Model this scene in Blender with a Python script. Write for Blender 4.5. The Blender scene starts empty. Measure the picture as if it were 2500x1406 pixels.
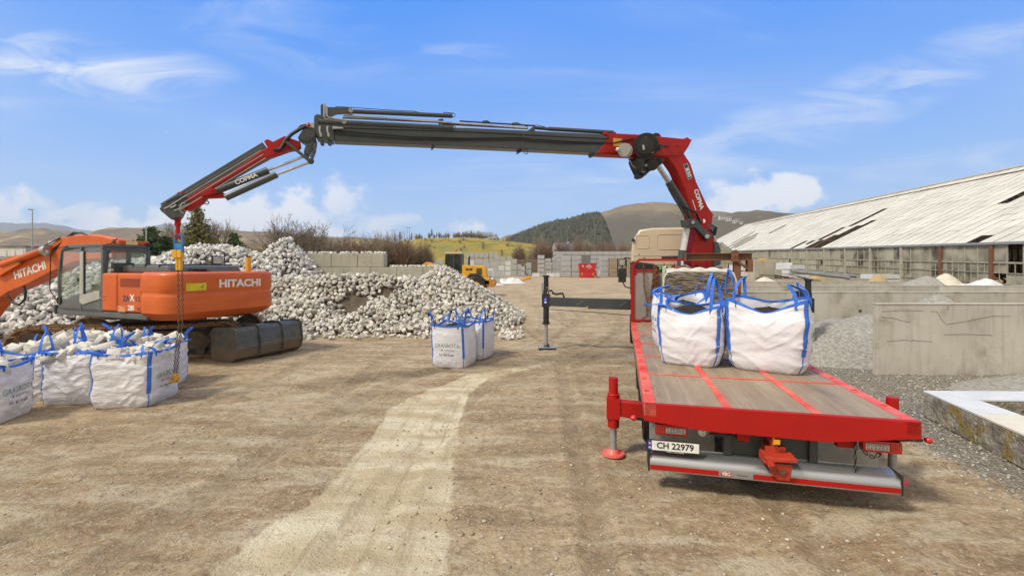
import bpy, math, random
import numpy as np
from mathutils import Vector, Matrix, noise
R = math.radians
S = bpy.context.scene
COL = S.collection
# ------------------------------------------------------------------ camera
F, CX, HY, HC = 1115.0, 1250.0, 650.0, 2.45      # focal in photo pixels, principal column, horizon row, eye height
cam = bpy.data.cameras.new('camera'); camo = bpy.data.objects.new('camera', cam); COL.objects.link(camo)
camo.location = (0, 0, HC); camo.rotation_euler = (R(90), 0, 0)
cam.sensor_width = 36; cam.lens = F / 2500 * 36; cam.shift_y = -0.0212
cam.clip_start = 0.05; cam.clip_end = 9000
S.camera = camo
# ------------------------------------------------------------------ world
SUN_EL, SUN_AZ = 50.0, 238.0       # degrees; azimuth clockwise from +Y
W = bpy.data.worlds.new('World'); S.world = W; W.use_nodes = True
nt = W.node_tree; nt.nodes.clear()
def N(t, typ, **kw):
    n = t.nodes.new(typ)
    for k, v in kw.items(): setattr(n, k, v)
    return n
def mth(t, op, a, b=None, c=None, clamp=False):
    n = t.nodes.new('ShaderNodeMath'); n.operation = op; n.use_clamp = clamp
    for i, x in enumerate((a, b, c)):
        if x is None: continue
        if isinstance(x, (int, float)): n.inputs[i].default_value = x
        else: t.links.new(x, n.inputs[i])
    return n.outputs[0]
def mixc(t, f, a, b, mode='MIX'):
    n = t.nodes.new('ShaderNodeMix'); n.data_type = 'RGBA'; n.blend_type = mode
    for i, x in ((0, f), (6, a), (7, b)):
        if isinstance(x, (int, float)): n.inputs[i].default_value = x
        elif isinstance(x, (tuple, list)): n.inputs[i].default_value = (*x[:3], 1)
        else: t.links.new(x, n.inputs[i])
    return n.outputs[2]
def sstep(t, x, lo, hi):
    n = t.nodes.new('ShaderNodeMapRange'); n.interpolation_type = 'SMOOTHSTEP'
    t.links.new(x, n.inputs[0]); n.inputs[1].default_value = lo; n.inputs[2].default_value = hi
    return n.outputs[0]
def nz(t, vec, scale, detail=5, rough=.55, dist=0, dim='3D'):
    n = t.nodes.new('ShaderNodeTexNoise'); n.noise_dimensions = dim
    n.inputs['Scale'].default_value = scale; n.inputs['Detail'].default_value = detail
    n.inputs['Roughness'].default_value = rough; n.inputs['Distortion'].default_value = dist
    if vec is not None: t.links.new(vec, n.inputs['Vector'])
    return n.outputs['Fac']
def comb(t, x, y, z=0.0):
    n = t.nodes.new('ShaderNodeCombineXYZ')
    for i, v in enumerate((x, y, z)):
        if isinstance(v, (int, float)): n.inputs[i].default_value = v
        else: t.links.new(v, n.inputs[i])
    return n.outputs[0]
sky = N(nt, 'ShaderNodeTexSky', sky_type='NISHITA', sun_disc=False)
sky.sun_elevation = R(SUN_EL); sky.sun_rotation = R(SUN_AZ); sky.air_density = 1.0; sky.dust_density = .6; sky.ozone_density = 2.2
tc = N(nt, 'ShaderNodeTexCoord'); sp = N(nt, 'ShaderNodeSeparateXYZ'); nt.links.new(tc.outputs['Generated'], sp.inputs[0])
dx, dy, dz = sp.outputs
hs = N(nt, 'ShaderNodeHueSaturation'); hs.inputs['Saturation'].default_value = 1.0; hs.inputs['Value'].default_value = 1.0
nt.links.new(sky.outputs[0], hs.inputs['Color'])
# blue of a clear spring day, paler to the horizon (grade of the sky light itself)
elev = sstep(nt, dz, 0.0, 0.62)
zt = mth(nt, 'POWER', elev, .46)
grad = mixc(nt, zt, (5.6, 8.0, 10.3), (.25, 2.8, 9.7))
skyc = mixc(nt, 0.97, hs.outputs[0], grad)
# cirrus: streaks in a plane high above
dzc = mth(nt, 'MAXIMUM', dz, 0.03)
px = mth(nt, 'DIVIDE', dx, dzc); py = mth(nt, 'DIVIDE', dy, dzc)
rot = N(nt, 'ShaderNodeMapping'); rot.inputs['Rotation'].default_value = (0, 0, R(-24)); rot.inputs['Scale'].default_value = (.42, 1.25, 1)
nt.links.new(comb(nt, px, py), rot.inputs[0])
c1 = nz(nt, rot.outputs[0], 1.1, 7, .6, 1.6); c2 = nz(nt, comb(nt, px, py), .35, 2, .5, .3)
ci = mth(nt, 'MULTIPLY', sstep(nt, c1, .46, .86), sstep(nt, c2, .40, .68))
ci = mth(nt, 'MULTIPLY', ci, .55)
ci = mth(nt, 'ADD', ci, mth(nt, 'MULTIPLY', sstep(nt, c2, .35, .75), .16))
ci = mth(nt, 'MULTIPLY', ci, sstep(nt, dz, .06, .22))
# drawn-out cirrus plumes at their own bearings
u = mth(nt, 'DIVIDE', dx, mth(nt, 'MAXIMUM', dy, .05)); v = mth(nt, 'DIVIDE', dz, mth(nt, 'MAXIMUM', dy, .05))
wob = nz(nt, comb(nt, mth(nt, 'MULTIPLY', u, 2.2), mth(nt, 'MULTIPLY', v, 9)), 1.6, 6, .62, .8)
def plume(u0, v0, ang, a, b, k):
    du = mth(nt, 'SUBTRACT', u, u0); dv = mth(nt, 'SUBTRACT', v, v0); ca, sa = math.cos(R(ang)), math.sin(R(ang))
    e = mth(nt, 'ADD', mth(nt, 'MULTIPLY', du, ca), mth(nt, 'MULTIPLY', dv, sa))
    g = mth(nt, 'SUBTRACT', mth(nt, 'MULTIPLY', dv, ca), mth(nt, 'MULTIPLY', du, sa))
    g = mth(nt, 'SUBTRACT', g, mth(nt, 'MULTIPLY', mth(nt, 'MULTIPLY', e, e), .12))
    q = mth(nt, 'ADD', mth(nt, 'POWER', mth(nt, 'ABSOLUTE', mth(nt, 'DIVIDE', e, a)), 2), mth(nt, 'POWER', mth(nt, 'ABSOLUTE', mth(nt, 'DIVIDE', g, b)), 2))
    m = mth(nt, 'SUBTRACT', 1.0, q, clamp=True)
    return mth(nt, 'MULTIPLY', mth(nt, 'MULTIPLY', m, sstep(nt, wob, .32, .72)), k)
for args in ((-.98, .44, -7, .42, .085, 1.0), (.62, .31, 19, .85, .085, .62), (1.05, .245, 6, .4, .03, .4), (-.6, .56, -22, .5, .12, .3), (1.0, .215, 3, .5, .035, .45), (.42, .52, -10, .2, .05, .3), (-.1, .47, -3, .2, .03, .28)):
    ci = mth(nt, 'MAXIMUM', ci, plume(*args))
skyc = mixc(nt, ci, skyc, (8.2, 8.9, 10.0))
# cumulus banks low over the hills, placed by bearing
cn = nz(nt, comb(nt, mth(nt, 'MULTIPLY', u, 1.0), mth(nt, 'MULTIPLY', v, 1.35)), 11, 8, .6, .2)
cn2 = nz(nt, comb(nt, mth(nt, 'MULTIPLY', u, 1.0), mth(nt, 'MULTIPLY', v, 1.3), 7.3), 3.6, 3, .5, 0)
blobs = [(-1.12, .10, .14, .075), (-.93, .085, .16, .07), (-.80, .07, .10, .06), (-1.0, .05, .3, .05), (-.62, .115, .10, .09), (-.54, .085, .16, .06), (-.36, .13, .075, .075), (-.42, .085, .12, .06), (-.27, .082, .07, .04), (-.72, .10, .06, .05), (-1.05, .14, .07, .05), (-.47, .15, .05, .04), 
         (-.255, .098, .06, .022), (-.1, .09, .05, .022), (.41, .115, .07, .06), (.50, .14, .09, .075), (.60, .155, .09, .05), (.56, .09, .18, .05)]
bm_ = None
for (u0, v0, a, b) in blobs:
    q = mth(nt, 'ADD', mth(nt, 'POWER', mth(nt, 'ABSOLUTE', mth(nt, 'DIVIDE', mth(nt, 'SUBTRACT', u, u0), a)), 2), mth(nt, 'POWER', mth(nt, 'ABSOLUTE', mth(nt, 'DIVIDE', mth(nt, 'SUBTRACT', v, v0), b)), 2))
    m = mth(nt, 'SUBTRACT', 1.0, q)
    m = mth(nt, 'MAXIMUM', m, -1.0)
    bm_ = m if bm_ is None else mth(nt, 'MAXIMUM', bm_, m)
cm = mth(nt, 'ADD', mth(nt, 'MULTIPLY', mth(nt, 'SUBTRACT', cn, .5), 4.6), mth(nt, 'ADD', bm_, mth(nt, 'MULTIPLY', mth(nt, 'SUBTRACT', cn2, .5), 1.6)))
cu = mth(nt, 'MULTIPLY', sstep(nt, cm, .05, 1.0), .84)
cu = mth(nt, 'MULTIPLY', cu, sstep(nt, dy, .1, .3))
shade = sstep(nt, cn2, .35, .62)
skyc = mixc(nt, cu, skyc, mixc(nt, shade, (7.4, 8.3, 10.0), (9.6, 9.9, 10.3)))
# warm white overcast added unseen overhead and behind the viewer to neutralise blue light
fill_overcast = mth(nt, 'MAXIMUM', sstep(nt, dz, .62, .82), sstep(nt, mth(nt, 'MULTIPLY', dy, -1.0), -.25, .2))
fill_overcast = mth(nt, 'MULTIPLY', fill_overcast, mth(nt, 'ADD', .82, mth(nt, 'MULTIPLY', sstep(nt, c1, .3, .7), .18)))
skyc = mixc(nt, fill_overcast, skyc, (9.4, 8.5, 7.1))
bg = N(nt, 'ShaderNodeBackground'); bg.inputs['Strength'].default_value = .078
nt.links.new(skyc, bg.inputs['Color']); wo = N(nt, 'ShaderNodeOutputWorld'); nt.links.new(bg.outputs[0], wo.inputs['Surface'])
# ------------------------------------------------------------------ sun (veiled)
sl = bpy.data.lights.new('sun', 'SUN'); sl.energy = 2.7; sl.angle = R(9); sl.color = (1.0, .93, .80)
so = bpy.data.objects.new('sun', sl); COL.objects.link(so)
sd = Vector((math.sin(R(SUN_AZ)) * math.cos(R(SUN_EL)), math.cos(R(SUN_AZ)) * math.cos(R(SUN_EL)), math.sin(R(SUN_EL))))
so.rotation_euler = sd.to_track_quat('Z', 'Y').to_euler(); so.location = (0, 0, 60)
S.view_settings.view_transform = 'Standard'; S.view_settings.look = 'None'; S.view_settings.exposure = 0.38; S.view_settings.gamma = 1
S.cycles.max_bounces = 6; S.cycles.transparent_max_bounces = 12; S.cycles.use_denoising = True; S.cycles.volume_bounces = 0
S.cycles.volume_step_rate = 4; S.cycles.caustics_reflective = False; S.cycles.caustics_refractive = False
# ------------------------------------------------------------------ geometry helpers
rnd = random.Random(7)
def P(px, py, Y): return Vector(((px - CX) / F * Y, Y, HC - (py - HY) / F * Y))
def G(px, py, z=0.0):
    Y = (HC - z) * F / (py - HY); return Vector(((px - CX) / F * Y, Y, z))
_boxf = [(0, 3, 2, 1), (4, 5, 6, 7), (0, 1, 5, 4), (1, 2, 6, 5), (2, 3, 7, 6), (3, 0, 4, 7)]
class MB:
    def __init__(s): s.v = []; s.f = []; s.m = []; s.mi = 0; s.M = None
    def add(s, vs, fs):
        n = len(s.v)
        if s.M is not None: vs = [s.M @ Vector(p) for p in vs]
        s.v.extend([tuple(p) for p in vs]); s.f.extend([tuple(i + n for i in q) for q in fs]); s.m.extend([s.mi] * len(fs)); return s
    def box(s, x0, x1, y0, y1, z0, z1):
        return s.add([(x0, y0, z0), (x1, y0, z0), (x1, y1, z0), (x0, y1, z0), (x0, y0, z1), (x1, y0, z1), (x1, y1, z1), (x0, y1, z1)], _boxf)
    def obox(s, c, ax, ay, az):       # centre and three half-axes
        c = Vector(c); vs = []
        for sz in (-1, 1):
            for sx, sy in ((-1, -1), (1, -1), (1, 1), (-1, 1)): vs.append(c + ax * sx + ay * sy + az * sz)
        return s.add(vs, _boxf)
    def beam(s, a, b, w, h, up=(0, 0, 1), w2=None, h2=None):
        a, b = Vector(a), Vector(b); d = (b - a).normalized(); up = Vector(up)
        if abs(d.dot(up)) > .98: up = Vector((0, 1, 0))
        r = d.cross(up).normalized(); u = r.cross(d).normalized(); vs = []
        for p, ww, hh in ((a, w, h), (b, w2 or w, h2 or h)):
            for sx, sy in ((-1, -1), (1, -1), (1, 1), (-1, 1)): vs.append(p + r * (ww / 2 * sx) + u * (hh / 2 * sy))
        return s.add(vs, [(0, 1, 2, 3), (7, 6, 5, 4), (0, 4, 5, 1), (1, 5, 6, 2), (2, 6, 7, 3), (3, 7, 4, 0)])
    def cyl(s, a, b, r0, r1=None, n=14, caps=True):
        a, b = Vector(a), Vector(b); r1 = r0 if r1 is None else r1; d = (b - a).normalized()
        u = d.orthogonal().normalized(); w = d.cross(u); vs = []
        for p, r in ((a, r0), (b, r1)):
            for i in range(n):
                t = 2 * math.pi * i / n; vs.append(p + u * (r * math.cos(t)) + w * (r * math.sin(t)))
        fs = [(i, (i + 1) % n, n + (i + 1) % n, n + i) for i in range(n)]
        if caps: fs += [tuple(range(n - 1, -1, -1)), tuple(range(n, 2 * n))]
        return s.add(vs, fs)
    def tube(s, pts, r, n=6):
        pts = [Vector(p) for p in pts]; vs = []; L = len(pts); pu = None
        for i, p in enumerate(pts):
            d = (pts[min(i + 1, L - 1)] - pts[max(i - 1, 0)]).normalized()
            u = d.orthogonal().normalized() if pu is None else (pu - d * pu.dot(d)).normalized()
            pu = u; w = d.cross(u); rr = r[i] if isinstance(r, (list, tuple)) else r
            for k in range(n):
                t = 2 * math.pi * k / n; vs.append(p + u * (rr * math.cos(t)) + w * (rr * math.sin(t)))
        fs = [(i * n + k, i * n + (k + 1) % n, (i + 1) * n + (k + 1) % n, (i + 1) * n + k) for i in range(L - 1) for k in range(n)]
        fs += [tuple(range(n - 1, -1, -1)), tuple(range((L - 1) * n, L * n))]
        return s.add(vs, fs)
    def prism(s, poly, ext, base=None):        # poly: 3D points, ext: extrusion vector (centred)
        ext = Vector(ext); n = len(poly); a = [Vector(p) - ext / 2 for p in poly]; b = [Vector(p) + ext / 2 for p in poly]
        # orientation
        nr = Vector((0, 0, 0))
        for i in range(n): nr += (a[i] - a[0]).cross(a[(i + 1) % n] - a[0])
        fs = [tuple(range(n - 1, -1, -1)), tuple(range(n, 2 * n))] + [(i, (i + 1) % n, n + (i + 1) % n, n + i) for i in range(n)]
        if nr.dot(ext) < 0: fs = [tuple(reversed(q)) for q in fs]
        return s.add(a + b, fs)
    def strap(s, pts, side, w, t=.004):         # flat ribbon with thickness; side: vector or list of width directions
        pts = [Vector(p) for p in pts]; L = len(pts); vs = []
        for i, p in enumerate(pts):
            d = (pts[min(i + 1, L - 1)] - pts[max(i - 1, 0)]).normalized()
            sd_ = Vector(side[i] if isinstance(side, list) else side); sd_ = (sd_ - d * sd_.dot(d)).normalized(); nn = d.cross(sd_) * t / 2
            ww = w[i] if isinstance(w, list) else w
            vs += [p - sd_ * ww / 2 - nn, p + sd_ * ww / 2 - nn, p + sd_ * ww / 2 + nn, p - sd_ * ww / 2 + nn]
        fs = [(i * 4 + k, i * 4 + (k + 1) % 4, (i + 1) * 4 + (k + 1) % 4, (i + 1) * 4 + k) for i in range(L - 1) for k in range(4)]
        fs += [(3, 2, 1, 0), tuple((L - 1) * 4 + k for k in range(4))]
        return s.add(vs, fs)
    def ball(s, c, r, sc=(1, 1, 1), n=12, m=8, f=None):
        c = Vector(c); vs = [c + Vector((0, 0, -r * sc[2]))]
        for j in range(1, m):
            ph = math.pi * j / m
            for i in range(n):
                t = 2 * math.pi * i / n; vs.append(c + Vector((r * sc[0] * math.sin(ph) * math.cos(t), r * sc[1] * math.sin(ph) * math.sin(t), -r * sc[2] * math.cos(ph))))
        vs.append(c + Vector((0, 0, r * sc[2])))
        if f: vs = [f(p) for p in vs]
        fs = [(0, 1 + (i + 1) % n, 1 + i) for i in range(n)]
        for j in range(m - 2):
            o = 1 + j * n; fs += [(o + i, o + (i + 1) % n, o + n + (i + 1) % n, o + n + i) for i in range(n)]
        o = 1 + (m - 2) * n; fs += [(o + i, o + (i + 1) % n, len(vs) - 1) for i in range(n)]
        return s.add(vs, fs)
    def torus(s, c, ax, R0, r, n=20, m=6, arc=1.0, start=None):
        c = Vector(c); ax = Vector(ax).normalized(); u = Vector(start).normalized() if start is not None else ax.orthogonal().normalized(); w = ax.cross(u)
        k = int(n * arc) + (0 if arc >= 1 else 1)
        pts = [c + u * (R0 * math.cos(2 * math.pi * i / n)) + w * (R0 * math.sin(2 * math.pi * i / n)) for i in range(k)]
        if arc < 1: return s.tube(pts, r, m)
        vs = []
        for i, p in enumerate(pts):
            d = (p - c).normalized()
            for j in range(m):
                t = 2 * math.pi * j / m; vs.append(p + d * (r * math.cos(t)) + ax * (r * math.sin(t)))
        return s.add(vs, [(i * m + j, i * m + (j + 1) % m, ((i + 1) % n) * m + (j + 1) % m, ((i + 1) % n) * m + j) for i in range(n) for j in range(m)])
    def grid(s, fn, nu, nv, closed=False):
        vs = [fn(i / nu, j / nv) for j in range(nv + 1) for i in range(nu + (0 if closed else 1))]
        w = nu if closed else nu + 1
        return s.add(vs, [(j * w + i, j * w + (i + 1) % w, (j + 1) * w + (i + 1) % w, (j + 1) * w + i) for j in range(nv) for i in range(nu)])
    def build_each(s, name, mats, parent=None, **kw):      # one object per separate piece
        par = list(range(len(s.v)))
        def fd(a):
            while par[a] != a: par[a] = par[par[a]]; a = par[a]
            return a
        for f in s.f:
            for b_ in f[1:]: par[fd(b_)] = fd(f[0])
        grp = {}
        for f, m_ in zip(s.f, s.m): grp.setdefault(fd(f[0]), []).append((f, m_))
        out = []
        for fl in grp.values():
            q = MB(); mp_ = {}
            for f, m_ in fl:
                for i in f:
                    if i not in mp_: mp_[i] = len(q.v); q.v.append(s.v[i])
                q.f.append(tuple(mp_[i] for i in f)); q.m.append(m_)
            out.append(q.build(name, mats, parent, **kw))
        return out
    def build(s, name, mats, parent=None, smooth=None, bevel=0, seg=2):
        me = bpy.data.meshes.new(name); me.from_pydata(s.v, [], s.f)
        if not isinstance(mats, (list, tuple)): mats = [mats]
        for m in mats: me.materials.append(m)
        if any(s.m): me.polygons.foreach_set('material_index', s.m)
        if smooth is not None:
            me.polygons.foreach_set('use_smooth', [True] * len(me.polygons)); me.set_sharp_from_angle(angle=R(smooth))
        me.update(); o = bpy.data.objects.new(name, me); COL.objects.link(o)
        if parent is not None: o.parent = parent
        if bevel:
            b = o.modifiers.new('bevel', 'BEVEL'); b.width = bevel; b.segments = seg; b.limit_method = 'ANGLE'; b.angle_limit = R(40)
        return o
def tag(o, label=None, cat=None, group=None, kind=None):
    if label: o['label'] = label
    if cat: o['category'] = cat
    if group: o['group'] = group
    if kind: o['kind'] = kind
    return o
ORD = ['first', 'second', 'third', 'fourth', 'fifth', 'sixth', 'seventh', 'eighth', 'ninth', 'tenth', 'eleventh', 'twelfth', 'thirteenth', 'fourteenth', 'fifteenth', 'sixteenth', 'seventeenth', 'eighteenth']
def empty(name, label, cat, loc=(0, 0, 0), rz=0.0, group=None):
    o = bpy.data.objects.new(name, None); o.empty_display_size = .3; COL.objects.link(o); o.location = loc; o.rotation_euler = (0, 0, rz)
    return tag(o, label, cat, group)
def text(mb, body, size, M, bold=0.0, depth=.002, sx=1.0, align='CENTER', fn=None, sub=0, shear=0):
    cu = bpy.data.curves.new('lettering', 'FONT'); cu.body = body; cu.size = size; cu.align_x = align; cu.align_y = 'CENTER'; cu.extrude = depth; cu.offset = bold; cu.resolution_u = 3; cu.shear = shear
    ob = bpy.data.objects.new('lettering', cu); COL.objects.link(ob); bpy.context.view_layer.update()
    me = bpy.data.meshes.new_from_object(ob.evaluated_get(bpy.context.evaluated_depsgraph_get()))
    vs = [Vector((v.co.x * sx, v.co.y, v.co.z)) for v in me.vertices]; fs = [tuple(p.vertices) for p in me.polygons]
    bpy.data.objects.remove(ob); bpy.data.curves.remove(cu); bpy.data.meshes.remove(me)
    vs = [fn(p) for p in vs] if fn else [M @ p for p in vs]
    mb.add(vs, fs)
def frame(o, ex, ey):        # matrix mapping text x to ex, y to ey
    ex = Vector(ex).normalized(); ey = Vector(ey); ey = (ey - ex * ey.dot(ex)).normalized(); ez = ex.cross(ey)
    m = Matrix.Identity(4)
    for i in range(3): m[i][0], m[i][1], m[i][2], m[i][3] = ex[i], ey[i], ez[i], o[i]
    return m
def clone(o, loc=None, rz=None, label=None, group=None, scale=None, mesh=None):
    c = o.copy(); COL.objects.link(c)
    for ch in list(o.children):
        d = ch.copy(); COL.objects.link(d); d.parent = c
        for g in list(ch.children):
            e = g.copy(); COL.objects.link(e); e.parent = d
    if loc is not None: c.location = loc
    if rz is not None: c.rotation_euler = (0, 0, rz)
    if scale is not None: c.scale = scale if isinstance(scale, (tuple, list)) else (scale,) * 3
    if label: c['label'] = label
    if group: c['group'] = group
    return c
# ------------------------------------------------------------------ materials
def srgb(r, g, b):
    f = lambda c: (c / 255 / 12.92) if c <= 10 else ((c / 255 + .055) / 1.055) ** 2.4
    return (f(r), f(g), f(b))
def pm(name, c1, c2=None, scale=3.0, lo=.35, hi=.65, rough=.6, metal=0.0, bump=0.0, bscale=40.0, detail=6, c3=None, s3=1.0, lo3=.55, hi3=.75, coat=0.0, spec=.5, c4=None, st4=(5, 5, .45), s4=1.5, k4=.6, obj=True, alpha=1.0, stretch=None, rnd_v=0.0, bdist=.02):
    m = bpy.data.materials.new(name); m.use_nodes = True; t = m.node_tree; b = t.nodes['Principled BSDF']
    tcn = N(t, 'ShaderNodeTexCoord'); vec = tcn.outputs['Object']
    if not obj:
        gm = N(t, 'ShaderNodeNewGeometry'); vec = gm.outputs['Position']
    if stretch:
        mp = N(t, 'ShaderNodeMapping'); mp.inputs['Scale'].default_value = stretch; t.links.new(vec, mp.inputs[0]); vec = mp.outputs[0]
    c2 = c2 or tuple(x * .8 for x in c1)
    col = mixc(t, sstep(t, nz(t, vec, scale, detail, .6), lo, hi), c1, c2)
    if c3: col = mixc(t, sstep(t, nz(t, vec, s3, 8, .68, .4), lo3, hi3), col, c3)
    if c4:
        m4 = N(t, 'ShaderNodeMapping'); m4.inputs['Scale'].default_value = st4; t.links.new(vec, m4.inputs[0])
        col = mixc(t, mth(t, 'MULTIPLY', sstep(t, nz(t, m4.outputs[0], s4, 6, .7), .48, .70), k4), col, c4)
    if rnd_v:
        oi = N(t, 'ShaderNodeNewGeometry')
        mr = N(t, 'ShaderNodeMapRange'); t.links.new(oi.outputs['Random Per Island'], mr.inputs[0]); mr.inputs[3].default_value = 1 - rnd_v; mr.inputs[4].default_value = 1 + rnd_v
        h = N(t, 'ShaderNodeHueSaturation'); t.links.new(col, h.inputs['Color']); t.links.new(mr.outputs[0], h.inputs['Value']); col = h.outputs[0]
    t.links.new(col, b.inputs['Base Color'])
    rg = mth(t, 'ADD', mth(t, 'MULTIPLY', nz(t, vec, scale * 3 + 2, 4), .25), rough - .12, clamp=True); t.links.new(rg, b.inputs['Roughness'])
    b.inputs['Metallic'].default_value = metal; b.inputs['Specular IOR Level'].default_value = spec
    if coat: b.inputs['Coat Weight'].default_value = coat; b.inputs['Coat Roughness'].default_value = .12
    if alpha < 1: b.inputs['Alpha'].default_value = alpha
    if bump:
        bn = N(t, 'ShaderNodeBump'); bn.inputs['Strength'].default_value = bump; bn.inputs['Distance'].default_value = bdist
        t.links.new(nz(t, vec, bscale, 5, .6), bn.inputs['Height']); t.links.new(bn.outputs[0], b.inputs['Normal'])
    return m
def glass(name, tint=(.75, .85, .82), dirt=(.35, .38, .33), amount=.35, rough=.05, det=6):
    m = bpy.data.materials.new(name); m.use_nodes = True; t = m.node_tree; t.nodes.clear()
    out = N(t, 'ShaderNodeOutputMaterial'); tr = N(t, 'ShaderNodeBsdfTransparent'); tr.inputs[0].default_value = (*tint, 1)
    gl = N(t, 'ShaderNodeBsdfGlossy'); gl.inputs['Roughness'].default_value = rough; gl.inputs[0].default_value = (.9, .9, .9, 1)
    df = N(t, 'ShaderNodeBsdfDiffuse'); df.inputs[0].default_value = (*dirt, 1)
    lw = N(t, 'ShaderNodeLayerWeight'); lw.inputs['Blend'].default_value = .5; frv = mth(t, 'ADD', mth(t, 'MULTIPLY', mth(t, 'POWER', lw.outputs['Facing'], 4.0), .6), .035); tcn = N(t, 'ShaderNodeTexCoord')
    f = mth(t, 'MULTIPLY', sstep(t, nz(t, tcn.outputs['Object'], 2.5 if det > 2 else .8, det, .5, .3), .25, .75), amount * 1.6, clamp=True)
    a = N(t, 'ShaderNodeMixShader'); t.links.new(frv, a.inputs[0]); t.links.new(tr.outputs[0], a.inputs[1]); t.links.new(gl.outputs[0], a.inputs[2])
    c = N(t, 'ShaderNodeMixShader'); t.links.new(f, c.inputs[0]); t.links.new(a.outputs[0], c.inputs[1]); t.links.new(df.outputs[0], c.inputs[2])
    t.links.new(c.outputs[0], out.inputs[0]); return m
M_red = pm('red_paint', (.40, .006, .003), (.34, .006, .003), 1.2, rough=.55, coat=.0, spec=.35, c3=(.35, .03, .02), s3=5, lo3=.62, hi3=.75)
M_redtop = pm('worn_red_sky_sheen', (.64, .05, .03), (.66, .15, .11), 2.5, rough=.5, coat=.08, spec=.35, bump=.08, bscale=60, c3=(.42, .12, .09), s3=7, lo3=.6, hi3=.72)  # pinker red: sky reflection on top faces put into the colour, plus worn patches
M_dark = pm('dark_grey_paint', (.035, .046, .05), (.05, .06, .06), 2, rough=.38, coat=.2, c3=(.10, .095, .085), s3=4, lo3=.62, hi3=.8)
M_black = pm('black_plastic', (.012, .012, .013), (.022, .022, .022), 6, rough=.5)
M_rubber = pm('rubber_hose', (.01, .01, .011), (.02, .02, .02), 8, rough=.55)
M_steel = pm('bright_steel', (.55, .55, .54), (.42, .42, .41), 4, rough=.25, metal=.9)
M_galv = pm('galvanised_steel', (.45, .46, .46), (.36, .37, .37), 7, rough=.45, metal=.6, bump=.05)
M_rust = pm('rusty_steel', (.19, .075, .035), (.10, .045, .025), 6, rough=.85, bump=.3, bscale=60, c3=(.28, .12, .05), s3=9)
M_white = pm('white_lettering', (.78, .78, .76), (.68, .68, .66), 9, rough=.5)
M_blackl = pm('black_lettering', (.015, .015, .015), (.02, .02, .02), 9, rough=.5)
M_yellow = pm('yellow_paint', (.72, .38, .02), (.62, .32, .02), 3, rough=.45, c3=(.30, .2, .06), s3=4, lo3=.6, hi3=.8)
M_orange = pm('orange_paint', (.60, .115, .012), (.52, .09, .011), 1.4, rough=.48, coat=.05, c3=(.33, .09, .035), s3=3.5, lo3=.56, hi3=.75)
M_beige = pm('beige_cab_paint', (.56, .47, .33), (.52, .43, .30), 1.2, rough=.35, coat=.3)
M_wood = pm('weathered_wood', (.34, .27, .18), (.25, .19, .12), 8, rough=.8, bump=.2, stretch=(1, 6, 6))
M_deck = pm('deck_plywood', (.25, .182, .125), (.32, .25, .175), 1.6, lo=.3, hi=.7, rough=.55, spec=.35, bump=.12, bscale=90, c3=(.13, .105, .085), s3=1.1, lo3=.5, hi3=.72, stretch=(2.2, .5, 1), c4=(.40, .34, .26), st4=(7, .8, 1), s4=1.2, k4=.5)
# ================================================================== GROUND
TRK = [(-1.52, 1.0, 1.0), (-1.50, 3.6, .82), (-1.42, 5.0, .62), (-1.40, 6.5, .58), (-1.43, 7.8, .55), (-1.25, 9.0, .36), (-.75, 10.2, .28), (.4, 11.0, .16), (2.0, 13.0, .12)]
def segd(x, y, pts):
    best = np.full_like(x, 99.0); bw = np.ones_like(x)
    for (x0, y0, w0), (x1, y1, w1) in zip(pts[:-1], pts[1:]):
        ddx, ddy = x1 - x0, y1 - y0; t = np.clip(((x - x0) * ddx + (y - y0) * ddy) / (ddx * ddx + ddy * ddy), 0, 1)
        d = np.hypot(x - x0 - t * ddx, y - y0 - t * ddy) / (w0 + (w1 - w0) * t); best = np.minimum(best, d)
    return best
def vnoise(x, y, s, seed=0):
    rs = np.random.RandomState(seed + 11); T = rs.rand(256, 256); X = x * s; Y = y * s
    xi = np.floor(X).astype(int); yi = np.floor(Y).astype(int); fx = X - xi; fy = Y - yi; fx = fx * fx * (3 - 2 * fx); fy = fy * fy * (3 - 2 * fy)
    g = lambda a, b: T[a % 256, b % 256]
    return (g(xi, yi) * (1 - fx) + g(xi + 1, yi) * fx) * (1 - fy) + (g(xi, yi + 1) * (1 - fx) + g(xi + 1, yi + 1) * fx) * fy
def fbm(x, y, s, n=4, seed=0):
    r = 0; a = .5
    for i in range(n): r = r + a * (vnoise(x, y, s * 2 ** i, seed + i * 7) - .5); a *= .5
    return r
def axis(a, b, step, far):
    core = list(np.arange(a, b, step)); out = []; p = b; s = step
    while p < far: out.append(p); s *= 1.35; p += s
    lo = []; p = a; s = step
    while p > -far: p -= s; s *= 1.35; lo.append(p)
    return np.array(sorted(lo) + core + out + [far])
gx = axis(-13, 11.5, .055, 5000); gy = axis(2.4, 19, .055, 5300); gy = gy[gy > -60]
X, Y = np.meshgrid(gx, gy); near = np.clip(1 - (np.hypot(X, Y - 8) - 12) / 30, 0, 1)
trk = segd(X, Y, TRK) + fbm(X * 1.6, Y * .7, .9, 5, 3) * .75
tm = np.clip((1.30 - trk) / .30, 0, 1) * np.clip((12.5 - Y) / 4, .0, 1)
# gravel east of the lorry, running back between the bays
gl_ = X - (4.3 + .12 * Y) + fbm(X, Y, .5, 3, 9) * 1.6
gm_ = np.clip(gl_ / 1.2, 0, 1) * np.clip((30 - Y) / 4, 0, 1)
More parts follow.
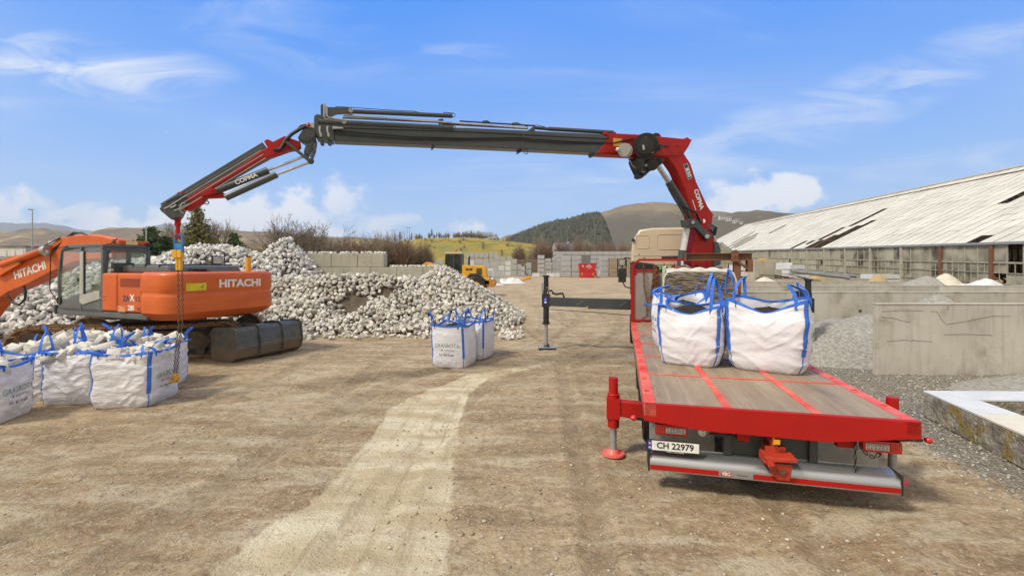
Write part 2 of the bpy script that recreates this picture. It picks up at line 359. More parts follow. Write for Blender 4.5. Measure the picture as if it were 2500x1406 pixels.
# ruts: along two wheel directions
rut = np.sin((X * .96 - Y * .28) * 3.6 + fbm(X, Y, .35, 2, 5) * 9) * .5
rut2 = np.sin((Y * .93 + X * .38) * 2.6 + fbm(X, Y, .3, 2, 15) * 10) * .5
Z = (fbm(X, Y, .5, 3, 1) * .05 + fbm(X, Y, 3.2, 4, 2) * .050 + (rut * .010 + rut2 * .012) * (vnoise(X, Y, .25, 4))) * near * (1 - gm_ * .3)
# tyre tracks: pairs of pressed bands with raised shoulders
TYRES = [[(-12, 3.2), (-7, 5.6), (-3, 8.6), (1.5, 12.0), (3.5, 19), (3.8, 40)], [(-13, 6.0), (-6, 8.2), (-1.5, 10.8), (1.8, 14.5), (2.6, 22), (1.5, 45)], [(-2.6, 2.0), (-2.2, 6), (-1.6, 9.5), (1.6, 13.5), (5.0, 22)], [(1.6, 2.0), (1.9, 7), (2.3, 13), (1.2, 20), (-1.0, 40)], [(-8, 2.2), (-5, 5), (-4.2, 9), (-4.4, 14)], [(-12, 9.8), (-5, 13.2), (0, 14.2), (3.0, 16.5), (6, 30)]]
tyr = np.zeros_like(X)
for k_, tp_ in enumerate(TYRES):
    a_ = np.array(tp_, float); s_ = np.linspace(0, len(a_) - 1, 60); cxs = np.interp(s_, range(len(a_)), a_[:, 0]); cys = np.interp(s_, range(len(a_)), a_[:, 1])
    kk = np.ones(9) / 9; cxs[4:-4] = np.convolve(cxs, kk, 'valid'); cys[4:-4] = np.convolve(cys, kk, 'valid')
    tx_ = np.gradient(cxs); tY = np.gradient(cys); ln_ = np.hypot(tx_, tY); nx_, nyy = -tY / ln_, tx_ / ln_
    for off in (-.95, .95):
        best = np.full_like(X, 9.0)
        for x0, y0, x1, y1 in zip(cxs[:-1] + nx_[:-1] * off, cys[:-1] + nyy[:-1] * off, cxs[1:] + nx_[1:] * off, cys[1:] + nyy[1:] * off):
            m_ = (X > min(x0, x1) - .6) & (X < max(x0, x1) + .6) & (Y > min(y0, y1) - .6) & (Y < max(y0, y1) + .6)
            if not m_.any(): continue
            xx_, yy_ = X[m_], Y[m_]; ddx, ddy = x1 - x0, y1 - y0; t_ = np.clip(((xx_ - x0) * ddx + (yy_ - y0) * ddy) / (ddx * ddx + ddy * ddy + 1e-9), 0, 1)
            best[m_] = np.minimum(best[m_], np.hypot(xx_ - x0 - t_ * ddx, yy_ - y0 - t_ * ddy))
        w_ = .17 + .03 * (k_ % 3); inn = np.clip((w_ - best) / .07, 0, 1); sh = np.exp(-((best - w_ - .05) / .07) ** 2)
        fade = np.clip(vnoise(X, Y, .3, 60 + k_) * 2.2 - .35, 0, 1); Z = Z + (-.022 * inn + .016 * sh) * fade * near * (1 - gm_); tyr = np.maximum(tyr, inn * fade)
Z = Z - tm * .012 * near + gm_ * fbm(X, Y, 6.5, 2, 8) * .03 * near
def gz(x, y):
    i = np.clip(np.searchsorted(gx, x), 1, len(gx) - 1); j = np.clip(np.searchsorted(gy, y), 1, len(gy) - 1); return Z[j, i]
ny, nx = X.shape
me = bpy.data.meshes.new('ground')
idx = np.arange(nx * ny).reshape(ny, nx); q = np.stack([idx[:-1, :-1], idx[:-1, 1:], idx[1:, 1:], idx[1:, :-1]], -1).reshape(-1, 4)
me.vertices.add(nx * ny); me.vertices.foreach_set('co', np.stack([X, Y, Z], -1).reshape(-1))
me.loops.add(q.size); me.loops.foreach_set('vertex_index', q.reshape(-1).astype(np.int32))
me.polygons.add(len(q)); me.polygons.foreach_set('loop_start', (np.arange(len(q)) * 4).astype(np.int32)); me.update(calc_edges=True)
me.polygons.foreach_set('use_smooth', [True] * len(q))
ca = me.color_attributes.new('mask', 'FLOAT_COLOR', 'POINT')
far_ = np.clip((np.hypot(X, Y) - 62) / 20, 0, 1) * ((X < -12) | (Y > 225) | (X > 70))
ca.data.foreach_set('color', np.stack([tm * near, gm_, far_, tyr], -1).reshape(-1))
gm = bpy.data.materials.new('packed_dirt_and_gravel'); gm.use_nodes = True; t = gm.node_tree; b = t.nodes['Principled BSDF']
geo = N(t, 'ShaderNodeNewGeometry'); pos = geo.outputs['Position']; at = N(t, 'ShaderNodeAttribute', attribute_name='mask'); sc_ = N(t, 'ShaderNodeSeparateColor'); t.links.new(at.outputs['Color'], sc_.inputs[0])
mp = N(t, 'ShaderNodeMapping'); mp.inputs['Rotation'].default_value = (0, 0, R(20)); mp.inputs['Scale'].default_value = (.35, 1.3, 1); t.links.new(pos, mp.inputs[0]); st = mp.outputs[0]
n1 = nz(t, pos, .32, 6, .6, .6); n2 = nz(t, st, 1.7, 8, .68, .5); n3 = nz(t, pos, 9, 6, .7); n4 = nz(t, pos, 45, 3, .7)
dirt = mixc(t, sstep(t, n1, .38, .64), (.33, .235, .135), (.455, .350, .215))
dirt = mixc(t, mth(t, 'MULTIPLY', sstep(t, n2, .49, .62), .75), dirt, (.54, .465, .335))
dirt = mixc(t, mth(t, 'MULTIPLY', sstep(t, n2, .48, .38), .55), dirt, (.21, .14, .08))
dirt = mixc(t, mth(t, 'MULTIPLY', sstep(t, n3, .51, .64), .42), dirt, (.56, .49, .37))
dirt = mixc(t, mth(t, 'MULTIPLY', sstep(t, n3, .46, .36), .42), dirt, (.13, .09, .06))
n5 = nz(t, pos, 24, 5, .75); n6 = nz(t, pos, 4.2, 6, .7, .8)
dirt = mixc(t, mth(t, 'MULTIPLY', sstep(t, n6, .51, .62), .38), dirt, (.21, .155, .10))
dirt = mixc(t, mth(t, 'MULTIPLY', sstep(t, n5, .53, .64), .45), dirt, (.60, .53, .41)); dirt = mixc(t, mth(t, 'MULTIPLY', sstep(t, n5, .46, .36), .38), dirt, (.12, .088, .06))
dirt = mixc(t, mth(t, 'MULTIPLY', at.outputs['Alpha'], .35), dirt, (.23, .175, .115))
v2 = N(t, 'ShaderNodeTexVoronoi'); v2.inputs['Scale'].default_value = 17; t.links.new(pos, v2.inputs['Vector']); v2s = N(t, 'ShaderNodeSeparateColor'); t.links.new(v2.outputs['Color'], v2s.inputs[0])
peb = mth(t, 'MULTIPLY', sstep(t, v2.outputs['Distance'], .24, .14), sstep(t, v2s.outputs[1], .62, .70)); dirt = mixc(t, mth(t, 'MULTIPLY', peb, .7), dirt, mixc(t, v2s.outputs[0], (.28, .235, .18), (.66, .61, .52)))
pale = mixc(t, sstep(t, n2, .36, .66), (.50, .405, .255), (.70, .645, .475)); pale = mixc(t, mth(t, 'MULTIPLY', sstep(t, n3, .55, .72), .5), pale, (.30, .24, .16)); pale = mixc(t, mth(t, 'MULTIPLY', sstep(t, n6, .54, .68), .55), pale, (.40, .32, .20)); pale = mixc(t, mth(t, 'MULTIPLY', sstep(t, n5, .60, .72), .4), pale, (.30, .24, .17))
mps = N(t, 'ShaderNodeMapping'); mps.inputs['Rotation'].default_value = (0, 0, R(-6)); mps.inputs['Scale'].default_value = (5.5, .7, 1); t.links.new(pos, mps.inputs[0]); n7 = nz(t, mps.outputs[0], 1.3, 7, .65, .6); pale = mixc(t, mth(t, 'MULTIPLY', sstep(t, n7, .50, .66), .6), pale, (.36, .28, .17)); dirt = mixc(t, mth(t, 'MULTIPLY', sstep(t, n7, .55, .70), .3), dirt, (.52, .44, .31))
pedge = mth(t, 'ADD', sc_.outputs[0], mth(t, 'MULTIPLY', mth(t, 'SUBTRACT', n3, .5), .8)); pedge = mth(t, 'ADD', pedge, mth(t, 'MULTIPLY', mth(t, 'SUBTRACT', n6, .5), 1.0)); pf = sstep(t, pedge, .22, .60)
col = mixc(t, mth(t, 'MULTIPLY', pf, .96), dirt, pale)
vo = N(t, 'ShaderNodeTexVoronoi'); vo.inputs['Scale'].default_value = 26; t.links.new(pos, vo.inputs['Vector'])
vs_ = N(t, 'ShaderNodeSeparateColor'); t.links.new(vo.outputs['Color'], vs_.inputs[0])
grav = mixc(t, vs_.outputs[0], (.13, .125, .11), (.52, .50, .46)); grav = mixc(t, mth(t, 'MULTIPLY', sstep(t, n1, .35, .6), .5), grav, (.36, .31, .235))
grav = mixc(t, mth(t, 'MULTIPLY', sstep(t, vo.outputs['Distance'], .30, .62), .6), grav, (.08, .075, .065))
gf = sstep(t, mth(t, 'ADD', sc_.outputs[1], mth(t, 'MULTIPLY', mth(t, 'SUBTRACT', n3, .5), .8)), .35, .7)
col = mixc(t, mth(t, 'MULTIPLY', gf, .85), col, grav)
field = mixc(t, sstep(t, nz(t, pos, .02, 5), .4, .6), (.22, .155, .055), (.30, .23, .085)); col = mixc(t, sc_.outputs[2], col, field)
t.links.new(col, b.inputs['Base Color']); b.inputs['Roughness'].default_value = .93; b.inputs['Specular IOR Level'].default_value = .25
h = mth(t, 'ADD', mth(t, 'MULTIPLY', n3, .6), mth(t, 'MULTIPLY', n4, .35)); h = mth(t, 'ADD', h, mth(t, 'MULTIPLY', mth(t, 'MULTIPLY', vo.outputs['Distance'], gf), -.9)); h = mth(t, 'ADD', h, mth(t, 'MULTIPLY', n2, .8)); h = mth(t, 'ADD', h, mth(t, 'ADD', mth(t, 'MULTIPLY', n5, .6), mth(t, 'MULTIPLY', peb, .35)))
bn = N(t, 'ShaderNodeBump'); bn.inputs['Strength'].default_value = .85; bn.inputs['Distance'].default_value = .06; t.links.new(h, bn.inputs['Height']); t.links.new(bn.outputs[0], b.inputs['Normal'])
me.materials.append(gm); go = bpy.data.objects.new('ground', me); COL.objects.link(go); tag(go, kind='structure')
# loose pebbles pressed into the yard
_ico = [(0, 0, 1), (.89, 0, .45), (.28, .85, .45), (-.72, .53, .45), (-.72, -.53, .45), (.28, -.85, .45), (.72, .53, -.45), (-.28, .85, -.45), (-.89, 0, -.45), (-.28, -.85, -.45), (.72, -.53, -.45), (0, 0, -1)]
_icf = [(0, 1, 2), (0, 2, 3), (0, 3, 4), (0, 4, 5), (0, 5, 1), (1, 6, 2), (2, 7, 3), (3, 8, 4), (4, 9, 5), (5, 10, 1), (2, 6, 7), (3, 7, 8), (4, 8, 9), (5, 9, 10), (1, 10, 6), (11, 7, 6), (11, 8, 7), (11, 9, 8), (11, 10, 9), (11, 6, 10)]
def scatter_mesh(name, pos, size, mats, tv, tf, flat=.7, seed=1, smooth=False, jit=.25, tilt=None, coln=None):
    rs = np.random.RandomState(seed); n = len(pos); tv = np.array(tv, float); nv = len(tv)
    a = rs.rand(n, 3) * 2 * math.pi
    if tilt is not None: a[:, 0] = rs.randn(n) * tilt; a[:, 1] = rs.randn(n) * tilt
    ca_, sa_ = np.cos(a), np.sin(a); Z0 = np.zeros(n); O = np.ones(n)
    Rx = np.stack([O, Z0, Z0, Z0, ca_[:, 0], -sa_[:, 0], Z0, sa_[:, 0], ca_[:, 0]], -1).reshape(n, 3, 3)
    Ry = np.stack([ca_[:, 1], Z0, sa_[:, 1], Z0, O, Z0, -sa_[:, 1], Z0, ca_[:, 1]], -1).reshape(n, 3, 3)
    Rz = np.stack([ca_[:, 2], -sa_[:, 2], Z0, sa_[:, 2], ca_[:, 2], Z0, Z0, Z0, O], -1).reshape(n, 3, 3)
    Rm = Rz @ Ry @ Rx; v = tv[None] * (1 + (rs.rand(n, nv, 1) - .5) * jit); sc = np.asarray(size).reshape(n, -1)
    if sc.shape[1] == 1: sc = sc * (1 + (rs.rand(n, 3) - .5) * .4)
    v = v * sc[:, None, :]; v = np.einsum('nij,nvj->nvi', Rm, v); v[:, :, 2] *= flat; v = v + np.asarray(pos)[:, None, :]
    L = [len(f) for f in tf]; fl = np.concatenate([np.array(f) for f in tf])
    m = bpy.data.meshes.new(name); m.vertices.add(n * nv); m.vertices.foreach_set('co', v.reshape(-1))
    li = (fl[None] + (np.arange(n) * nv)[:, None]).reshape(-1).astype(np.int32); m.loops.add(len(li)); m.loops.foreach_set('vertex_index', li)
    ls = np.concatenate([[0], np.cumsum(np.tile(L, n))[:-1]]).astype(np.int32); m.polygons.add(len(ls)); m.polygons.foreach_set('loop_start', ls); m.update(calc_edges=True)
    if smooth: m.polygons.foreach_set('use_smooth', [True] * len(m.polygons))
    for mm in (mats if isinstance(mats, list) else [mats]): m.materials.append(mm)
    o = bpy.data.objects.new(name, m); COL.objects.link(o); return o
rs = np.random.RandomState(5)
M_peb = pm('pebble_stone', (.42, .37, .29), (.26, .21, .155), 30, rough=.9, rnd_v=.4, obj=False)
M_gravs = pm('gravel_stone', (.40, .385, .35), (.24, .23, .205), 20, rough=.9, rnd_v=.5, obj=False)
n = 9000; yy = 2.6 + 12 * rs.rand(n) ** 1.6; xx = (rs.rand(n) - .5) * 2.35 * yy; k = vnoise(xx, yy, .9, 31) + .5 * (xx > -.8) * (xx < 4) > .62 * rs.rand(n) + .30
xx, yy = xx[k], yy[k]; sz = .006 + .016 * rs.rand(len(xx)) ** 4
o = scatter_mesh('loose_pebbles', np.stack([xx, yy, gz(xx, yy) + sz * .3], -1), sz, M_peb, _ico, _icf, .7, 2); tag(o, 'small loose pebbles scattered over the packed dirt yard', 'pebbles', kind='stuff')
n = 16000; yy = 3.0 + 14 * rs.rand(n) ** 1.3; xx = 4.2 + rs.rand(n) * 10 * (yy / 12 + .3); k = xx > 4.7 + .05 * yy + rs.rand(n) ** 2 * 1.2
xx, yy = xx[k], yy[k]; sz = .011 + .016 * rs.rand(len(xx)) ** 2
o = scatter_mesh('loose_gravel', np.stack([xx, yy, gz(xx, yy) + sz * .3], -1), sz, M_gravs, _ico, _icf, .75, 3); tag(o, 'grey crushed gravel lying beside the lorry', 'gravel', kind='stuff')
# ================================================================== HILLS
def hill(name, prof, D, Wf, Wb, mat, rough=.05, seed=0, base=-3, nz_=10, ns=.012, u_step=6, extra=None, pw=1.0):
    # prof: list of (photo column, photo row) of the crest, turned into real heights at distance D
    pxs = [p[0] for p in prof]; xs = np.arange(pxs[0], pxs[-1] + u_step, u_step); ys = np.interp(xs, pxs, [p[1] for p in prof])
    # smooth
    k = np.array([1, 2, 3, 2, 1]) / 9; ysm = np.convolve(np.pad(ys, 2, mode='edge'), k, 'valid')
    Xw = (xs - CX) / F * D; Hh = HC + (HY - ysm) / F * D; nv = 26; vs = []
    for j in range(nv + 9):
        tt = j / nv if j <= nv else 1 + (j - nv) / 9
        if tt <= 1: dy_ = -Wf * (1 - tt); s_ = (math.sin((tt - .5) * math.pi) * .5 + .5) ** pw
        else: dy_ = Wb * (tt - 1); s_ = math.cos((tt - 1) * math.pi / 2)
        yy_ = np.full_like(Xw, D + dy_); xx_ = Xw * (1 + dy_ / D * .6)
        zz = base + (Hh - base) * s_ + fbm(xx_, yy_, ns, 5, seed) * (Hh - base) * rough * (4 if tt < .97 else 1.5) * s_
        vs.append(np.stack([xx_, yy_, zz], -1))
    V = np.array(vs); ny_, nx_ = V.shape[:2]; mb = MB(); mb.v = [tuple(p) for p in V.reshape(-1, 3)]
    mb.f = [(j * nx_ + i, j * nx_ + i + 1, (j + 1) * nx_ + i + 1, (j + 1) * nx_ + i) for j in range(ny_ - 1) for i in range(nx_ - 1)]; mb.m = [0] * len(mb.f)
    o = mb.build(name, mat, smooth=180); tag(o, kind='structure'); return V
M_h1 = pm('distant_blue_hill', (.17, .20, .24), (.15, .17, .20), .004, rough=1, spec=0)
M_h2 = pm('heath_hill', (.22, .165, .115), (.135, .115, .085), .012, rough=1, spec=.1, c3=(.36, .28, .14), s3=.009, lo3=.5, hi3=.62)
M_h3 = pm('bald_mountain', (.24, .195, .12), (.15, .13, .09), .010, rough=1, spec=.1, c3=(.24, .19, .11), s3=.006, lo3=.45, hi3=.6)
M_h4 = pm('spruce_ridge', (.07, .076, .054), (.09, .09, .064), .03, rough=1, spec=.1)
M_mead = pm('meadow_grass', (.36, .265, .055), (.26, .21, .05), .02, rough=.95, spec=.1, c3=(.20, .19, .06), s3=.03, lo3=.5, hi3=.62)
M_dun = pm('dry_moor', (.30, .22, .11), (.20, .15, .08), .03, rough=1, spec=.1)
def zmix(m, lo, hi, c_, k=.85, ns=.012):
    t = m.node_tree; b = t.nodes['Principled BSDF']; l = b.inputs['Base Color'].links[0].from_socket; tcn = N(t, 'ShaderNodeTexCoord'); sx_ = N(t, 'ShaderNodeSeparateXYZ'); t.links.new(tcn.outputs['Object'], sx_.inputs[0])
    z_ = mth(t, 'ADD', sx_.outputs[2], mth(t, 'MULTIPLY', mth(t, 'SUBTRACT', nz(t, tcn.outputs['Object'], ns, 6, .65), .5), (hi - lo) * 1.6)); t.links.new(mixc(t, mth(t, 'MULTIPLY', sstep(t, z_, hi, lo), k), l, c_), b.inputs['Base Color'])
zmix(M_h3, 120, 195, (.085, .08, .062)); zmix(M_h2, 20, 60, (.10, .08, .06), .7)
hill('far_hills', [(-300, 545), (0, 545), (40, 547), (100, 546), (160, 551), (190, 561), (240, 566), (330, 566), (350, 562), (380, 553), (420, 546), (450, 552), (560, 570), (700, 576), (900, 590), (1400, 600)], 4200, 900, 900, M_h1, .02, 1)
hill('heath_hills', [(-300, 570), (0, 566), (40, 568), (70, 560), (110, 556), (160, 566), (210, 578), (240, 572), (275, 555), (320, 556), (370, 557), (420, 560), (470, 562), (540, 563), (600, 565), (680, 566), (800, 580), (900, 584), (960, 592), (1050, 600)], 1500, 500, 400, M_h2, .05, 2)
hill('heath_hills', [(1180, 600), (1210, 588), (1235, 574), (1262, 570), (1290, 578), (1330, 590)], 1900, 200, 200, M_h2, .04, 12)
hill('bald_mountain', [(1330, 600), (1400, 556), (1440, 532), (1475, 519), (1510, 507), (1545, 501), (1575, 499), (1605, 497), (1630, 501), (1660, 512), (1700, 519), (1760, 524), (1800, 530), (1900, 550), (1990, 575)], 1650, 800, 500, M_h3, .05, 3, ns=.006)
hill('bald_mountain', [(1560, 640), (1640, 590), (1730, 535), (1768, 522), (1800, 517), (1840, 516), (1870, 520), (1900, 526), (1960, 528), (2040, 560), (2150, 600)], 1300, 450, 400, M_h3, .05, 5, ns=.008)
Vr = hill('spruce_ridge', [(1235, 590), (1262, 577), (1290, 566), (1322, 553), (1350, 545), (1380, 541), (1400, 536), (1420, 530), (1445, 527), (1470, 524), (1477, 556), (1484, 610), (1496, 640)], 950, 330, 120, M_h4, .03, 4, base=0)
Vm = hill('meadow', [(820, 640), (900, 612), (940, 600), (990, 590), (1040, 584), (1100, 583), (1160, 583), (1200, 587), (1260, 592), (1320, 600), (1400, 612), (1500, 632)], 420, 170, 80, M_mead, .02, 6, base=-1, pw=.8)
hill('dry_moor', [(-400, 640), (-200, 622), (0, 615), (60, 612), (150, 600), (200, 598), (300, 600), (400, 603), (520, 600), (640, 598), (720, 596), (760, 590), (830, 597), (900, 605), (960, 625)], 330, 120, 80, M_dun, .03, 7, base=-.5)
# spruce forest on the ridge: one mass
def drop(V, u_, v_):
    ny_, nx_ = V.shape[:2]; a = u_ * (nx_ - 1); b_ = v_ * (ny_ - 1); i, j = int(a), int(b_); i = min(i, nx_ - 2); j = min(j, ny_ - 2); fa, fb = a - i, b_ - j
    return (V[j, i] * (1 - fa) + V[j, i + 1] * fa) * (1 - fb) + (V[j + 1, i] * (1 - fa) + V[j + 1, i + 1] * fa) * fb
_cone = [(math.cos(i * 1.0472), math.sin(i * 1.0472), 0) for i in range(6)] + [(.55 * math.cos(i * 1.0472 + .5), .55 * math.sin(i * 1.0472 + .5), 1.2) for i in range(6)] + [(0, 0, 2.6)]
_conf = [(i, (i + 1) % 6, 6 + i) for i in range(6)] + [((i + 1) % 6, 6 + (i + 1) % 6, 6 + i) for i in range(6)] + [(6 + i, 6 + (i + 1) % 6, 12) for i in range(6)]
pts = []; szs = []
for i in range(5200):
    p = drop(Vr, rnd.random(), rnd.random() ** .8 * .86); s = rnd.uniform(1.7, 3.4); pts.append(p - [0, 0, 1]); szs.append((s * .8, s * .8, s * rnd.uniform(.8, 1.25)))
M_spr = pm('spruce_foliage', (.058, .066, .046), (.085, .086, .060), .05, rough=1, spec=.1, rnd_v=.45, obj=False)
o = scatter_mesh('spruce_forest', np.array(pts), np.array(szs), M_spr, _cone, _conf, 1.0, 9, tilt=.05); tag(o, 'dark evergreen forest covering the ridge left of the bald mountain', 'forest', kind='stuff')
M_brw = pm('bare_birch_wood', (.125, .085, .065), (.085, .062, .052), .05, rough=1, spec=.1, rnd_v=.4, obj=False)
pts = []; szs = []
for i in range(2600):
    Yd = rnd.uniform(500, 700); px_ = rnd.uniform(1480, 2000) if i % 3 else rnd.uniform(-300, 900)
    zg = -2 + max(0, Yd - 560) * .10; s = rnd.uniform(2.5, 5)
    pts.append(((px_ - CX) / F * Yd, Yd, zg)); szs.append((s, s, s * 1.1))
o = scatter_mesh('scrub_wood', np.array(pts), np.array(szs), M_brw, _ico, _icf, 1.0, 10, jit=.7); tag(o, 'brown leafless scrub wood below the mountain', 'wood', kind='stuff')
# ================================================================== COBBLE HEAPS
CONES = [(-3.2, 21, 2.5, 3.7, 4.9), (-13.0, 26.1, 4.25, 3.6, 4.4), (-11.7, 25.4, 2.2, 3.2, 3.2), (-5.6, 24.6, 2.0, 2.4, 2.6), (-2.0, 22.4, 1.3, 2.5, 3.2), (-8.5, 25.3, 1.25, 4, 2.5)]
CAPS = [(-14, 18.9, -4.5, 19.6, 2.0, 2.1, 3.2), (-26, 18.4, -14, 18.9, 2.2, 2.0, 3.6), (-22, 21.5, -12, 22.5, 2.0, 1.9, 3)]
HUMP = [(-24, 25.3, -19.6, 25.5, 2.3, 2.95, 5.4), (-19.6, 25.5, -17.5, 25.5, 2.95, 3.5, 5.6), (-17.5, 25.5, -15.4, 25.5, 3.5, 3.5, 5.6), (-15.4, 25.5, -14.0, 25.5, 3.5, 2.9, 5)]
def hh(x, y):
    x = np.asarray(x, float); y = np.asarray(y, float); h = np.zeros_like(x)
    e = fbm(x, y, .45, 3, 40) * .5
    for cx_, cy_, hp, rx_, ry_ in CONES:
        r = np.sqrt(((x - cx_) / rx_) ** 2 + ((y - cy_) / ry_) ** 2 + .006); h = np.maximum(h, hp * (1.03 - r - e * .35))
    for x0, y0, x1, y1, h0, h1, r in CAPS:
        ddx, ddy = x1 - x0, y1 - y0; tt = np.clip(((x - x0) * ddx + (y - y0) * ddy) / (ddx ** 2 + ddy ** 2), 0, 1)
        d = np.sqrt((x - x0 - tt * ddx) ** 2 + (y - y0 - tt * ddy) ** 2 + .03) / r; h = np.maximum(h, (h0 + (h1 - h0) * tt) * (1.02 - d - e * .4))
    for x0, y0, x1, y1, h0, h1, r in HUMP:
        ddx, ddy = x1 - x0, y1 - y0; tt = np.clip(((x - x0) * ddx + (y - y0) * ddy) / (ddx ** 2 + ddy ** 2), 0, 1)
        d = np.sqrt((x - x0 - tt * ddx) ** 2 + (y - y0 - tt * ddy) ** 2) / r; h = np.maximum(h, (h0 + (h1 - h0) * tt) * (1.0 - d ** 1.35 - e * .15))
    h = h + fbm(x, y, 1.1, 3, 41) * .28 * np.clip(h * 2, 0, 1)
    for hx, hy_, dp, r in ((-6.4, 17.9, .42, .8), (-5.2, 18.6, .32, .6), (-16.2, 23.0, .3, .8)):
        h = h - dp * np.exp(-((x - hx) ** 2 + (y - hy_) ** 2) / r ** 2)
    return h
M_mound = pm('dark_heap_soil', (.11, .085, .06), (.07, .055, .04), 3, rough=1, bump=.6, bscale=18)
gxs = np.arange(-27, 2.6, .22); gys = np.arange(14.6, 29.5, .22); HX, HY_ = np.meshgrid(gxs, gys); HZ = hh(HX, HY_) - .13
HZ = np.where((HY_ > 27.2) & (HX > -13.6), -.2, HZ)
mb = MB(); mb.v = [tuple(p) for p in np.stack([HX, HY_, np.maximum(HZ, -.15)], -1).reshape(-1, 3)]; w_ = len(gxs)
mb.f = [(j * w_ + i, j * w_ + i + 1, (j + 1) * w_ + i + 1, (j + 1) * w_ + i) for j in range(len(gys) - 1) for i in range(w_ - 1) if HZ[j:j + 2, i:i + 2].max() > -.1]; mb.m = [0] * len(mb.f)
o = mb.build('heap_soil', M_mound, smooth=180); tag(o, 'dark soil showing between the heaped stones', 'soil', kind='stuff')
c = .92                                   # chamfered stone: 24 corners
_cv = []; _id = {}
for sx in (-1, 1):
    for sy in (-1, 1):
        for sz in (-1, 1):
            for a in range(3):
                p = [sx * c, sy * c, sz * c]; p[a] = (sx, sy, sz)[a]; _id[(sx, sy, sz, a)] = len(_cv); _cv.append([q * .5 for q in p])
_cf = []
for a in range(3):
    for s_ in (-1, 1):
        b1, b2 = [(1, 2), (0, 2), (0, 1)][a]; q = []
        for t1, t2 in ((-1, -1), (1, -1), (1, 1), (-1, 1)):
            k = [0, 0, 0]; k[a] = s_; k[b1] = t1; k[b2] = t2; q.append(_id[(*k, a)])
        _cf.append(q)
for a, b_ in ((0, 1), (0, 2), (1, 2)):
    c_ = 3 - a - b_
    for sa in (-1, 1):
        for sb in (-1, 1):
            k1 = [0, 0, 0]; k1[a] = sa; k1[b_] = sb; k1[c_] = -1; k2 = list(k1); k2[c_] = 1
            _cf.append([_id[(*k1, a)], _id[(*k2, a)], _id[(*k2, b_)], _id[(*k1, b_)]])
for sx in (-1, 1):
    for sy in (-1, 1):
        for sz in (-1, 1): _cf.append([_id[(sx, sy, sz, a)] for a in range(3)])
_cva = np.array(_cv)
for i, f in enumerate(_cf):
    p = _cva[f]; nn = np.cross(p[1] - p[0], p[2] - p[0])
    if nn.dot(p.mean(0)) < 0: _cf[i] = list(reversed(f))
rs = np.random.RandomState(21); pos = []; cls = []
isback = lambda A, B: (B > 22.4 + .8 * fbm(A, B, .6, 2, 61)) | (A < -10.2)
for cl_, sz0 in ((0, .138), (1, .190)):
  for sp_, off, keep in ((sz0 * 1.14, .0, 1.0), (sz0 * 1.42, sz0 * .62, .72)):
    A, B = np.meshgrid(np.arange(-26.5, 2.4, sp_), np.arange(14.8, 28.6, sp_)); A = A + (rs.rand(*A.shape) - .5) * sp_ * .7; B = B + (rs.rand(*B.shape) - .5) * sp_ * .7
    H = hh(A, B); gy_ = (hh(A, B + .25) - H) / .25
    hol = np.exp(-((A + 6.2) ** 2 + (B - 17.95) ** 2) / .32) + np.exp(-((A + 5.0) ** 2 + (B - 18.6) ** 2) / .18) + np.exp(-((A + 15.6) ** 2 + (B - 23.4) ** 2) / .5)
    k = (H > .03 + .10 * rs.rand(*A.shape)) & (rs.rand(*A.shape) < keep) & (rs.rand(*A.shape) > hol * 1.3) & ~((B > 26.75) & (A > -13.7)) & (gy_ > -1.15)
    k &= (A > -1.12 * B - .6) & (isback(A, B) == bool(cl_))
    u_ = (rs.rand(*A.shape) - .5) * .07
    pos.append(np.stack([A[k], B[k], np.maximum(H[k] + off + u_[k] - .02, sz0 * .38)], -1)); cls.append(np.full(k.sum(), cl_))
# runaway stones round the foot
m_ = 650; A = rs.uniform(-9, .4, m_); B = rs.uniform(15.2, 22, m_); H = hh(A, B); k = (H < .12) & (H > -.55 + .5 * rs.rand(m_)); pos.append(np.stack([A[k], B[k], np.full(k.sum(), .06)], -1)); cls.append(np.zeros(k.sum(), int))
pos = np.concatenate(pos); cls = np.concatenate(cls); n = len(pos)
siz = np.where(cls == 1, .172, .122)[:, None] * (1 + (rs.rand(n, 3) - .5) * .6) * (.82 + .42 * rs.rand(n, 1) ** 2)
vis = (pos[:, 0] / pos[:, 1] > -.40) & (pos[:, 0] / pos[:, 1] < .05)
d = np.hypot(pos[:, 0], pos[:, 1]) - siz.mean(1) * 18 + (~vis) * 99; order = np.argsort(d); ind = order[:300]; rest = order[300:]
M_cob = pm('granite_cobble', (.58, .555, .505), (.45, .425, .375), 2.2, rough=.88, bump=.25, bscale=60, rnd_v=.26, obj=False, c3=(.36, .29, .21), s3=1.1, lo3=.54, hi3=.75)
M_cobg = pm('pale_cobble', (.62, .61, .585), (.48, .465, .44), 2.2, rough=.88, bump=.25, bscale=60, rnd_v=.2, obj=False, c3=(.36, .31, .26), s3=.8, lo3=.56, hi3=.74)
back = cls == 1
rb = rest[back[rest]]; rf = rest[~back[rest]]
o = scatter_mesh('cobblestone_heap', pos[rf], siz[rf], M_cob, _cv, _cf, 1, 22, jit=.2); tag(o, 'big heap of beige granite cobblestones in the middle of the yard', 'cobblestones', kind='stuff')
o = scatter_mesh('cobblestone_heap', pos[rb], siz[rb], M_cobg, _cv, _cf, 1, 23, jit=.24); tag(o, 'tall heap of whitish cobblestones behind the orange excavator', 'cobblestones', kind='stuff')
proto = []
for k in range(8):
    rr = np.random.RandomState(50 + k); m = bpy.data.meshes.new('cobblestone'); m.from_pydata([tuple(p) for p in (_cva * (1 + (rr.rand(24, 1) - .5) * .12))], [], _cf); m.materials.append(M_cob); m.update(); proto.append(m)
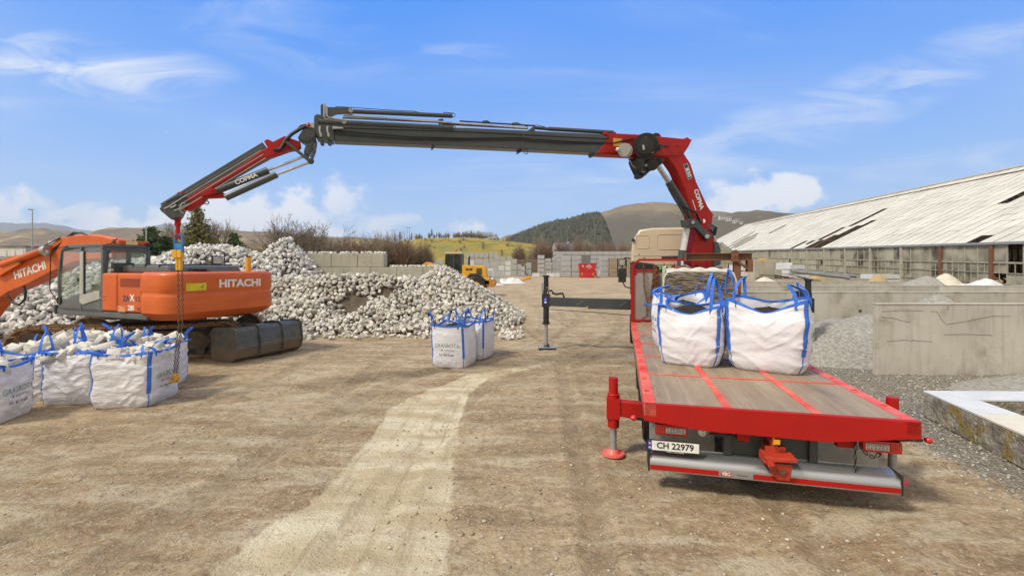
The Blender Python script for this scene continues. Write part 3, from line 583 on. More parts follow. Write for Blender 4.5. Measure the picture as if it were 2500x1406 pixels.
for i in ind:
    o = bpy.data.objects.new('cobblestone', proto[rnd.randrange(8)]); COL.objects.link(o); o.location = pos[i]; o.scale = siz[i]; o.rotation_euler = (rnd.uniform(0, 6.3), rnd.uniform(0, 6.3), rnd.uniform(0, 6.3))
    tag(o, 'beige granite cobblestone at the front foot of the cobblestone heap', 'cobblestone', 'cobblestones along the front of the heap')
# ================================================================== BLOCK WALL behind the heap
M_conc = pm('cast_concrete_block', (.42, .395, .32), (.36, .335, .265), 1.1, rough=.9, bump=.12, bscale=50, c3=(.27, .24, .185), s3=.9, lo3=.55, hi3=.72, obj=False, c4=(.25, .235, .17), s4=1.4, k4=.5)
M_conw = pm('bay_concrete', (.52, .495, .43), (.44, .415, .355), .9, rough=.85, bump=.15, bscale=45, c3=(.30, .27, .20), s3=.8, lo3=.5, hi3=.70, obj=False, c4=(.27, .25, .20), s4=1.3, k4=.45)
blk = None; wy = 27.3
rows = [(2.5, [-13.75 + 1.55 * i for i in range(4)], None), (1.7, [-13.0 + 1.55 * i for i in range(6)], None), (.9, [-13.75 + 1.55 * i for i in range(6)], None), (.1, [-13.0 + 1.55 * i for i in range(6)], None)]
names_h = ['top', 'second', 'third', 'bottom']; posn = ['first', 'second', 'third', 'fourth', 'fifth', 'sixth']
for r_, (z0, xs_, _) in enumerate(rows):
    for i, x0 in enumerate(xs_):
        mb = MB(); mb.box(-.77, .77, -.38, .38, 0.004, .79)
        for sx in (-.4, .4): mb.cyl((sx, 0, .79), (sx, 0, .84), .12, .08, 8)
        o = mb.build('concrete_block', M_conc, bevel=.025); o.location = (x0 + .775, wy + rnd.uniform(-.02, .02), z0 - .1); o.rotation_euler = (0, 0, rnd.uniform(-.008, .008))
        tag(o, f'{posn[i]} block from the left in the {names_h[r_]} row of the concrete block wall', 'block', 'interlocking concrete blocks of the wall behind the heap')
sp_pos = np.array([(x, wy + rnd.uniform(-.3, .3), z) for x, z in [(rnd.uniform(-13.7, -7.6), 3.24) for _ in range(80)] + [(rnd.uniform(-7.4, -3.9), 2.44) for _ in range(45)]])
o = scatter_mesh('spilled_cobblestones', sp_pos, np.full((len(sp_pos), 3), .13), M_cobg, _cv, _cf, 1, 24, jit=.1); tag(o, 'loose cobblestones spilled along the top of the block wall', 'cobblestones', kind='stuff')
# ================================================================== LORRY
YAW = math.atan2(268, F); TRC = (2.676, 4.658)
TM = Matrix.Translation((*TRC, 0)) @ Matrix.Rotation(-YAW, 4, 'Z'); TI = TM.inverted()
def TW(x, y, z=0): return TM @ Vector((x, y, z))
truck = empty('flatbed_crane_truck', 'red flatbed lorry with plywood deck, beige cab and a big red folding crane', 'lorry', (*TRC, 0), -YAW)
DK = .96; HW = 1.275; DL = 7.45
mb = MB()   # deck frame: side rails with lashing pockets
for sx in (-1, 1):
    a, b_ = (sx * HW, sx * (HW - .125)) if sx < 0 else (HW - .125, HW)
    y = .0; pk = [.55 + .62 * i for i in range(11)]
    for p in pk:
        mb.box(a, b_, y, p - .045, DK - .13, DK); mb.box(*((a, a + .03) if sx < 0 else (b_ - .03, b_)), p - .045, p + .045, DK - .13, DK); mb.box(*((a + .085, b_) if sx < 0 else (a, b_ - .085)), p - .045, p + .045, DK - .13, DK)
        mb.box(a + .002, b_ - .002, p - .045, p + .045, DK - .12, DK - .05); y = p + .045
    mb.box(a, b_, y, DL, DK - .13, DK)
for x in (-.42, .42): mb.box(x - .042, x + .042, .062, DL, DK - .06, DK + .002)
for y in (1.45, 2.75, 4.05, 5.35, 6.6): mb.box(-HW + .127, HW - .127, y - .016, y + .016, DK - .05, DK + .005)
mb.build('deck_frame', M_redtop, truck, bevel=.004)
mb = MB()
xs3 = [(-HW + .127, -.444), (-.378, .378), (.444, HW - .127)]; ysec = [.064, 1.43, 1.47, 2.73, 2.77, 4.03, 4.07, 5.33, 5.37, 6.58, 6.62, DL]
for x0, x1 in xs3:
    for k in range(0, 12, 2): mb.box(x0, x1, ysec[k], ysec[k + 1], DK - .05, DK - .006)
mb.build('deck_board', M_deck, truck)
mb = MB()   # tapered rear beam
prof = [(-HW, DK + .004), (-HW, DK - .185), (-.62, DK - .25), (.5, DK - .262), (HW - .1, DK - .175), (HW, DK - .17), (HW, DK + .004)]
mb.prism([(x, .03, z) for x, z in prof], (0, .06, 0)); rb = mb.build('rear_beam', M_red, truck, bevel=.006)
mb = MB()   # side skirt under rails, dark
for sx in (-1, 1):
    mb.box(sx * HW - (0 if sx < 0 else .05), sx * HW + (.05 if sx < 0 else 0), .08, DL, DK - .21, DK - .132)
mb.build('side_rail', M_dark, truck)
# under deck: chassis, crossbeams, wheels, mudguards
mb = MB()
for sx in (-.43, .43): mb.box(sx - .04, sx + .04, .35, 9.2, .52, .76)
for y in (.5, 1.6, 2.9, 4.2, 5.4): mb.box(-HW + .06, HW - .06, y - .05, y + .05, .70, .80)
mb.box(-.42, .44, .22, .34, .34, .74); mb.box(-.44, -.36, .17, .26, .42, .74); mb.box(.38, .46, .17, .26, .42, .74)
mb.build('chassis', M_dark, truck, bevel=.008)
mb = MB()
for x0, x1 in ((-1.19, -.46), (.48, 1.19)): mb.box(x0, x1, .58, .60, .20, .72)
mb.build_each('mud_flap', M_galv, truck)
def wheel(parent, x, y, r, w, sx, rimmat, zc=None):
    zc = r if zc is None else zc
    m_ = MB(); n = 36; pr = [(-.5, .62), (-.5, .90), (-.40, .985), (-.2, 1.0), (.2, 1.0), (.40, .985), (.5, .90), (.5, .62)]
    vs = []
    for i in range(n):
        t_ = 2 * math.pi * i / n
        for a, q in pr:
            rr = r * q * (1 - (.02 if i % 2 and q > .95 else 0)); vs.append((x + a * w, y + rr * math.cos(t_), zc + rr * math.sin(t_)))
    L = len(pr); m_.add(vs, [(i * L + j, i * L + j + 1, ((i + 1) % n) * L + j + 1, ((i + 1) % n) * L + j) for i in range(n) for j in range(L - 1)])
    ty = m_.build('wheel', M_rubber, parent, smooth=40)
    m_ = MB(); m_.cyl((x - w * .35 * sx, y, zc), (x + w * .18 * sx, y, zc), r * .63, r * .60, 24); m_.cyl((x + w * .18 * sx, y, zc), (x + w * .45 * sx, y, zc), r * .28, r * .22, 16)
    for i in range(8): t_ = i * math.pi / 4; m_.cyl((x + w * .18 * sx, y + r * .42 * math.cos(t_), zc + r * .42 * math.sin(t_)), (x + w * .24 * sx, y + r * .42 * math.cos(t_), zc + r * .42 * math.sin(t_)), .03, None, 8)
    m_.build('rim', rimmat, ty, smooth=40); return ty
for sx in (-1, 1):
    for y in (1.55, 2.9, 4.25): wheel(truck, sx * 1.08, y, .40, .30, sx, M_galv)
    wheel(truck, sx * 1.10, 9.9, .48, .32, sx, M_galv)
    for y in (1.55, 2.9, 4.25):
        m_ = MB(); m_.grid(lambda u_, v_: (sx * 1.08 + (v_ - .5) * .36, y + .47 * math.cos(.35 + u_ * 2.44), .40 + .40 * math.sin(.35 + u_ * 2.44)), 10, 1); m_.build('mudguard', M_black, truck, smooth=60)
    mb = MB(); mb.box(sx * 1.17 - .05, sx * 1.17 + .05, 5.1, 7.3, .28, .74); mb.build('side_locker', M_dark, truck, bevel=.02)
# tail lamps
M_lamp = pm('red_lamp_lens', (.55, .012, .012), (.45, .01, .01), 40, rough=.18, coat=.6)
M_lens = pm('clear_lamp_lens', (.75, .74, .70), (.35, .33, .32), 55, rough=.2, coat=.5)
for sx, xc in ((-1, -.985), (1, 1.0)):
    mb = MB(); mb.box(xc - .17, xc + .17, .10, .20, .60, .715); tl = mb.build('tail_lamp', M_lamp, truck, bevel=.012)
    x0 = xc - .06 if sx < 0 else xc - .15
    mb = MB(); mb.box(x0, x0 + .20, .088, .102, .63, .69)
    mb.mi = 1
    for i in range(6):
        for j in range(2): mb.torus((x0 + .02 + i * .032, .087, .645 + j * .03), (0, 1, 0), .010, .0022, 10, 4)
    mb.build('lamp_lens', [M_lens, M_black], tl)
    mb = MB()
    for i in range(5): mb.box(xc + sx * -0 - .16 + i * .018 if sx < 0 else xc + .07 + i * .018, xc - .150 + i * .018 if sx < 0 else xc + .08 + i * .018, .096, .1005, .625, .695)
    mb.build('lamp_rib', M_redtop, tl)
# work light, cable clutter, coupling boxes under the beam
mb = MB(); mb.cyl((-.67, .10, .665), (-.67, .16, .665), .045, None, 12)
mb.mi = 1; mb.tube([(-.60, .13, .65), (-.52, .12, .66), (-.45, .14, .64), (-.36, .13, .66)], .012, 6); mb.box(-.56, -.42, .12, .2, .63, .70)
mb.mi = 2; mb.box(-.32, -.20, .12, .22, .60, .69); mb.box(.62, .78, .14, .22, .61, .68)
mb.build('work_lamp', [M_lens, M_black, M_red], truck, bevel=.004)
# licence plate
mb = MB(); mb.box(-1.245, -.70, .045, .055, .435, .565); npl = mb.build('licence_plate', M_blackl, truck)
mb = MB(); mb.box(-1.195, -.712, .039, .046, .455, .555); mb.build('plate_face', M_white, npl)
M_blue = pm('plate_blue', (.02, .06, .42), None, 5, rough=.4); M_flag = pm('flag_red', (.5, .05, .12), None, 5)
mb = MB(); mb.box(-1.236, -1.196, .038, .046, .455, .555); mb.mi = 1; mb.box(-1.229, -1.203, .034, .0385, .515, .54); mb.mi = 2
mb.box(-1.2205, -1.2165, .0325, .035, .515, .54); mb.box(-1.229, -1.203, .0325, .035, .526, .53)
text(mb, 'N', .03, frame((-1.216, .037, .480), (1, 0, 0), (0, 0, 1)), .001); mb.build('country_band', [M_blue, M_flag, M_white], npl)
mb = MB(); text(mb, 'CH 22979', .092, frame((-.955, .037, .507), (1, 0, 0), (0, 0, 1)), .0018, .001, .98); mb.build('plate_lettering', M_blackl, npl)
mb = MB(); text(mb, 'Volvo Truck Center', .022, frame((-.95, .043, .4445), (1, 0, 0), (0, 0, 1)), .0, .0008); mb.build('plate_frame_lettering', M_white, npl)
# underrun bumper: curved aluminium with red reflective band
M_alu = pm('brushed_aluminium', (.50, .52, .53), (.42, .44, .45), 3, rough=.36, metal=.85, stretch=(.2, 3, 3))
bx0, bx1 = -1.215, 1.12
def bump_prof(u_):  # u 0 top-back .. 1 bottom
    a = u_ * math.pi * .5; return (.22 - .19 * math.sin(a), .415 - .105 * (1 - math.cos(a)))
mb = MB(); pts = [(.22, .425)] + [bump_prof(i / 8) for i in range(9)] + [(.03, .235), (.07, .225), (.24, .23)]
mb.prism([((bx0 + bx1) / 2, p, q) for p, q in pts], (bx1 - bx0, 0, 0)); bmp = mb.build('underrun_bumper', M_alu, truck, smooth=35)
mb = MB(); mb.box(bx0 + .004, -.52, .026, .031, .247, .298); mb.box(-.19, bx1 - .004, .026, .031, .247, .298); mb.build('reflective_band', M_red, bmp)
mb = MB(); mb.box(bx1, bx1 + .02, .03, .25, .225, .42); mb.box(bx0 - .02, bx0, .03, .25, .225, .42); mb.build('bumper_end_cap', M_black, bmp, bevel=.005)
mb = MB(); mb.box(-.50, -.40, .0275, .031, .25, .296); text(mb, '', .01, Matrix()) if False else None
mb.mi = 1; text(mb, 'VBG', .052, frame((-.45, .0265, .273), (1, 0, 0), (0, 0, 1)), .0012, .0008, .9)
mb.mi = 2; text(mb, 'Karosseri', .028, frame((-.29, .029, .272), (1, 0, 0), (0, 0, 1)), 0, .0008); mb.build('maker_badge', [M_red, M_white, M_dark], bmp)
# drawbar coupling, orange-red funnel
M_cpl = pm('coupling_paint', (.52, .035, .012), (.34, .04, .018), 6, rough=.5, c3=(.2, .10, .04), s3=9)
mb = MB(); mb.box(-.08, .14, .06, .30, .50, .60); mb.cyl((.02, .10, .40), (.02, .10, .70), .05, .045, 14); mb.cyl((.02, .10, .66), (.02, .10, .70), .08, .05, 14)
mb.prism([(-.14, 0, .56), (-.02, 0, .53), (.20, 0, .545), (.22, 0, .525), (.20, 0, .50), (-.02, 0, .49), (-.10, 0, .45), (-.15, 0, .47)], (0, .18, 0)) ; mb.M = None
fr_ = [(-.10, .46), (.17, .46), (.16, .33), (.15, .275), (.02, .275), (-.04, .33)]
mb.prism([(x, -.03 + (.46 - z) * .1, z) for x, z in fr_], (0, .05, 0)); mb.prism([(-.14, -.02, .56), (-.06, -.02, .53), (-.03, -.02, .46), (-.10, -.02, .44)], (0, .2, 0))
cp = mb.build('drawbar_coupling', M_cpl, truck, bevel=.006); [setattr(v_, 'co', Vector((.02 + (v_.co.x - .02) * .86, v_.co.y, .47 + (v_.co.z - .47) * .92))) for v_ in cp.data.vertices]
mb = MB(); mb.prism([(.0, -.062, .40), (.10, -.062, .40), (.06, -.055, .34)], (0, .008, 0)); mb.box(-.005, .14, -.04, .0, .463, .487); mb.build('coupling_jaw', M_rust, cp)
mb = MB(); mb.box(-.01, .05, -.012, .0, .64, .685); mb.box(-.005, .015, .035, .046, .62, .70); mb.build('coupling_tag', M_yellow, cp)
def chain(mb, pts, r=.012, pitch=.045, wire=.0055):
    pts = [Vector(p) for p in pts]; tot = 0; k = 0
    for a, b_ in zip(pts[:-1], pts[1:]):
        L = (b_ - a).length; d = (b_ - a) / L; n_ = max(1, int(L / pitch)); o1 = d.orthogonal().normalized(); o2 = d.cross(o1)
        for i in range(n_):
            c = a + d * (L * (i + .5) / n_); ax, sd_ = (o1, o2) if k % 2 else (o2, o1); k += 1
            q = [c + d * (pitch * .48) , c + d * (pitch * .3) + sd_ * r, c - d * (pitch * .3) + sd_ * r, c - d * (pitch * .48), c - d * (pitch * .3) - sd_ * r, c + d * (pitch * .3) - sd_ * r, c + d * (pitch * .48)]
            mb.tube(q, wire, 5)
mb = MB(); chain(mb, [(.78, .12, .70), (.76, .10, .56), (.765, .10, .37)]); chain(mb, [(.80, .12, .68), (.87, .10, .56), (.95, .11, .55), (1.0, .12, .64)], .014, .05); chain(mb, [(1.02, .2, .6), (1.03, .2, .52)])
mb.build('safety_chain', M_black, truck)
# marker lamps on rubber arms at both rear corners
for sx in (-1, 1):
    mb = MB(); mb.tube([(sx * (HW - .12), .18, .72), (sx * (HW + .0), .15, .74), (sx * (HW + .07), .12, .755)], .018, 8); mk = mb.build('marker_arm', M_black, truck, smooth=60)
    mb = MB(); mb.ball((sx * (HW + .11), .11, .76), .036, (1, 1, .9)); mb.build('marker_lamp', M_lamp, mk, smooth=60)
# rear outriggers
for sx, xo in ((-1, -1.62), (1, 1.50)):
    y0 = .95
    mb = MB(); mb.prism([(sx * (HW - .5), y0, .70), (sx * HW, y0, .70), (xo, y0, .71), (xo, y0, .53), (sx * (HW + .12), y0, .50), (sx * (HW - .5), y0, .50)], (0, .14, 0)); ob = mb.build('rear_outrigger', M_red, truck, bevel=.008)
    mb = MB(); top = 1.0 if sx < 0 else .95
    mb.cyl((xo, y0, .36), (xo, y0, .79), .075, None, 20); mb.cyl((xo, y0, .77), (xo, y0, top), .060, None, 20); mb.box(xo - .085, xo + .085, y0 - .085, y0 + .085, .48, .74); mb.torus((xo, y0, .785), (0, 0, 1), .066, .014, 20, 6)
    mb.build('outrigger_cylinder', M_red, ob, smooth=40, bevel=0)
    mb = MB(); mb.cyl((xo, y0, .05), (xo, y0, .38), .042, None, 18); mb.build('outrigger_piston', M_galv, ob, smooth=40)
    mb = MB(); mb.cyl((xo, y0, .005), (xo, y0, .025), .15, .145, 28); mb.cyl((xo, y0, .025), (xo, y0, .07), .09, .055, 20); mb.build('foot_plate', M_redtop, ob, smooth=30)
# headboard: red tube frame with a mesh panel, tool holders
HBY = DL + .06
mb = MB(); zt_ = 2.62
mb.box(-HW, -HW + .09, HBY - .05, HBY + .05, DK - .1, zt_ - .12); mb.box(HW - .09, HW, HBY - .05, HBY + .05, DK - .1, zt_ - .35)
mb.beam((-HW + .03, HBY, zt_ - .16), (-HW + .22, HBY, zt_), .06, .07, (0, 1, 0)); mb.beam((-HW + .2, HBY, zt_), (.30, HBY, zt_), .07, .06)
mb.box(-HW + .09, HW - .09, HBY - .035, HBY + .035, 2.30, 2.36); mb.box(-HW + .09, HW - .09, HBY - .035, HBY + .035, DK + .0, DK + .07)
mb.beam((-HW + .06, HBY, 2.18), (-HW + .16, HBY, 2.30), .05, .05, (0, 1, 0)); mb.beam((-HW + .05, HBY, zt_ - .24), (-HW + .17, HBY, zt_ - .32), .05, .05, (0, 1, 0))
hb = mb.build('headboard_frame', M_red, truck, bevel=.008)
M_plate = pm('tread_plate', (.40, .36, .33), (.33, .29, .26), 2, rough=.5, metal=.35, bump=.15, bscale=120)
mb = MB(); mb.box(-HW + .09, HW - .09, HBY - .004, HBY + .012, DK + .07, 2.30)
mb.mi = 1
for k in range(-8, 60):
    for s_ in (-1, 1):
        x0 = -HW + .09 + k * .05; a = Vector((x0, HBY - .007, DK + .08)); b_ = a + Vector((s_ * 1.2, 0, 1.2))
        # clip to the plate
        def cl(p, q):
            t0, t1 = 0, 1; dx_ = q.x - p.x
            if abs(dx_) > 1e-6:
                u0, u1 = sorted(((-HW + .1 - p.x) / dx_, (HW - .1 - p.x) / dx_)); t0, t1 = max(t0, u0), min(t1, u1)
            return (p.lerp(q, t0), p.lerp(q, t1)) if t1 > t0 + .02 else None
        r_ = cl(a, b_)
        if r_: mb.beam(r_[0], r_[1], .006, .004, (0, 1, 0))
mb.build('mesh_panel', [M_plate, M_galv], hb)
mb = MB()
for i in range(9): x = -.95 + i * .26; mb.tube([(x, HBY - .06, 2.52), (x, HBY - .06, 2.36), (x, HBY - .03, 2.335), (x, HBY + .02, 2.33)], .012, 8)
mb.build_each('hanging_peg', M_red, hb)
# cab: rear wall, roof, sides
mb = MB(); CY0, CY1 = 9.15, 11.2; CW = 1.22; secs = []
def cabsec(y, ins, top): return [(-CW + ins, y, 1.05), (CW - ins, y, 1.05), (CW - ins, y, 2.9), (CW - ins - .04, y, top - .35), (CW - ins - .22, y, top - .05), (CW - .6, y, top), (-CW + .6, y, top), (-CW + ins + .22, y, top - .05), (-CW + ins + .04, y, top - .35), (-CW + ins, y, 2.9)]
secs = [cabsec(CY0, .03, 3.56), cabsec(CY0 + .05, 0, 3.60), cabsec(CY0 + 1.3, 0, 3.56), cabsec(CY1 - .15, .04, 3.3), cabsec(CY1, .12, 2.2)]
vs = [p for s_ in secs for p in s_]; fs = [tuple(range(10))]
for k in range(4):
    fs += [(k * 10 + i, (k + 1) * 10 + i, (k + 1) * 10 + (i + 1) % 10, k * 10 + (i + 1) % 10) for i in range(10)]
fs.append(tuple(range(49, 39, -1))); mb.add(vs, fs)
cab = mb.build('cab', M_beige, truck, smooth=25, bevel=.02, seg=3)
mb = MB()    # pressed panels: raised rims on the rear wall
def rim_rect(x0, x1, z0, z1, y, r=.08, w=.010):
    pts = []
    for cx_, cz_, a0 in ((x1 - r, z1 - r, 0), (x0 + r, z1 - r, 90), (x0 + r, z0 + r, 180), (x1 - r, z0 + r, 270)):
        for k in range(5): a = R(a0 + k * 22.5); pts.append((cx_ + r * math.cos(a), y, cz_ + r * math.sin(a)))
    pts.append(pts[0]); mb.tube(pts, w, 6)
rim_rect(-.48, .9, 2.95, 3.40, CY0 - .002); rim_rect(-1.1, -.72, 2.98, 3.38, CY0 - .002); rim_rect(-.58, .9, 1.9, 2.5, CY0 - .002); mb.box(-1.18, 1.18, CY0 - .01, CY0, 2.76, 2.78); mb.build('cab_pressing', M_beige, cab, smooth=60)
mb = MB(); mb.box(-.36, .36, CY0 - .008, CY0 + .004, 2.62, 2.74); mb.cyl((-.86, CY0 - .01, 2.70), (-.86, CY0 + .01, 2.70), .02, None, 10); mb.cyl((-1.0, CY0 - .01, 2.8), (-1.0, CY0 + .01, 2.8), .02, None, 10); mb.box(-1.22, -1.14, CY0 - .05, CY0 + .02, 3.2, 3.28)
mb.build('rear_window', M_black, cab, bevel=.004)
mb = MB(); pr = [(-1.27, 2.56), (-1.2, 2.60), (-.62, 2.52), (-.34, 2.36), (-.3, 2.0), (-1.27, 1.6)]
mb.prism([(x, CY0 - .28, z) for x, z in pr], (0, .45, 0)); mg = mb.build('air_duct', M_black, truck, bevel=.03)
mb = MB(); mb.box(-1.02, -.86, CY0 - .53, CY0 - .505, 2.16, 2.32); mb.build('duct_sticker', M_white, mg)
for sx in (-1, 1):
    mb = MB(); mb.tube([(sx * 1.22, 10.9, 2.72), (sx * 1.42, 10.95, 2.74), (sx * 1.5, 10.95, 2.6), (sx * 1.5, 10.95, 1.95), (sx * 1.40, 10.95, 1.75), (sx * 1.22, 10.95, 1.7)], .022, 8); ma = mb.build('mirror_arm', M_black, truck, smooth=60)
    mb = MB(); mb.box(sx * 1.5 - .12, sx * 1.5 + .12, 10.86, 10.98, 2.46, 2.70); mb.box(sx * 1.5 - .13, sx * 1.5 + .13, 10.84, 10.98, 1.9, 2.38); mb.build('mirror', M_black, ma, bevel=.03)
    mb = MB(); mb.box(sx * 1.5 - .09, sx * 1.5 + .09, 10.852, 10.862, 2.49, 2.67); mb.build('mirror_glass', M_steel, ma)
# ------------------------------------------------------------------ crane, drawn in its own upright plane
Bc = TW(.45, 8.35); Tc = Vector((-6.15, 8.3, 0)); Dc = (Tc - Bc); Dc.z = 0
NC = Vector((Dc.y, -Dc.x, 0)).normalized()
if NC.y > 0: NC = -NC                        # toward the viewer's side
NL = (TI.to_3x3() @ NC).normalized()
def cpt(px, py, off=0.0):
    u_ = (px - CX) / F; B_ = Bc + NC * off; t_ = (u_ * B_.y - B_.x) / (Dc.x - u_ * Dc.y); Y_ = B_.y + t_ * Dc.y
    return TI @ Vector((u_ * Y_, Y_, HC - (py - HY) / F * Y_))
def cr(px, rp):
    u_ = (px - CX) / F; t_ = (u_ * Bc.y - Bc.x) / (Dc.x - u_ * Dc.y); return rp / F * (Bc.y + t_ * Dc.y)
def cprism(mb, poly, w, off=0.0): mb.prism([cpt(a, b_, off) for a, b_ in poly], NL * w)
def ccyl(mb, a, b_, rp, off=0.0, n=14, rp2=None): mb.cyl(cpt(*a, off), cpt(*b_, off), cr(a[0], rp), cr(b_[0], rp2 or rp), n)
mb = MB()   # base + column
cprism(mb, [(1676, 664), (1679, 607), (1690, 556), (1706, 540), (1723, 560), (1731, 582), (1727, 655), (1732, 760), (1668, 760)], .42)
col_ = mb.build('crane_column', M_red, truck, bevel=.03)
mb = MB(); cprism(mb, [(1728, 590), (1738, 592), (1744, 610), (1743, 660), (1726, 690)], .5); cprism(mb, [(1650, 720), (1740, 720), (1745, 790), (1640, 790)], .9); mb.build('crane_base', M_dark, col_, bevel=.03)
mb = MB(); ccyl(mb, (1678, 552), (1667, 614), 7.5, .12, 20); mb.build('slewing_rod', M_white, col_, smooth=40)
mb = MB(); ccyl(mb, (1667, 612), (1659, 672), 9.5, .12, 20); mb.mi = 1; mb.box(*(lambda c: (c.x - .03, c.x + .03, c.y - .13, c.y - .1, c.z - .12, c.z + .06))(cpt(1664, 640, .12))); mb.build('slewing_cylinder', [M_dark, M_white], col_, smooth=40)
mb = MB(); cprism(mb, [(1664, 538), (1690, 533), (1700, 538), (1712, 556), (1731, 572), (1734, 582), (1724, 588), (1712, 575), (1694, 556), (1668, 556)], .12, .25)
for c_ in ((1672, 547, 9), (1692, 543, 7), (1727, 577, 8)): mb.cyl(cpt(c_[0], c_[1], .14), cpt(c_[0], c_[1], .36), cr(c_[0], c_[2]), None, 16)
cprism(mb, [(1668, 540), (1708, 545), (1728, 575), (1716, 580), (1690, 560), (1668, 556)], .08, -.2); lk = mb.build('crane_link', M_dark, col_, bevel=.008)
mb = MB()
for c_ in ((1692, 543, 4), (1727, 577, 5)): mb.cyl(cpt(c_[0], c_[1], .355), cpt(c_[0], c_[1], .375), cr(c_[0], c_[2]), None, 14)
mb.build('pivot_pin', M_steel, lk)
# first arm
mb = MB(); arm = [(1617, 386), (1640, 372), (1659, 378), (1675, 402), (1690, 448), (1717, 506), (1730, 524), (1727, 549), (1711, 552), (1681, 536), (1672, 500), (1664, 470), (1656, 450), (1643, 420), (1630, 401)]
cprism(mb, arm, .34); mb.mi = 0; a1_ = mb.build('crane_first_arm', M_red, truck, bevel=.025)
mb = MB(); cprism(mb, [(1727, 522), (1733, 526), (1728, 530)], .3); cprism(mb, [(1704, 533), (1712, 526), (1719, 535), (1714, 547)], .04, .20); mb.mi = 1; mb.cyl(cpt(1717, 540, .18), cpt(1717, 540, .22), cr(1717, 5), None, 14); mb.build('arm_bracket', [M_red, M_white], a1_)
def cframe(px, py, off, ang):      # text frame on the near face, rotated by ang (deg) clockwise on picture
    o = cpt(px, py, off); e = (cpt(px + 10, py, off) - cpt(px - 10, py, off)).normalized(); ez = Vector((0, 0, 1)); a = R(ang)
    return frame(o, e * math.cos(a) - ez * math.sin(a), e * math.sin(a) + ez * math.cos(a))
mb = MB(); M_plq = pm('plaque_navy', (.03, .06, .10), None, 5)
fr1 = cframe(1679, 419, .176, 68); mb.M = fr1; mb.box(-.21, .21, -.075, .075, -.002, .003); mb.mi = 1
for x0, x1, y0, y1 in ((-.21, .21, .067, .075), (-.21, .21, -.075, -.067), (-.21, -.202, -.075, .075), (.202, .21, -.075, .075)): mb.box(x0, x1, y0, y1, .0032, .005)
mb.M = None; text(mb, '830', .15, fr1 @ Matrix.Translation((.03, 0, .005)), .004, .001, 1.15); mb.build('capacity_plaque', [M_plq, M_white], a1_)
mb = MB(); text(mb, 'COPMA', .20, cframe(1706, 487, .177, 67), .008, .001, .82); fr2 = cframe(1695, 502, .177, 67); mb.M = fr2; mb.box(-.16, .14, -.012, .012, -.001, .003); mb.M = None; mb.build('crane_lettering', M_white, a1_)
# lift cylinder
mb = MB(); ccyl(mb, (1633, 445), (1672, 508), 9.5, .22, 20, 9); ccyl(mb, (1672, 508), (1684, 532), 9, .22, 20, 4); ccyl(mb, (1633, 445), (1672, 508), 9.5, -.22, 20, 9); ly = mb.build('lift_cylinder', M_dark, truck, smooth=40)
mb = MB(); ccyl(mb, (1606, 405), (1636, 450), 6, .22, 18); ccyl(mb, (1606, 405), (1636, 450), 6, -.22, 18); mb.build('piston_rod', M_steel, ly, smooth=40)
mb = MB(); mb.tube([cpt(1631, 460, .33), cpt(1645, 485, .36), cpt(1658, 505, .36), cpt(1672, 530, .3)], .014, 6); mb.tube([cpt(1660, 500, .36), cpt(1680, 510, .3), cpt(1700, 520, .25), cpt(1710, 545, .25)], .03, 6); mb.build('oil_pipe', M_rubber, ly, smooth=60)
# main boom: red head, grey telescope
mb = MB(); cprism(mb, [(1471, 329), (1549, 333), (1679, 345), (1670, 362), (1659, 379), (1640, 389), (1560, 385), (1452, 380), (1450, 376), (1471, 352)], .36)
cprism(mb, [(1660, 344), (1669, 338), (1678, 345)], .3); hd = mb.build('crane_boom_head', M_red, truck, bevel=.02)
mb = MB(); cprism(mb, [(1476, 362), (1540, 366), (1540, 381), (1462, 377)], .40); cprism(mb, [(1600, 366), (1655, 369), (1640, 385), (1580, 383)], .39); cprism(mb, [(1466, 327), (1472, 327), (1472, 336), (1466, 334)], .42); mb.build('boom_head_rib', M_red, hd, bevel=.01)
mb = MB(); fr3 = cframe(1508, 348, .184, 3); mb.M = fr3; mb.box(-.13, .13, -.1, .1, -.002, .002); mb.build('warning_sticker', M_yellow, hd)
mb = MB(); mb.cyl(cpt(1484, 338, .17), cpt(1484, 338, .2), .03, None, 10); mb.cyl(cpt(1654, 357, .17), cpt(1654, 357, .2), .025, None, 10); mb.cyl(cpt(1622, 357, .17), cpt(1622, 357, .2), .025, None, 10); mb.box(*(lambda c: (c.x - .10, c.x + .10, c.y - .02, c.y + .02, c.z - .01, c.z + .01))(cpt(1626, 357, .19))); mb.build('bolt', M_black, hd)
mb = MB(); cprism(mb, [(814, 312), (1140, 317), (1472, 332), (1472, 353), (1450, 377), (1140, 362), (817, 349)], .30); cprism(mb, [(814, 309), (1140, 321), (1472, 336), (1472, 344), (1140, 328), (814, 318)], .36)
cprism(mb, [(1443, 375), (1452, 374), (1450, 383), (1446, 383)], .34); cprism(mb, [(1268, 334), (1273, 334), (1271, 373), (1267, 374)], .36); cprism(mb, [(1056, 338), (1060, 338), (1059, 364), (1056, 364)], .34)
bm = mb.build('crane_boom', M_dark, truck, bevel=.02)
mb = MB()
mb.tube([cpt(*p, .22) for p in ((814, 318), (900, 326), (1000, 334), (1140, 338), (1275, 336), (1300, 340), (1400, 346), (1500, 349), (1548, 337))], .014, 6)
mb.tube([cpt(*p, .22) for p in ((814, 324), (900, 331), (1000, 338), (1140, 341), (1275, 340), (1300, 344), (1400, 349), (1500, 350), (1548, 341))], .014, 6)
mb.torus(cpt(1284, 371, .15), NL, .05, .008, 14, 4); mb.build('boom_hose', M_rubber, bm, smooth=60)
mb = MB(); cprism(mb, [(1285, 322), (1302, 309), (1304, 322), (1296, 332), (1287, 332)], .12, .1); cprism(mb, [(1069, 294), (1080, 292), (1082, 302), (1075, 306)], .14, .06)
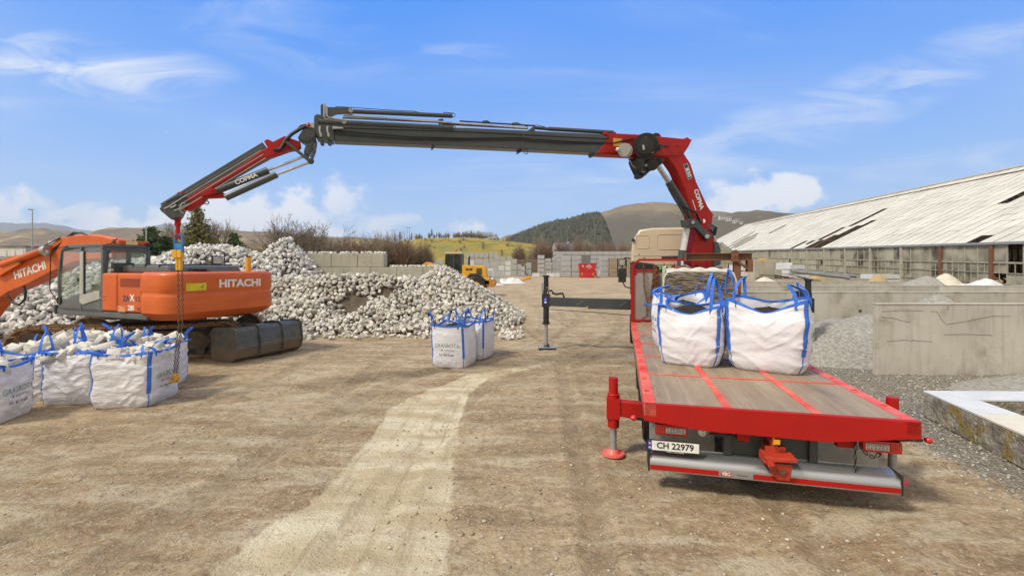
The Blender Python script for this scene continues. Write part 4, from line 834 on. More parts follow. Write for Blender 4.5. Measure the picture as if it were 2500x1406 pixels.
ccyl(mb, (1340, 315), (1496, 324), 5, .06, 14); ccyl(mb, (1302, 312), (1345, 316), 4, .06, 12); ccyl(mb, (1496, 324), (1503, 325.5), 2.5, .06, 8)
ccyl(mb, (822, 271), (1104, 283.5), 5.2, .1, 16); ccyl(mb, (777, 297), (1106, 313.5), 6.5, .16, 18); cprism(mb, [(800, 264), (850, 265), (862, 277), (822, 279), (806, 286), (800, 290)], .1, .1)
ccyl(mb, (1122, 296), (1306, 307.5), 2, .1, 8); cprism(mb, [(1178, 296), (1188, 295), (1196, 299), (1180, 300)], .06, .1); cprism(mb, [(1250, 301), (1262, 300), (1272, 305), (1252, 306)], .06, .1)
xc = mb.build('extension_cylinder', M_dark, bm, smooth=40)
mb = MB(); ccyl(mb, (838, 281.5), (1286, 313.5), 3.0, .12, 12); ccyl(mb, (836, 288), (1075, 299), 2.4, .02, 10); ccyl(mb, (1078, 301.5), (1288, 313), 3.8, .0, 12); mb.build('extension_rod', M_steel, xc, smooth=40)
mb = MB(); mb.tube([cpt(*p, .12) for p in ((819, 262), (826, 261), (975, 271), (1010, 272), (1030, 277))], .008, 5); mb.tube([cpt(*p, .12) for p in ((1080, 279), (1085, 275), (1108, 277), (1112, 281), (1109, 286), (1101, 284))], .008, 5); mb.tube([cpt(*p, .16) for p in ((1104, 307), (1112, 310), (1113, 319), (1108, 321))], .008, 5); mb.tube([cpt(*p, .1) for p in ((1282, 309), (1310, 306), (1330, 310))], .008, 5); mb.build('steel_pipe', M_rubber, xc, smooth=60)
mb = MB(); mb.tube([cpt(*p, .2) for p in ((792, 254), (792, 286), (795, 292), (840, 297))], .022, 6); mb.tube([cpt(*p, .24) for p in ((797, 260), (798, 283), (802, 288), (842, 294))], .022, 6)
for c_ in ((856, 269.5), (840, 297)): mb.cyl(cpt(*c_, .15), cpt(*c_, .24), cr(840, 5.5), None, 14)
mb.build('pipe_elbow', M_galv, xc, smooth=60)
# boom end with clamps and lugs
mb = MB(); cprism(mb, [(783, 260), (791, 257), (797, 263), (800, 292), (790, 296), (783, 282)], .22); cprism(mb, [(768, 288), (776, 285), (806, 292), (816, 316), (816, 350), (776, 342), (766, 318)], .34)
for x in (787, 805): cprism(mb, [(x - 5, 343), (x + 5, 344), (x + 5, 356), (x - 2, 357), (x - 5, 352)], .06, .1)
be = mb.build('boom_end', M_dark, truck, bevel=.012)
mb = MB()
for x in (780, 799):
    cprism(mb, [(x - 2, 309), (x + 3, 308), (x + 2, 320), (x + 6, 329), (x + 5, 335), (x + 1, 334), (x, 327), (x - 2, 321)], .03, .25)
cprism(mb, [(747, 308), (762, 300), (770, 300), (778, 308), (776, 318), (760, 313), (748, 313)], .1, .12); cprism(mb, [(812, 309), (838, 312), (838, 315), (812, 316)], .05, .24); mb.build('clamp', M_galv, be, bevel=.006)
mb = MB(); cprism(mb, [(751, 303), (756, 301), (758, 307), (752, 309)], .12, .2); cprism(mb, [(744, 306), (750, 305), (750, 310), (745, 310)], .1, .2); mb.build('hose_fitting', M_cpl, be)
# knuckle plate + links
mb = MB(); cprism(mb, [(728, 341), (736, 328), (747, 314), (771, 318), (772, 345), (765, 360), (752, 384), (742, 376), (748, 356), (742, 350)], .30)
kn = mb.build('knuckle', M_dark, truck, bevel=.015)
mb = MB()
for off in (.2, -.2):
    mb.beam(cpt(699, 348, off), cpt(750, 388, off), .05, .09, NL); mb.beam(cpt(771, 352, off), cpt(768, 372, off), .05, .10, NL); mb.beam(cpt(768, 372, off), cpt(760, 393, off), .05, .08, NL); mb.beam(cpt(740, 380, off), cpt(760, 396, off), .06, .1, NL)
mb.cyl(cpt(759, 394, .3), cpt(759, 394, -.3), .06, None, 14); mb.cyl(cpt(751, 340, .17), cpt(751, 340, .2), .06, None, 14); mb.build('knuckle_link', M_dark, kn, bevel=.008)
mb = MB(); mb.tube([cpt(*p, .15) for p in ((746, 309), (728, 318), (712, 328), (698, 342), (690, 356), (684, 366), (668, 366))], .035, 7); mb.tube([cpt(*p, .08) for p in ((748, 305), (735, 308), (722, 322), (704, 334), (694, 350))], .022, 6)
mb.tube([cpt(*p, .2) for p in ((766, 335), (771, 352), (768, 368), (760, 385))], .03, 6); mb.build('knuckle_hose', M_rubber, kn, smooth=60)
# fly jib
mb = MB(); cprism(mb, [(646, 348), (655, 343), (668, 350), (695, 336), (734, 350), (735, 360), (728, 366), (708, 369), (660, 386), (620, 408), (560, 442), (522, 464), (548, 472), (549, 482), (530, 483), (505, 484), (496, 496), (462, 516), (452, 512), (452, 498), (470, 478), (560, 428), (640, 372), (655, 364)], .24)
jb = mb.build('crane_jib', M_red, truck, bevel=.012)
mb = MB(); cprism(mb, [(489, 477), (515, 459), (524, 462), (526, 470), (520, 475), (493, 480)], .08, .18); cprism(mb, [(434, 477), (438, 471), (452, 470), (456, 474), (440, 482)], .2); mb.cyl(cpt(522, 467, .1), cpt(522, 467, .26), .05, None, 12); mb.build('jib_bracket', M_red, jb, bevel=.006)
mb = MB(); mb.torus(cpt(505, 495, 0), NL, .03, .012, 12, 5); mb.torus(cpt(582, 469, .15), NL, .025, .01, 12, 5); mb.torus(cpt(593, 466, .15), NL, .025, .01, 12, 5); mb.build('shackle_eye', M_galv, jb)
def off_line(a, b_, s): # shift a picture segment sideways by s
    dx_, dy_ = b_[0] - a[0], b_[1] - a[1]; L = math.hypot(dx_, dy_); return (a[0] - dy_ / L * s, a[1] + dx_ / L * s), (b_[0] - dy_ / L * s, b_[1] + dx_ / L * s)
mb = MB(); A_, B_ = (652, 364), (404, 514)
for s_, w_, off in ((0, 6.5, .06), (11, 6.0, .06), (-8.5, 4.2, .05)):
    a, b_ = off_line(A_, B_, -s_); mb.beam(cpt(*a, off), cpt(*b_, off), .16, cr(520, w_ * 1.6), NL)
mb.beam(cpt(648, 359, -.06), cpt(440, 486, -.06), .12, .11, NL)
cprism(mb, [(395, 511), (404, 503), (440, 480), (453, 474), (462, 500), (446, 520), (434, 533), (424, 538), (412, 528), (402, 520)], .26)
for a, b_ in (((392, 513), (432, 492)), ((395, 507), (428, 487)), ((399, 501), (438, 478)), ((407, 496), (446, 473)), ((400, 518), (420, 508))): mb.beam(cpt(*a, .14), cpt(*b_, .14), .06, .045, NL)
mb.prism([cpt(*p, .0) for p in ((404, 520), (424, 512), (446, 518), (440, 530), (432, 538), (420, 534))], NL * .36)
jt = mb.build('jib_extension', M_dark, truck, bevel=.01)
mb = MB()
for s_ in (-5.5, 5.5, 16.5):
    a, b_ = off_line((640, 372), (432, 498), -s_); mb.tube([cpt(*a, .17), cpt(*b_, .17)], .009, 5)
mb.tube([cpt(*p, .18) for p in ((457, 477), (449, 480), (413, 504), (400, 510))], .014, 5); mb.tube([cpt(*p, .18) for p in ((452, 496), (445, 496), (438, 510), (425, 514))], .014, 5); mb.tube([cpt(*p, .18) for p in ((462, 498), (446, 504), (438, 514), (448, 521))], .012, 5)
mb.tube([cpt(*p, .18) for p in ((430, 500), (424, 505), (416, 507))], .014, 5); mb.build('jib_pipe', M_galv, jt, smooth=60)
mb = MB(); ccyl(mb, (674, 427), (551, 483), 8, .22, 16); ccyl(mb, (655, 416), (527, 467), 8.5, .12, 16); ccyl(mb, (676, 426), (672, 428), 7.6, .22, 16); jc = mb.build('jib_cylinder', M_dark, truck, smooth=40)
mb = MB(); ccyl(mb, (757, 396), (674, 427), 3.2, .22, 12); ccyl(mb, (739, 384), (655, 416), 3.2, .12, 12); mb.build('piston_rod', M_steel, jc, smooth=40)
mb = MB(); text(mb, 'COPMA', .105, cframe(601, 437, .20, -24), .003, .001, 1.1); mb.build('jib_lettering', M_white, jc)
# hose reels
Lz = .42
mb = MB(); c0, c1_ = cpt(1577, 356, .20), cpt(1577, 356, .52); mb.cyl(c0, c1_, cr(1577, 22), None, 30)
for a, b_ in ((.22, .25), (.44, .47)): mb.cyl(cpt(1577, 356, a), cpt(1577, 356, b_), cr(1577, 29), None, 40)
mb.cyl(cpt(1577, 356, .47), cpt(1577, 356, .56), cr(1577, 19), cr(1577, 18), 30); 
cprism(mb, [(1606, 355), (1614, 357), (1612, 366), (1604, 366)], .2, .3); hr = mb.build('hose_reel', M_black, truck, smooth=40, bevel=0); mb = MB(); mb.cyl(cpt(1601, 338, -.24), cpt(1601, 338, -.5), cr(1577, 13), None, 30); mb.build('hose_reel', M_black, truck, smooth=40)
mb = MB()
for a_, b2, w_, h_, an in ((1579, 339, .10, .065, 10), (1597, 349, .065, .12, -12), (1571, 360, .065, .12, -12)):
    mb.M = cframe(a_, b2, .563, an); mb.box(-w_ / 2, w_ / 2, -h_ / 2, h_ / 2, 0, .004)
mb.M = None; mb.cyl(cpt(1591, 370, .56), cpt(1591, 370, .57), .052, None, 16); mb.build('reel_sticker', M_galv, hr)
mb = MB(); mb.cyl(cpt(1527, 368, .2), cpt(1527, 368, .42), cr(1527, 16.5), None, 26); mb.cyl(cpt(1524, 366, .2), cpt(1524, 366, .5), cr(1527, 15), None, 26); hr2 = mb.build('hose_reel', M_galv, truck, smooth=40)
mb = MB(); mb.cyl(cpt(1527, 368, .42), cpt(1527, 368, .445), cr(1527, 13), None, 24); mb.build('reel_face', M_black, hr2, smooth=40)
mb = MB(); mb.ball(cpt(1508, 365, .45), .05); mb.box(*(lambda c: (c.x - .035, c.x + .035, c.y - .01, c.y + .01, c.z - .025, c.z + .025))(cpt(1524, 366, .46))); mb.box(*(lambda c: (c.x - .035, c.x + .035, c.y - .01, c.y + .01, c.z - .025, c.z + .025))(cpt(1536, 367, .46))); mb.build('work_lamp', M_lens, hr2, smooth=40)
mb = MB(); cprism(mb, [(1549, 386), (1600, 388), (1614, 392), (1606, 404), (1592, 414), (1576, 422), (1566, 432), (1556, 425), (1548, 408), (1543, 394)], .34, .05); mb.cyl(cpt(1592, 402, .24), cpt(1592, 402, .34), .16, None, 18); mb.cyl(cpt(1561, 402, .2), cpt(1561, 402, .38), .14, None, 16); mb.cyl(cpt(1606, 394, -.2), cpt(1606, 394, .25), .09, None, 16)
cprism(mb, [(1536, 388), (1556, 390), (1556, 393), (1537, 392)], .1, .1); cprism(mb, [(1554, 424), (1570, 420), (1566, 434), (1560, 438), (1553, 434)], .2, .05)
wn = mb.build('winch', M_black, truck, bevel=.01)
mb = MB(); mb.tube([cpt(*p, .3) for p in ((1562, 392), (1570, 405), (1566, 420), (1574, 420))], .014, 5); mb.tube([cpt(*p, .3) for p in ((1538, 392), (1542, 402), (1552, 412))], .01, 5); mb.box(*(lambda c: (c.x - .03, c.x + .03, c.y - .02, c.y + .02, c.z - .03, c.z + .03))(cpt(1577, 404, .25))); mb.build('winch_pipe', M_galv, wn)
mb = MB(); 
for k in range(4): mb.tube([cpt(1722 + k, 556 + k * 4, .1), cpt(1738 + k * 2, 549 + k * 3, .15 + k * .05), cpt(1750 - k * 2, 556 + k * 2, .1), cpt(1747 - k * 3, 572 - k, .1), cpt(1734, 580, .05)], .018, 6)
mb.torus(cpt(1732, 570, .2), NL, .10, .03, 18, 6); mb.build('column_hose', M_rubber, col_, smooth=60)
# hook swivel at the jib tip
mb = MB(); hp = cpt(434, 535); zdn = Vector((0, 0, -1))
mb.cyl(cpt(434, 531), cpt(434, 540), .05, None, 12); mb.ball(cpt(434, 546), cr(434, 9), (1, .6, 1.05), 14, 10); mb.cyl(cpt(434, 552), cpt(434, 562), .035, None, 12); mb.ball(cpt(434, 565), cr(434, 6), (1, .7, 1.2), 12, 8)
mb.torus(cpt(434, 577), NL, cr(434, 5), .018, 16, 6); mb.build('crane_hook', M_red, truck, smooth=50)
# front stabilisers
for sx in (-1, 1):
    ye = 8.25; xl = -HW - 2.42 if sx < 0 else 3.22; ztop = 2.12 if sx > 0 else 2.18
    mb = MB()
    if sx < 0: mb.beam((-.4, ye, 1.36), (-HW - 1.2, ye, 1.375), .20, .30); mb.beam((-HW - 1.15, ye, 1.39), (xl + .05, ye, 1.41), .17, .26)
    else: mb.beam((.4, ye, 1.36), (xl - .02, ye, 1.38), .2, .3)
    sb = mb.build('stabiliser_beam', M_dark, truck, bevel=.012)
    mb = MB(); mb.cyl((xl, ye, .75), (xl, ye, 1.75), .085, None, 18); mb.cyl((xl, ye, 1.7), (xl, ye, ztop - .05), .075, .07, 18); mb.cyl((xl, ye, ztop - .05), (xl, ye, ztop), .10, None, 18); mb.cyl((xl, ye, .74), (xl, ye, .79), .11, None, 18); mb.box(xl - .11, xl + .11, ye - .1, ye + .1, 1.25, 1.62)
    if sx > 0: mb.box(xl - .36, xl - .06, ye - .1, ye + .02, 1.6, 1.8)
    mb.build('stabiliser_leg', M_black, sb, smooth=40)
    mb = MB(); mb.cyl((xl, ye, .08), (xl, ye, .75), .055, None, 16); mb.build('stabiliser_piston', M_galv, sb, smooth=40)
    mb = MB(); mb.M = Matrix.Translation((xl + .02, ye, 0)) @ Matrix.Rotation(R(12), 4, 'Z'); mb.box(-.24, .24, -.22, .22, .012, .062); mb.mi = 1; mb.box(-.235, .235, -.215, .215, .062, .068); mb.mi = 0; mb.cyl((0, 0, .066), (0, 0, .15), .10, .055, 16)
    mb.tube([(-.06, -.23, .04), (-.03, -.27, .03), (.03, -.27, .03), (.06, -.23, .04)], .008, 5)
    mb.build('outrigger_pad', [M_black, M_galv], sb, bevel=.006)
    if sx < 0:
        mb = MB(); mb.tube([(xl + .05, ye - .08, 1.72), (xl + .18, ye - .12, 1.74), (xl + .22, ye - .1, 1.66), (xl + .32, ye - .1, 1.63), (xl + .5, ye - .08, 1.66), (xl + .54, ye - .05, 1.54)], .03, 8); mb.tube([(xl + .1, ye - .05, 1.18), (-HW - 1.2, ye - .03, 1.13), (-HW, ye - .03, 1.06)], .010, 5); mb.build('stabiliser_hose', M_rubber, sb, smooth=60)
        mb = MB(); mb.box(xl - .13, xl - .10, ye - .05, ye + .05, 1.45, 1.95); mb.tube([(xl + .02, ye - .09, 1.8), (xl + .06, ye - .13, 1.86), (xl + .09, ye - .1, 1.76), (xl + .05, ye - .12, 1.64)], .01, 5); mb.build('leg_bracket', M_galv, sb)
        mb = MB(); mb.M = Matrix.Translation((xl, ye - .113, 1.44)); mb.box(-.05, .05, -.002, .002, -.09, .09); mb.mi = 1; mb.box(-.03, .03, -.004, -.0025, -.07, -.03); mb.torus((0, -.004, .03), (0, 1, 0), .022, .004, 12, 4); mb.build('leg_sticker', [M_blue, M_white], sb)
        mb = MB(); mb.box(-HW - 1.22, -HW - 1.18, ye - .112, ye - .106, 1.2, 1.29); mb.build('yellow_marker', M_yellow, sb)
        mb = MB()
        for x_ in (-HW - 1.5, -HW - .3): mb.beam((x_, ye - .105, 1.32), (x_ + .18, ye - .105, 1.45), .006, .008, (0, 1, 0))
        mb.build('scratch', M_galv, sb)
# ================================================================== BULK BAGS
M_fab = pm('woven_white_fabric', (.74, .75, .80), (.67, .68, .74), 2.2, rough=.62, bump=.22, bscale=9, c3=(.58, .56, .57), s3=1.3, lo3=.6, hi3=.8, bdist=.05)
M_fabd = pm('dusty_white_fabric', (.72, .71, .74), (.60, .59, .62), 2.0, rough=.62, bump=.45, bscale=6, c3=(.46, .43, .40), s3=1.6, lo3=.58, hi3=.8, stretch=(1, 1, 2.6), bdist=.06)
M_strap = pm('blue_webbing', (.035, .17, .68), (.028, .13, .56), 30, rough=.6, bump=.15, bscale=150)
M_soil = pm('black_soil', (.014, .010, .008), (.03, .022, .016), 20, rough=1, bump=.8, bscale=50)
M_green = pm('green_print', (.10, .24, .10), (.20, .34, .20), 20, rough=.6)
M_greyp = pm('grey_print', (.14, .14, .15), (.22, .22, .22), 20, rough=.6)
M_bstone = pm('pale_stone', (.62, .60, .54), (.52, .50, .44), 2.5, rough=.9, bump=.2, bscale=40, rnd_v=.18)
def bulk_bag(loc, yaw, label, group, w=.90, d=.90, h=1.0, fill='soil', fz=.75, seed=0, text_on=(), fab=None, wr=.012, sag=(.1, .1, .1, .1), bulge=.06, hnd=None, lean=(0, 0), zb=.0, crush=0.0, sq=0.0, taper=0.0):
    root = empty('bulk_bag', label, 'bulk bag', loc, yaw, group); rr = random.Random(seed); fab = fab or M_fab; so_ = Vector((seed * 3.1, seed * 1.7, 0))
    def Sf(t_, th, off=0.0):
        # t: height 0..1, th: angle
        p_ = 3.6 if t_ < .15 else (3.2 + 2.4 * max(0, (t_ - .5) * 2)); p_ += sq
        c_, s_ = math.cos(th), math.sin(th); rad = (abs(c_) ** p_ + abs(s_) ** p_) ** (-1 / p_)
        k = 1 + bulge * math.sin(min(1, t_ / .85) * math.pi) ** .8
        k *= .90 + .10 * min(1, t_ / .16) ** .5 if t_ < .16 else 1
        k *= 1 - taper * (1 - min(1, t_ / .7))
        x = rad * c_ * w / 2 * k; y = rad * s_ * d / 2 * k
        q = (th / (math.pi / 2)) % 1; fc = int((th % (2 * math.pi)) // (math.pi / 2)) ; a45 = ((th - math.pi / 4) / (math.pi / 2)) % 1; mid = math.sin(a45 * math.pi)   # 0 at corners, 1 mid-face
        face = int(((th + 2 * math.pi - math.pi / 4) % (2 * math.pi)) // (math.pi / 2))      # 0:+y,1:-x,2:-y,3:+x
        sg = sag[face]
        z = h * t_ * (1 - sg * mid ** 1.3 * max(0, (t_ - .55) / .45) ** 1.5)
        tt = max(0, (t_ - .6) / .4); inw = 1 - (.10 + sg * .35) * mid * tt ** 1.4; x *= inw; y *= inw
        P_ = Vector((x * 2.2, y * 2.2, z * 5)) + so_
        nz1 = noise.noise(P_) * 1.2 + noise.noise(P_ * 2.3) * .6; fold = (1 - min(1, abs(noise.noise(Vector((x * 2.6 + y * 1.2, y * 2.6, z * 6 - (abs(x) + abs(y)) * 4)) + so_)) * 5)) ** 1.5 * 1.6 + (1 - min(1, abs(noise.noise(Vector((x * 6, y * 6, z * 2.5)) - so_)) * 5)) ** 2 * (.9 if t_ > .72 or t_ < .14 else .2)
        o_ = wr * (nz1 + fold * .55) + off; ln = math.hypot(x, y) or 1
        x += x / ln * o_; y += y / ln * o_; z += wr * .8 * noise.noise(P_ * .8) * (t_ > .05)
        x += lean[0] * t_ ** 1.5; y += lean[1] * t_ ** 1.5
        return Vector((x, y, max(z, .004) + zb))
    NT = 128; NV = 60
    mb = MB(); mb.grid(lambda u_, v_: Sf(v_ ** .9, u_ * 2 * math.pi), NT, NV, closed=True)
    mb.grid(lambda u_, v_: Sf(1 - v_ * .28, u_ * 2 * math.pi, -.012 - .02 * v_), NT, 7, closed=True)
    mb.add([Sf(0, i * 2 * math.pi / NT) for i in range(NT)], [tuple(range(NT - 1, -1, -1))])
    sack = mb.build('sack', fab, root, smooth=180)
    mb = MB()
    for i in range(NT):
        a, b_ = i * 2 * math.pi / NT, (i + 1) * 2 * math.pi / NT
        mb.add([Sf(.955, a, .004), Sf(.955, b_, .004), Sf(1.0, b_, .005), Sf(1.0, a, .005), Sf(.955, a, -.018), Sf(.955, b_, -.018), Sf(1.0, b_, -.016), Sf(1.0, a, -.016)], [(0, 1, 2, 3), (7, 6, 5, 4), (3, 2, 6, 7), (1, 0, 4, 5)])
    mb.build('rim_binding', M_strap, root, smooth=60)
    # lining of the fill
    if fill == 'soil':
        mb = MB(); mb.grid(lambda u_, v_: (lambda p: Vector((p.x * (1 - v_), p.y * (1 - v_), h * fz + .13 * v_ ** .7 * (1 + .5 * noise.noise(p * 4)) + .02 * noise.noise(Vector((p.x * (1 - v_) * 14, p.y * (1 - v_) * 14, seed))) + zb)))(Sf(fz, u_ * 2 * math.pi, -.03)), 40, 12, closed=True); mb.build('soil_fill', M_soil, root, smooth=60)
    else:
        pts = []; sz = []
        for k in range(34):
            a, r_ = rr.uniform(0, 6.28), math.sqrt(rr.random()) * .76; c_, s_ = math.cos(a), math.sin(a); q = max(abs(c_), abs(s_)); sg_ = rr.uniform(.15, .27)
            pts.append((r_ * c_ / q * w / 2 + lean[0], r_ * s_ / q * d / 2 + lean[1], h * fz + .07 * (1 - r_) + rr.uniform(-.05, .04) + zb)); sz.append((sg_, sg_ * rr.uniform(.6, 1), sg_ * rr.uniform(.45, .75)))
        o = scatter_mesh('stone_fill', np.array(pts), np.array(sz), M_bstone, _cv, _cf, 1, seed + 70, jit=.22, tilt=.5); o.parent = root; o['kind'] = 'stuff'
    # corner webbing + lifting loops
    dz_ = .055
    for k in range(4):
        th = math.pi / 4 + k * math.pi / 2; t0 = rr.uniform(.24, .30)
        mb = MB(); ps = [Sf(t0 + (1.0 - t0) * i / 18, th, .006) for i in range(19)]; rad_ = Vector((math.cos(th), math.sin(th), 0)); tan_ = Vector((-math.sin(th), math.cos(th), 0))
        for sg_ in (-1, 1):
            pe = [Sf(t0 + (1.0 - t0) * i / 18, th + sg_ * .052, .006) for i in range(19)]
            mb.add([p for pr_ in zip(ps, pe) for p in pr_], [((2 * i, 2 * i + 1, 2 * i + 3, 2 * i + 2) if sg_ > 0 else (2 * i + 2, 2 * i + 3, 2 * i + 1, 2 * i)) for i in range(18)])
        cs = mb.build('corner_strap', M_strap, root, smooth=60)
        mb = MB(); pl = [Sf(.02 + (t0 - .02) * i / 8, th, .004) for i in range(9)]; mb.strap(pl, tan_, .014, .004); mb.build('seam_tail', M_strap, cs)
        hs_ = (hnd or {}).get(k, (rr.uniform(-.15, .15), rr.uniform(-.15, .15), rr.uniform(.16, .30)))
        a_ = Sf(1.0, th - .16, .006); b_ = Sf(1.0, th + .16, .006); ap = (a_ + b_) / 2 + Vector(hs_); ws = .048
        path = [a_ - Vector((0, 0, .10)), a_ - Vector((0, 0, .01))]
        c1 = a_ + Vector((0, 0, abs(hs_[2]) * .5)) + (ap - a_) * .25; c2 = ap + (a_ - b_) * .10 - Vector((0, 0, .01)); c3 = ap - (a_ - b_) * .10; c4 = b_ + Vector((0, 0, abs(hs_[2]) * .5)) + (ap - b_) * .25
        def bz(p0, p1, p2, p3, n_): return [p0 * (1 - s) ** 3 + p1 * 3 * s * (1 - s) ** 2 + p2 * 3 * s * s * (1 - s) + p3 * s ** 3 for s in [i / n_ for i in range(1, n_ + 1)]]
        path += bz(a_, c1, c2 - Vector((0, 0, .04)), ap + (a_ - b_) * .04, 9) + bz(ap + (a_ - b_) * .04, c3 - Vector((0, 0, .04)), c4, b_, 9) + [b_ - Vector((0, 0, .09))]
        tw = rr.uniform(-.7, .7); L_ = len(path); sides = [(rad_ * math.cos(tw * math.sin(i / (L_ - 1) * math.pi) * 1.5) + Vector((0, 0, 1)) * math.sin(tw * math.sin(i / (L_ - 1) * math.pi) * 1.5)) if 0 else (tan_.lerp(rad_, .35 + .5 * math.sin(i / (L_ - 1) * math.pi))) for i in range(L_)]
        mb = MB(); mb.strap(path, sides, ws, .004); mb.build('lifting_loop', M_strap, root, smooth=60)
    fdir = {'front': -math.pi / 2, 'right': 0.0, 'left': math.pi}
    for fc_ in text_on:
        th0 = fdir[fc_]
        def onface(a, b_, lift=.006):
            tt = min(max(b_ / h, .02), .97); hw_ = (w if fc_ == 'front' else d) / 2
            th = th0 + math.atan2(a, hw_) ; 
            for _ in range(5):
                p = Sf(tt, th, lift); lat = (p.x if fc_ == 'front' else p.y) - (lean[0] * tt ** 1.5 if fc_ == 'front' else lean[1] * tt ** 1.5); lat = lat if fc_ != 'left' else -lat; th += (a - lat) / hw_ * .8
            return Sf(tt, th, lift)
        mb = MB(); text(mb, 'GRASROTA', .125, None, -.0012, .0, 1.0, fn=lambda p: onface(p.x, .52 * h + p.y, .005)); lt = mb.build('lettering', M_green, root)
        mb = MB(); text(mb, 'utemiljø & stein', .045, None, 0, 0, .9, fn=lambda p: onface(p.x + .06, .42 * h + p.y, .005)); text(mb, 'TLF. 400 30 000', .062, None, .0008, 0, .95, fn=lambda p: onface(p.x - .02, .31 * h + p.y, .005))
        q = [(-.15, .405 * h), (-.11, .405 * h), (-.11, .44 * h), (-.15, .44 * h)]; mb.add([onface(a, b_, .005) for a, b_ in q], [(0, 1, 2, 3)]); mb.build('small_print', M_greyp, root)
    return root
Tz = DK
def tl(x, y): p = TW(x, y, Tz); return (p.x, p.y, Tz - .005)
g1 = 'white bulk bags of soil on the lorry deck'
def TWl(px, Y): return ((px - CX) / F * Y, Y, Tz - .004)
bulk_bag(TWl(1690, 7.18), -YAW - .28, 'full white soil bag at the front left of the lorry deck, its open top folded', g1, w=.93, d=.92, h=.93, seed=3, fz=.80, sag=(.06, .1, .16, .08), bulge=.05, wr=.015, sq=1.2, taper=.10, hnd={2: (-.22, -.12, .02), 3: (-.02, .0, .42), 0: (.05, .1, .34), 1: (.15, -.1, .12)})
bulk_bag(TWl(1876, 6.78), -YAW - .36, 'full white soil bag on the right of the lorry deck, lettering on its side', g1, w=1.09, d=1.02, h=1.04, seed=8, fz=.72, text_on=('right',), sag=(.08, .08, .19, .06), bulge=.045, wr=.014, sq=1.4, taper=.11, hnd={2: (-.02, .05, .44), 3: (-.16, .0, .24), 0: (-.1, .1, .22), 1: (.05, .05, .30)})
bulk_bag(TWl(1664, 8.32), -YAW + .08, 'white bulk bag on the lorry deck standing behind the front left one', g1, w=.96, d=.92, h=1.04, seed=5, fz=.70, text_on=('front', 'left'), sag=(.1, .1, .3, .1), bulge=.08, taper=.1, sq=.8, hnd={2: (.32, .0, .16), 3: (.05, .05, .38), 1: (.25, .1, .12)})
g2 = 'white bulk bags standing in the middle of the yard'
bulk_bag((-1.42, 11.38, 0), R(-15), 'white bulk bag with big green lettering on its front in the middle of the yard', g2, w=.88, d=.95, h=1.05, seed=11, fz=.86, text_on=('front',), sag=(.05, .05, .04, .07), bulge=.02, wr=.010, sq=2.5, lean=(-.05, .02), hnd={2: (-.08, -.02, .32), 3: (.12, 0, .36), 0: (.1, .05, .12), 1: (.12, -.02, .22)})
bulk_bag((-1.00, 12.42, 0), R(-17), 'white bulk bag half hidden behind the printed bag in the middle of the yard', g2, w=.86, d=.92, h=1.04, seed=12, fz=.8, sag=(.06, .06, .08, .05), bulge=.04, wr=.008, sq=1.5, hnd={3: (.05, 0, .30), 2: (-.04, 0, .26)})
g3 = 'white bulk bags filled with pale stones at the left'
kw = dict(fill='stone', fab=M_fabd, wr=.018, bulge=.02, sq=3.0)
bulk_bag((-6.80, 8.28, 0), R(8), 'stone-filled white bulk bag at the right end, crane hooks hanging before it', g3, w=.98, d=.95, h=.97, seed=21, fz=.86, text_on=('right',), sag=(.03, .03, .05, .03), hnd={3: (-.15, .1, .10), 2: (-.30, .05, .06), 0: (.2, .1, .08)}, lean=(.02, 0), **kw)
bulk_bag((-7.88, 8.46, 0), R(8), 'stone-filled white bulk bag in the middle of the front row', g3, w=.88, d=.9, h=.95, seed=22, fz=.88, sag=(.03, .03, .04, .03), hnd={3: (.0, -.1, .05), 2: (.18, -.1, -.03), 1: (0, 0, .35)}, **kw)
bulk_bag((-8.40, 7.25, 0), R(14), 'stone-filled white bulk bag nearest the left edge with green lettering on its side', g3, w=.92, d=.80, h=.92, seed=23, fz=.86, text_on=('right',), sag=(.03, .03, .05, .06), hnd={0: (.0, .1, .05), 3: (-.2, 0, .03)}, **kw)
bulk_bag((-7.34, 9.38, 0), R(4), 'stone-filled white bulk bag behind the right end of the front row', g3, w=.86, d=.9, h=.97, seed=24, fz=.90, hnd={3: (.30, .0, .10), 0: (.1, .1, .2), 1: (-.1, 0, .22), 2: (-.2, 0, .18)}, **kw)
bulk_bag((-8.24, 9.52, 0), R(-3), 'stone-filled white bag in the back row with an upright blue loop', g3, w=.86, d=.88, h=.98, seed=25, fz=.95, hnd={3: (.05, 0, .34), 2: (-.05, 0, .36), 0: (.1, 0, .2)}, **kw)
bulk_bag((-8.85, 8.62, 0), R(6), 'stone-filled white bulk bag second from the left in the second row', g3, w=.88, d=.9, h=.95, seed=26, fz=.92, hnd={3: (-.08, .1, .34), 0: (-.1, .1, .1), 2: (-.05, 0, .2)}, **kw)
bulk_bag((-9.12, 9.68, 0), R(-5), 'stone-filled white bulk bag at the back beside the excavator track', g3, w=.86, d=.86, h=.96, seed=27, fz=.95, hnd={3: (-.1, 0, .3), 2: (-.1, 0, .3)}, **kw)
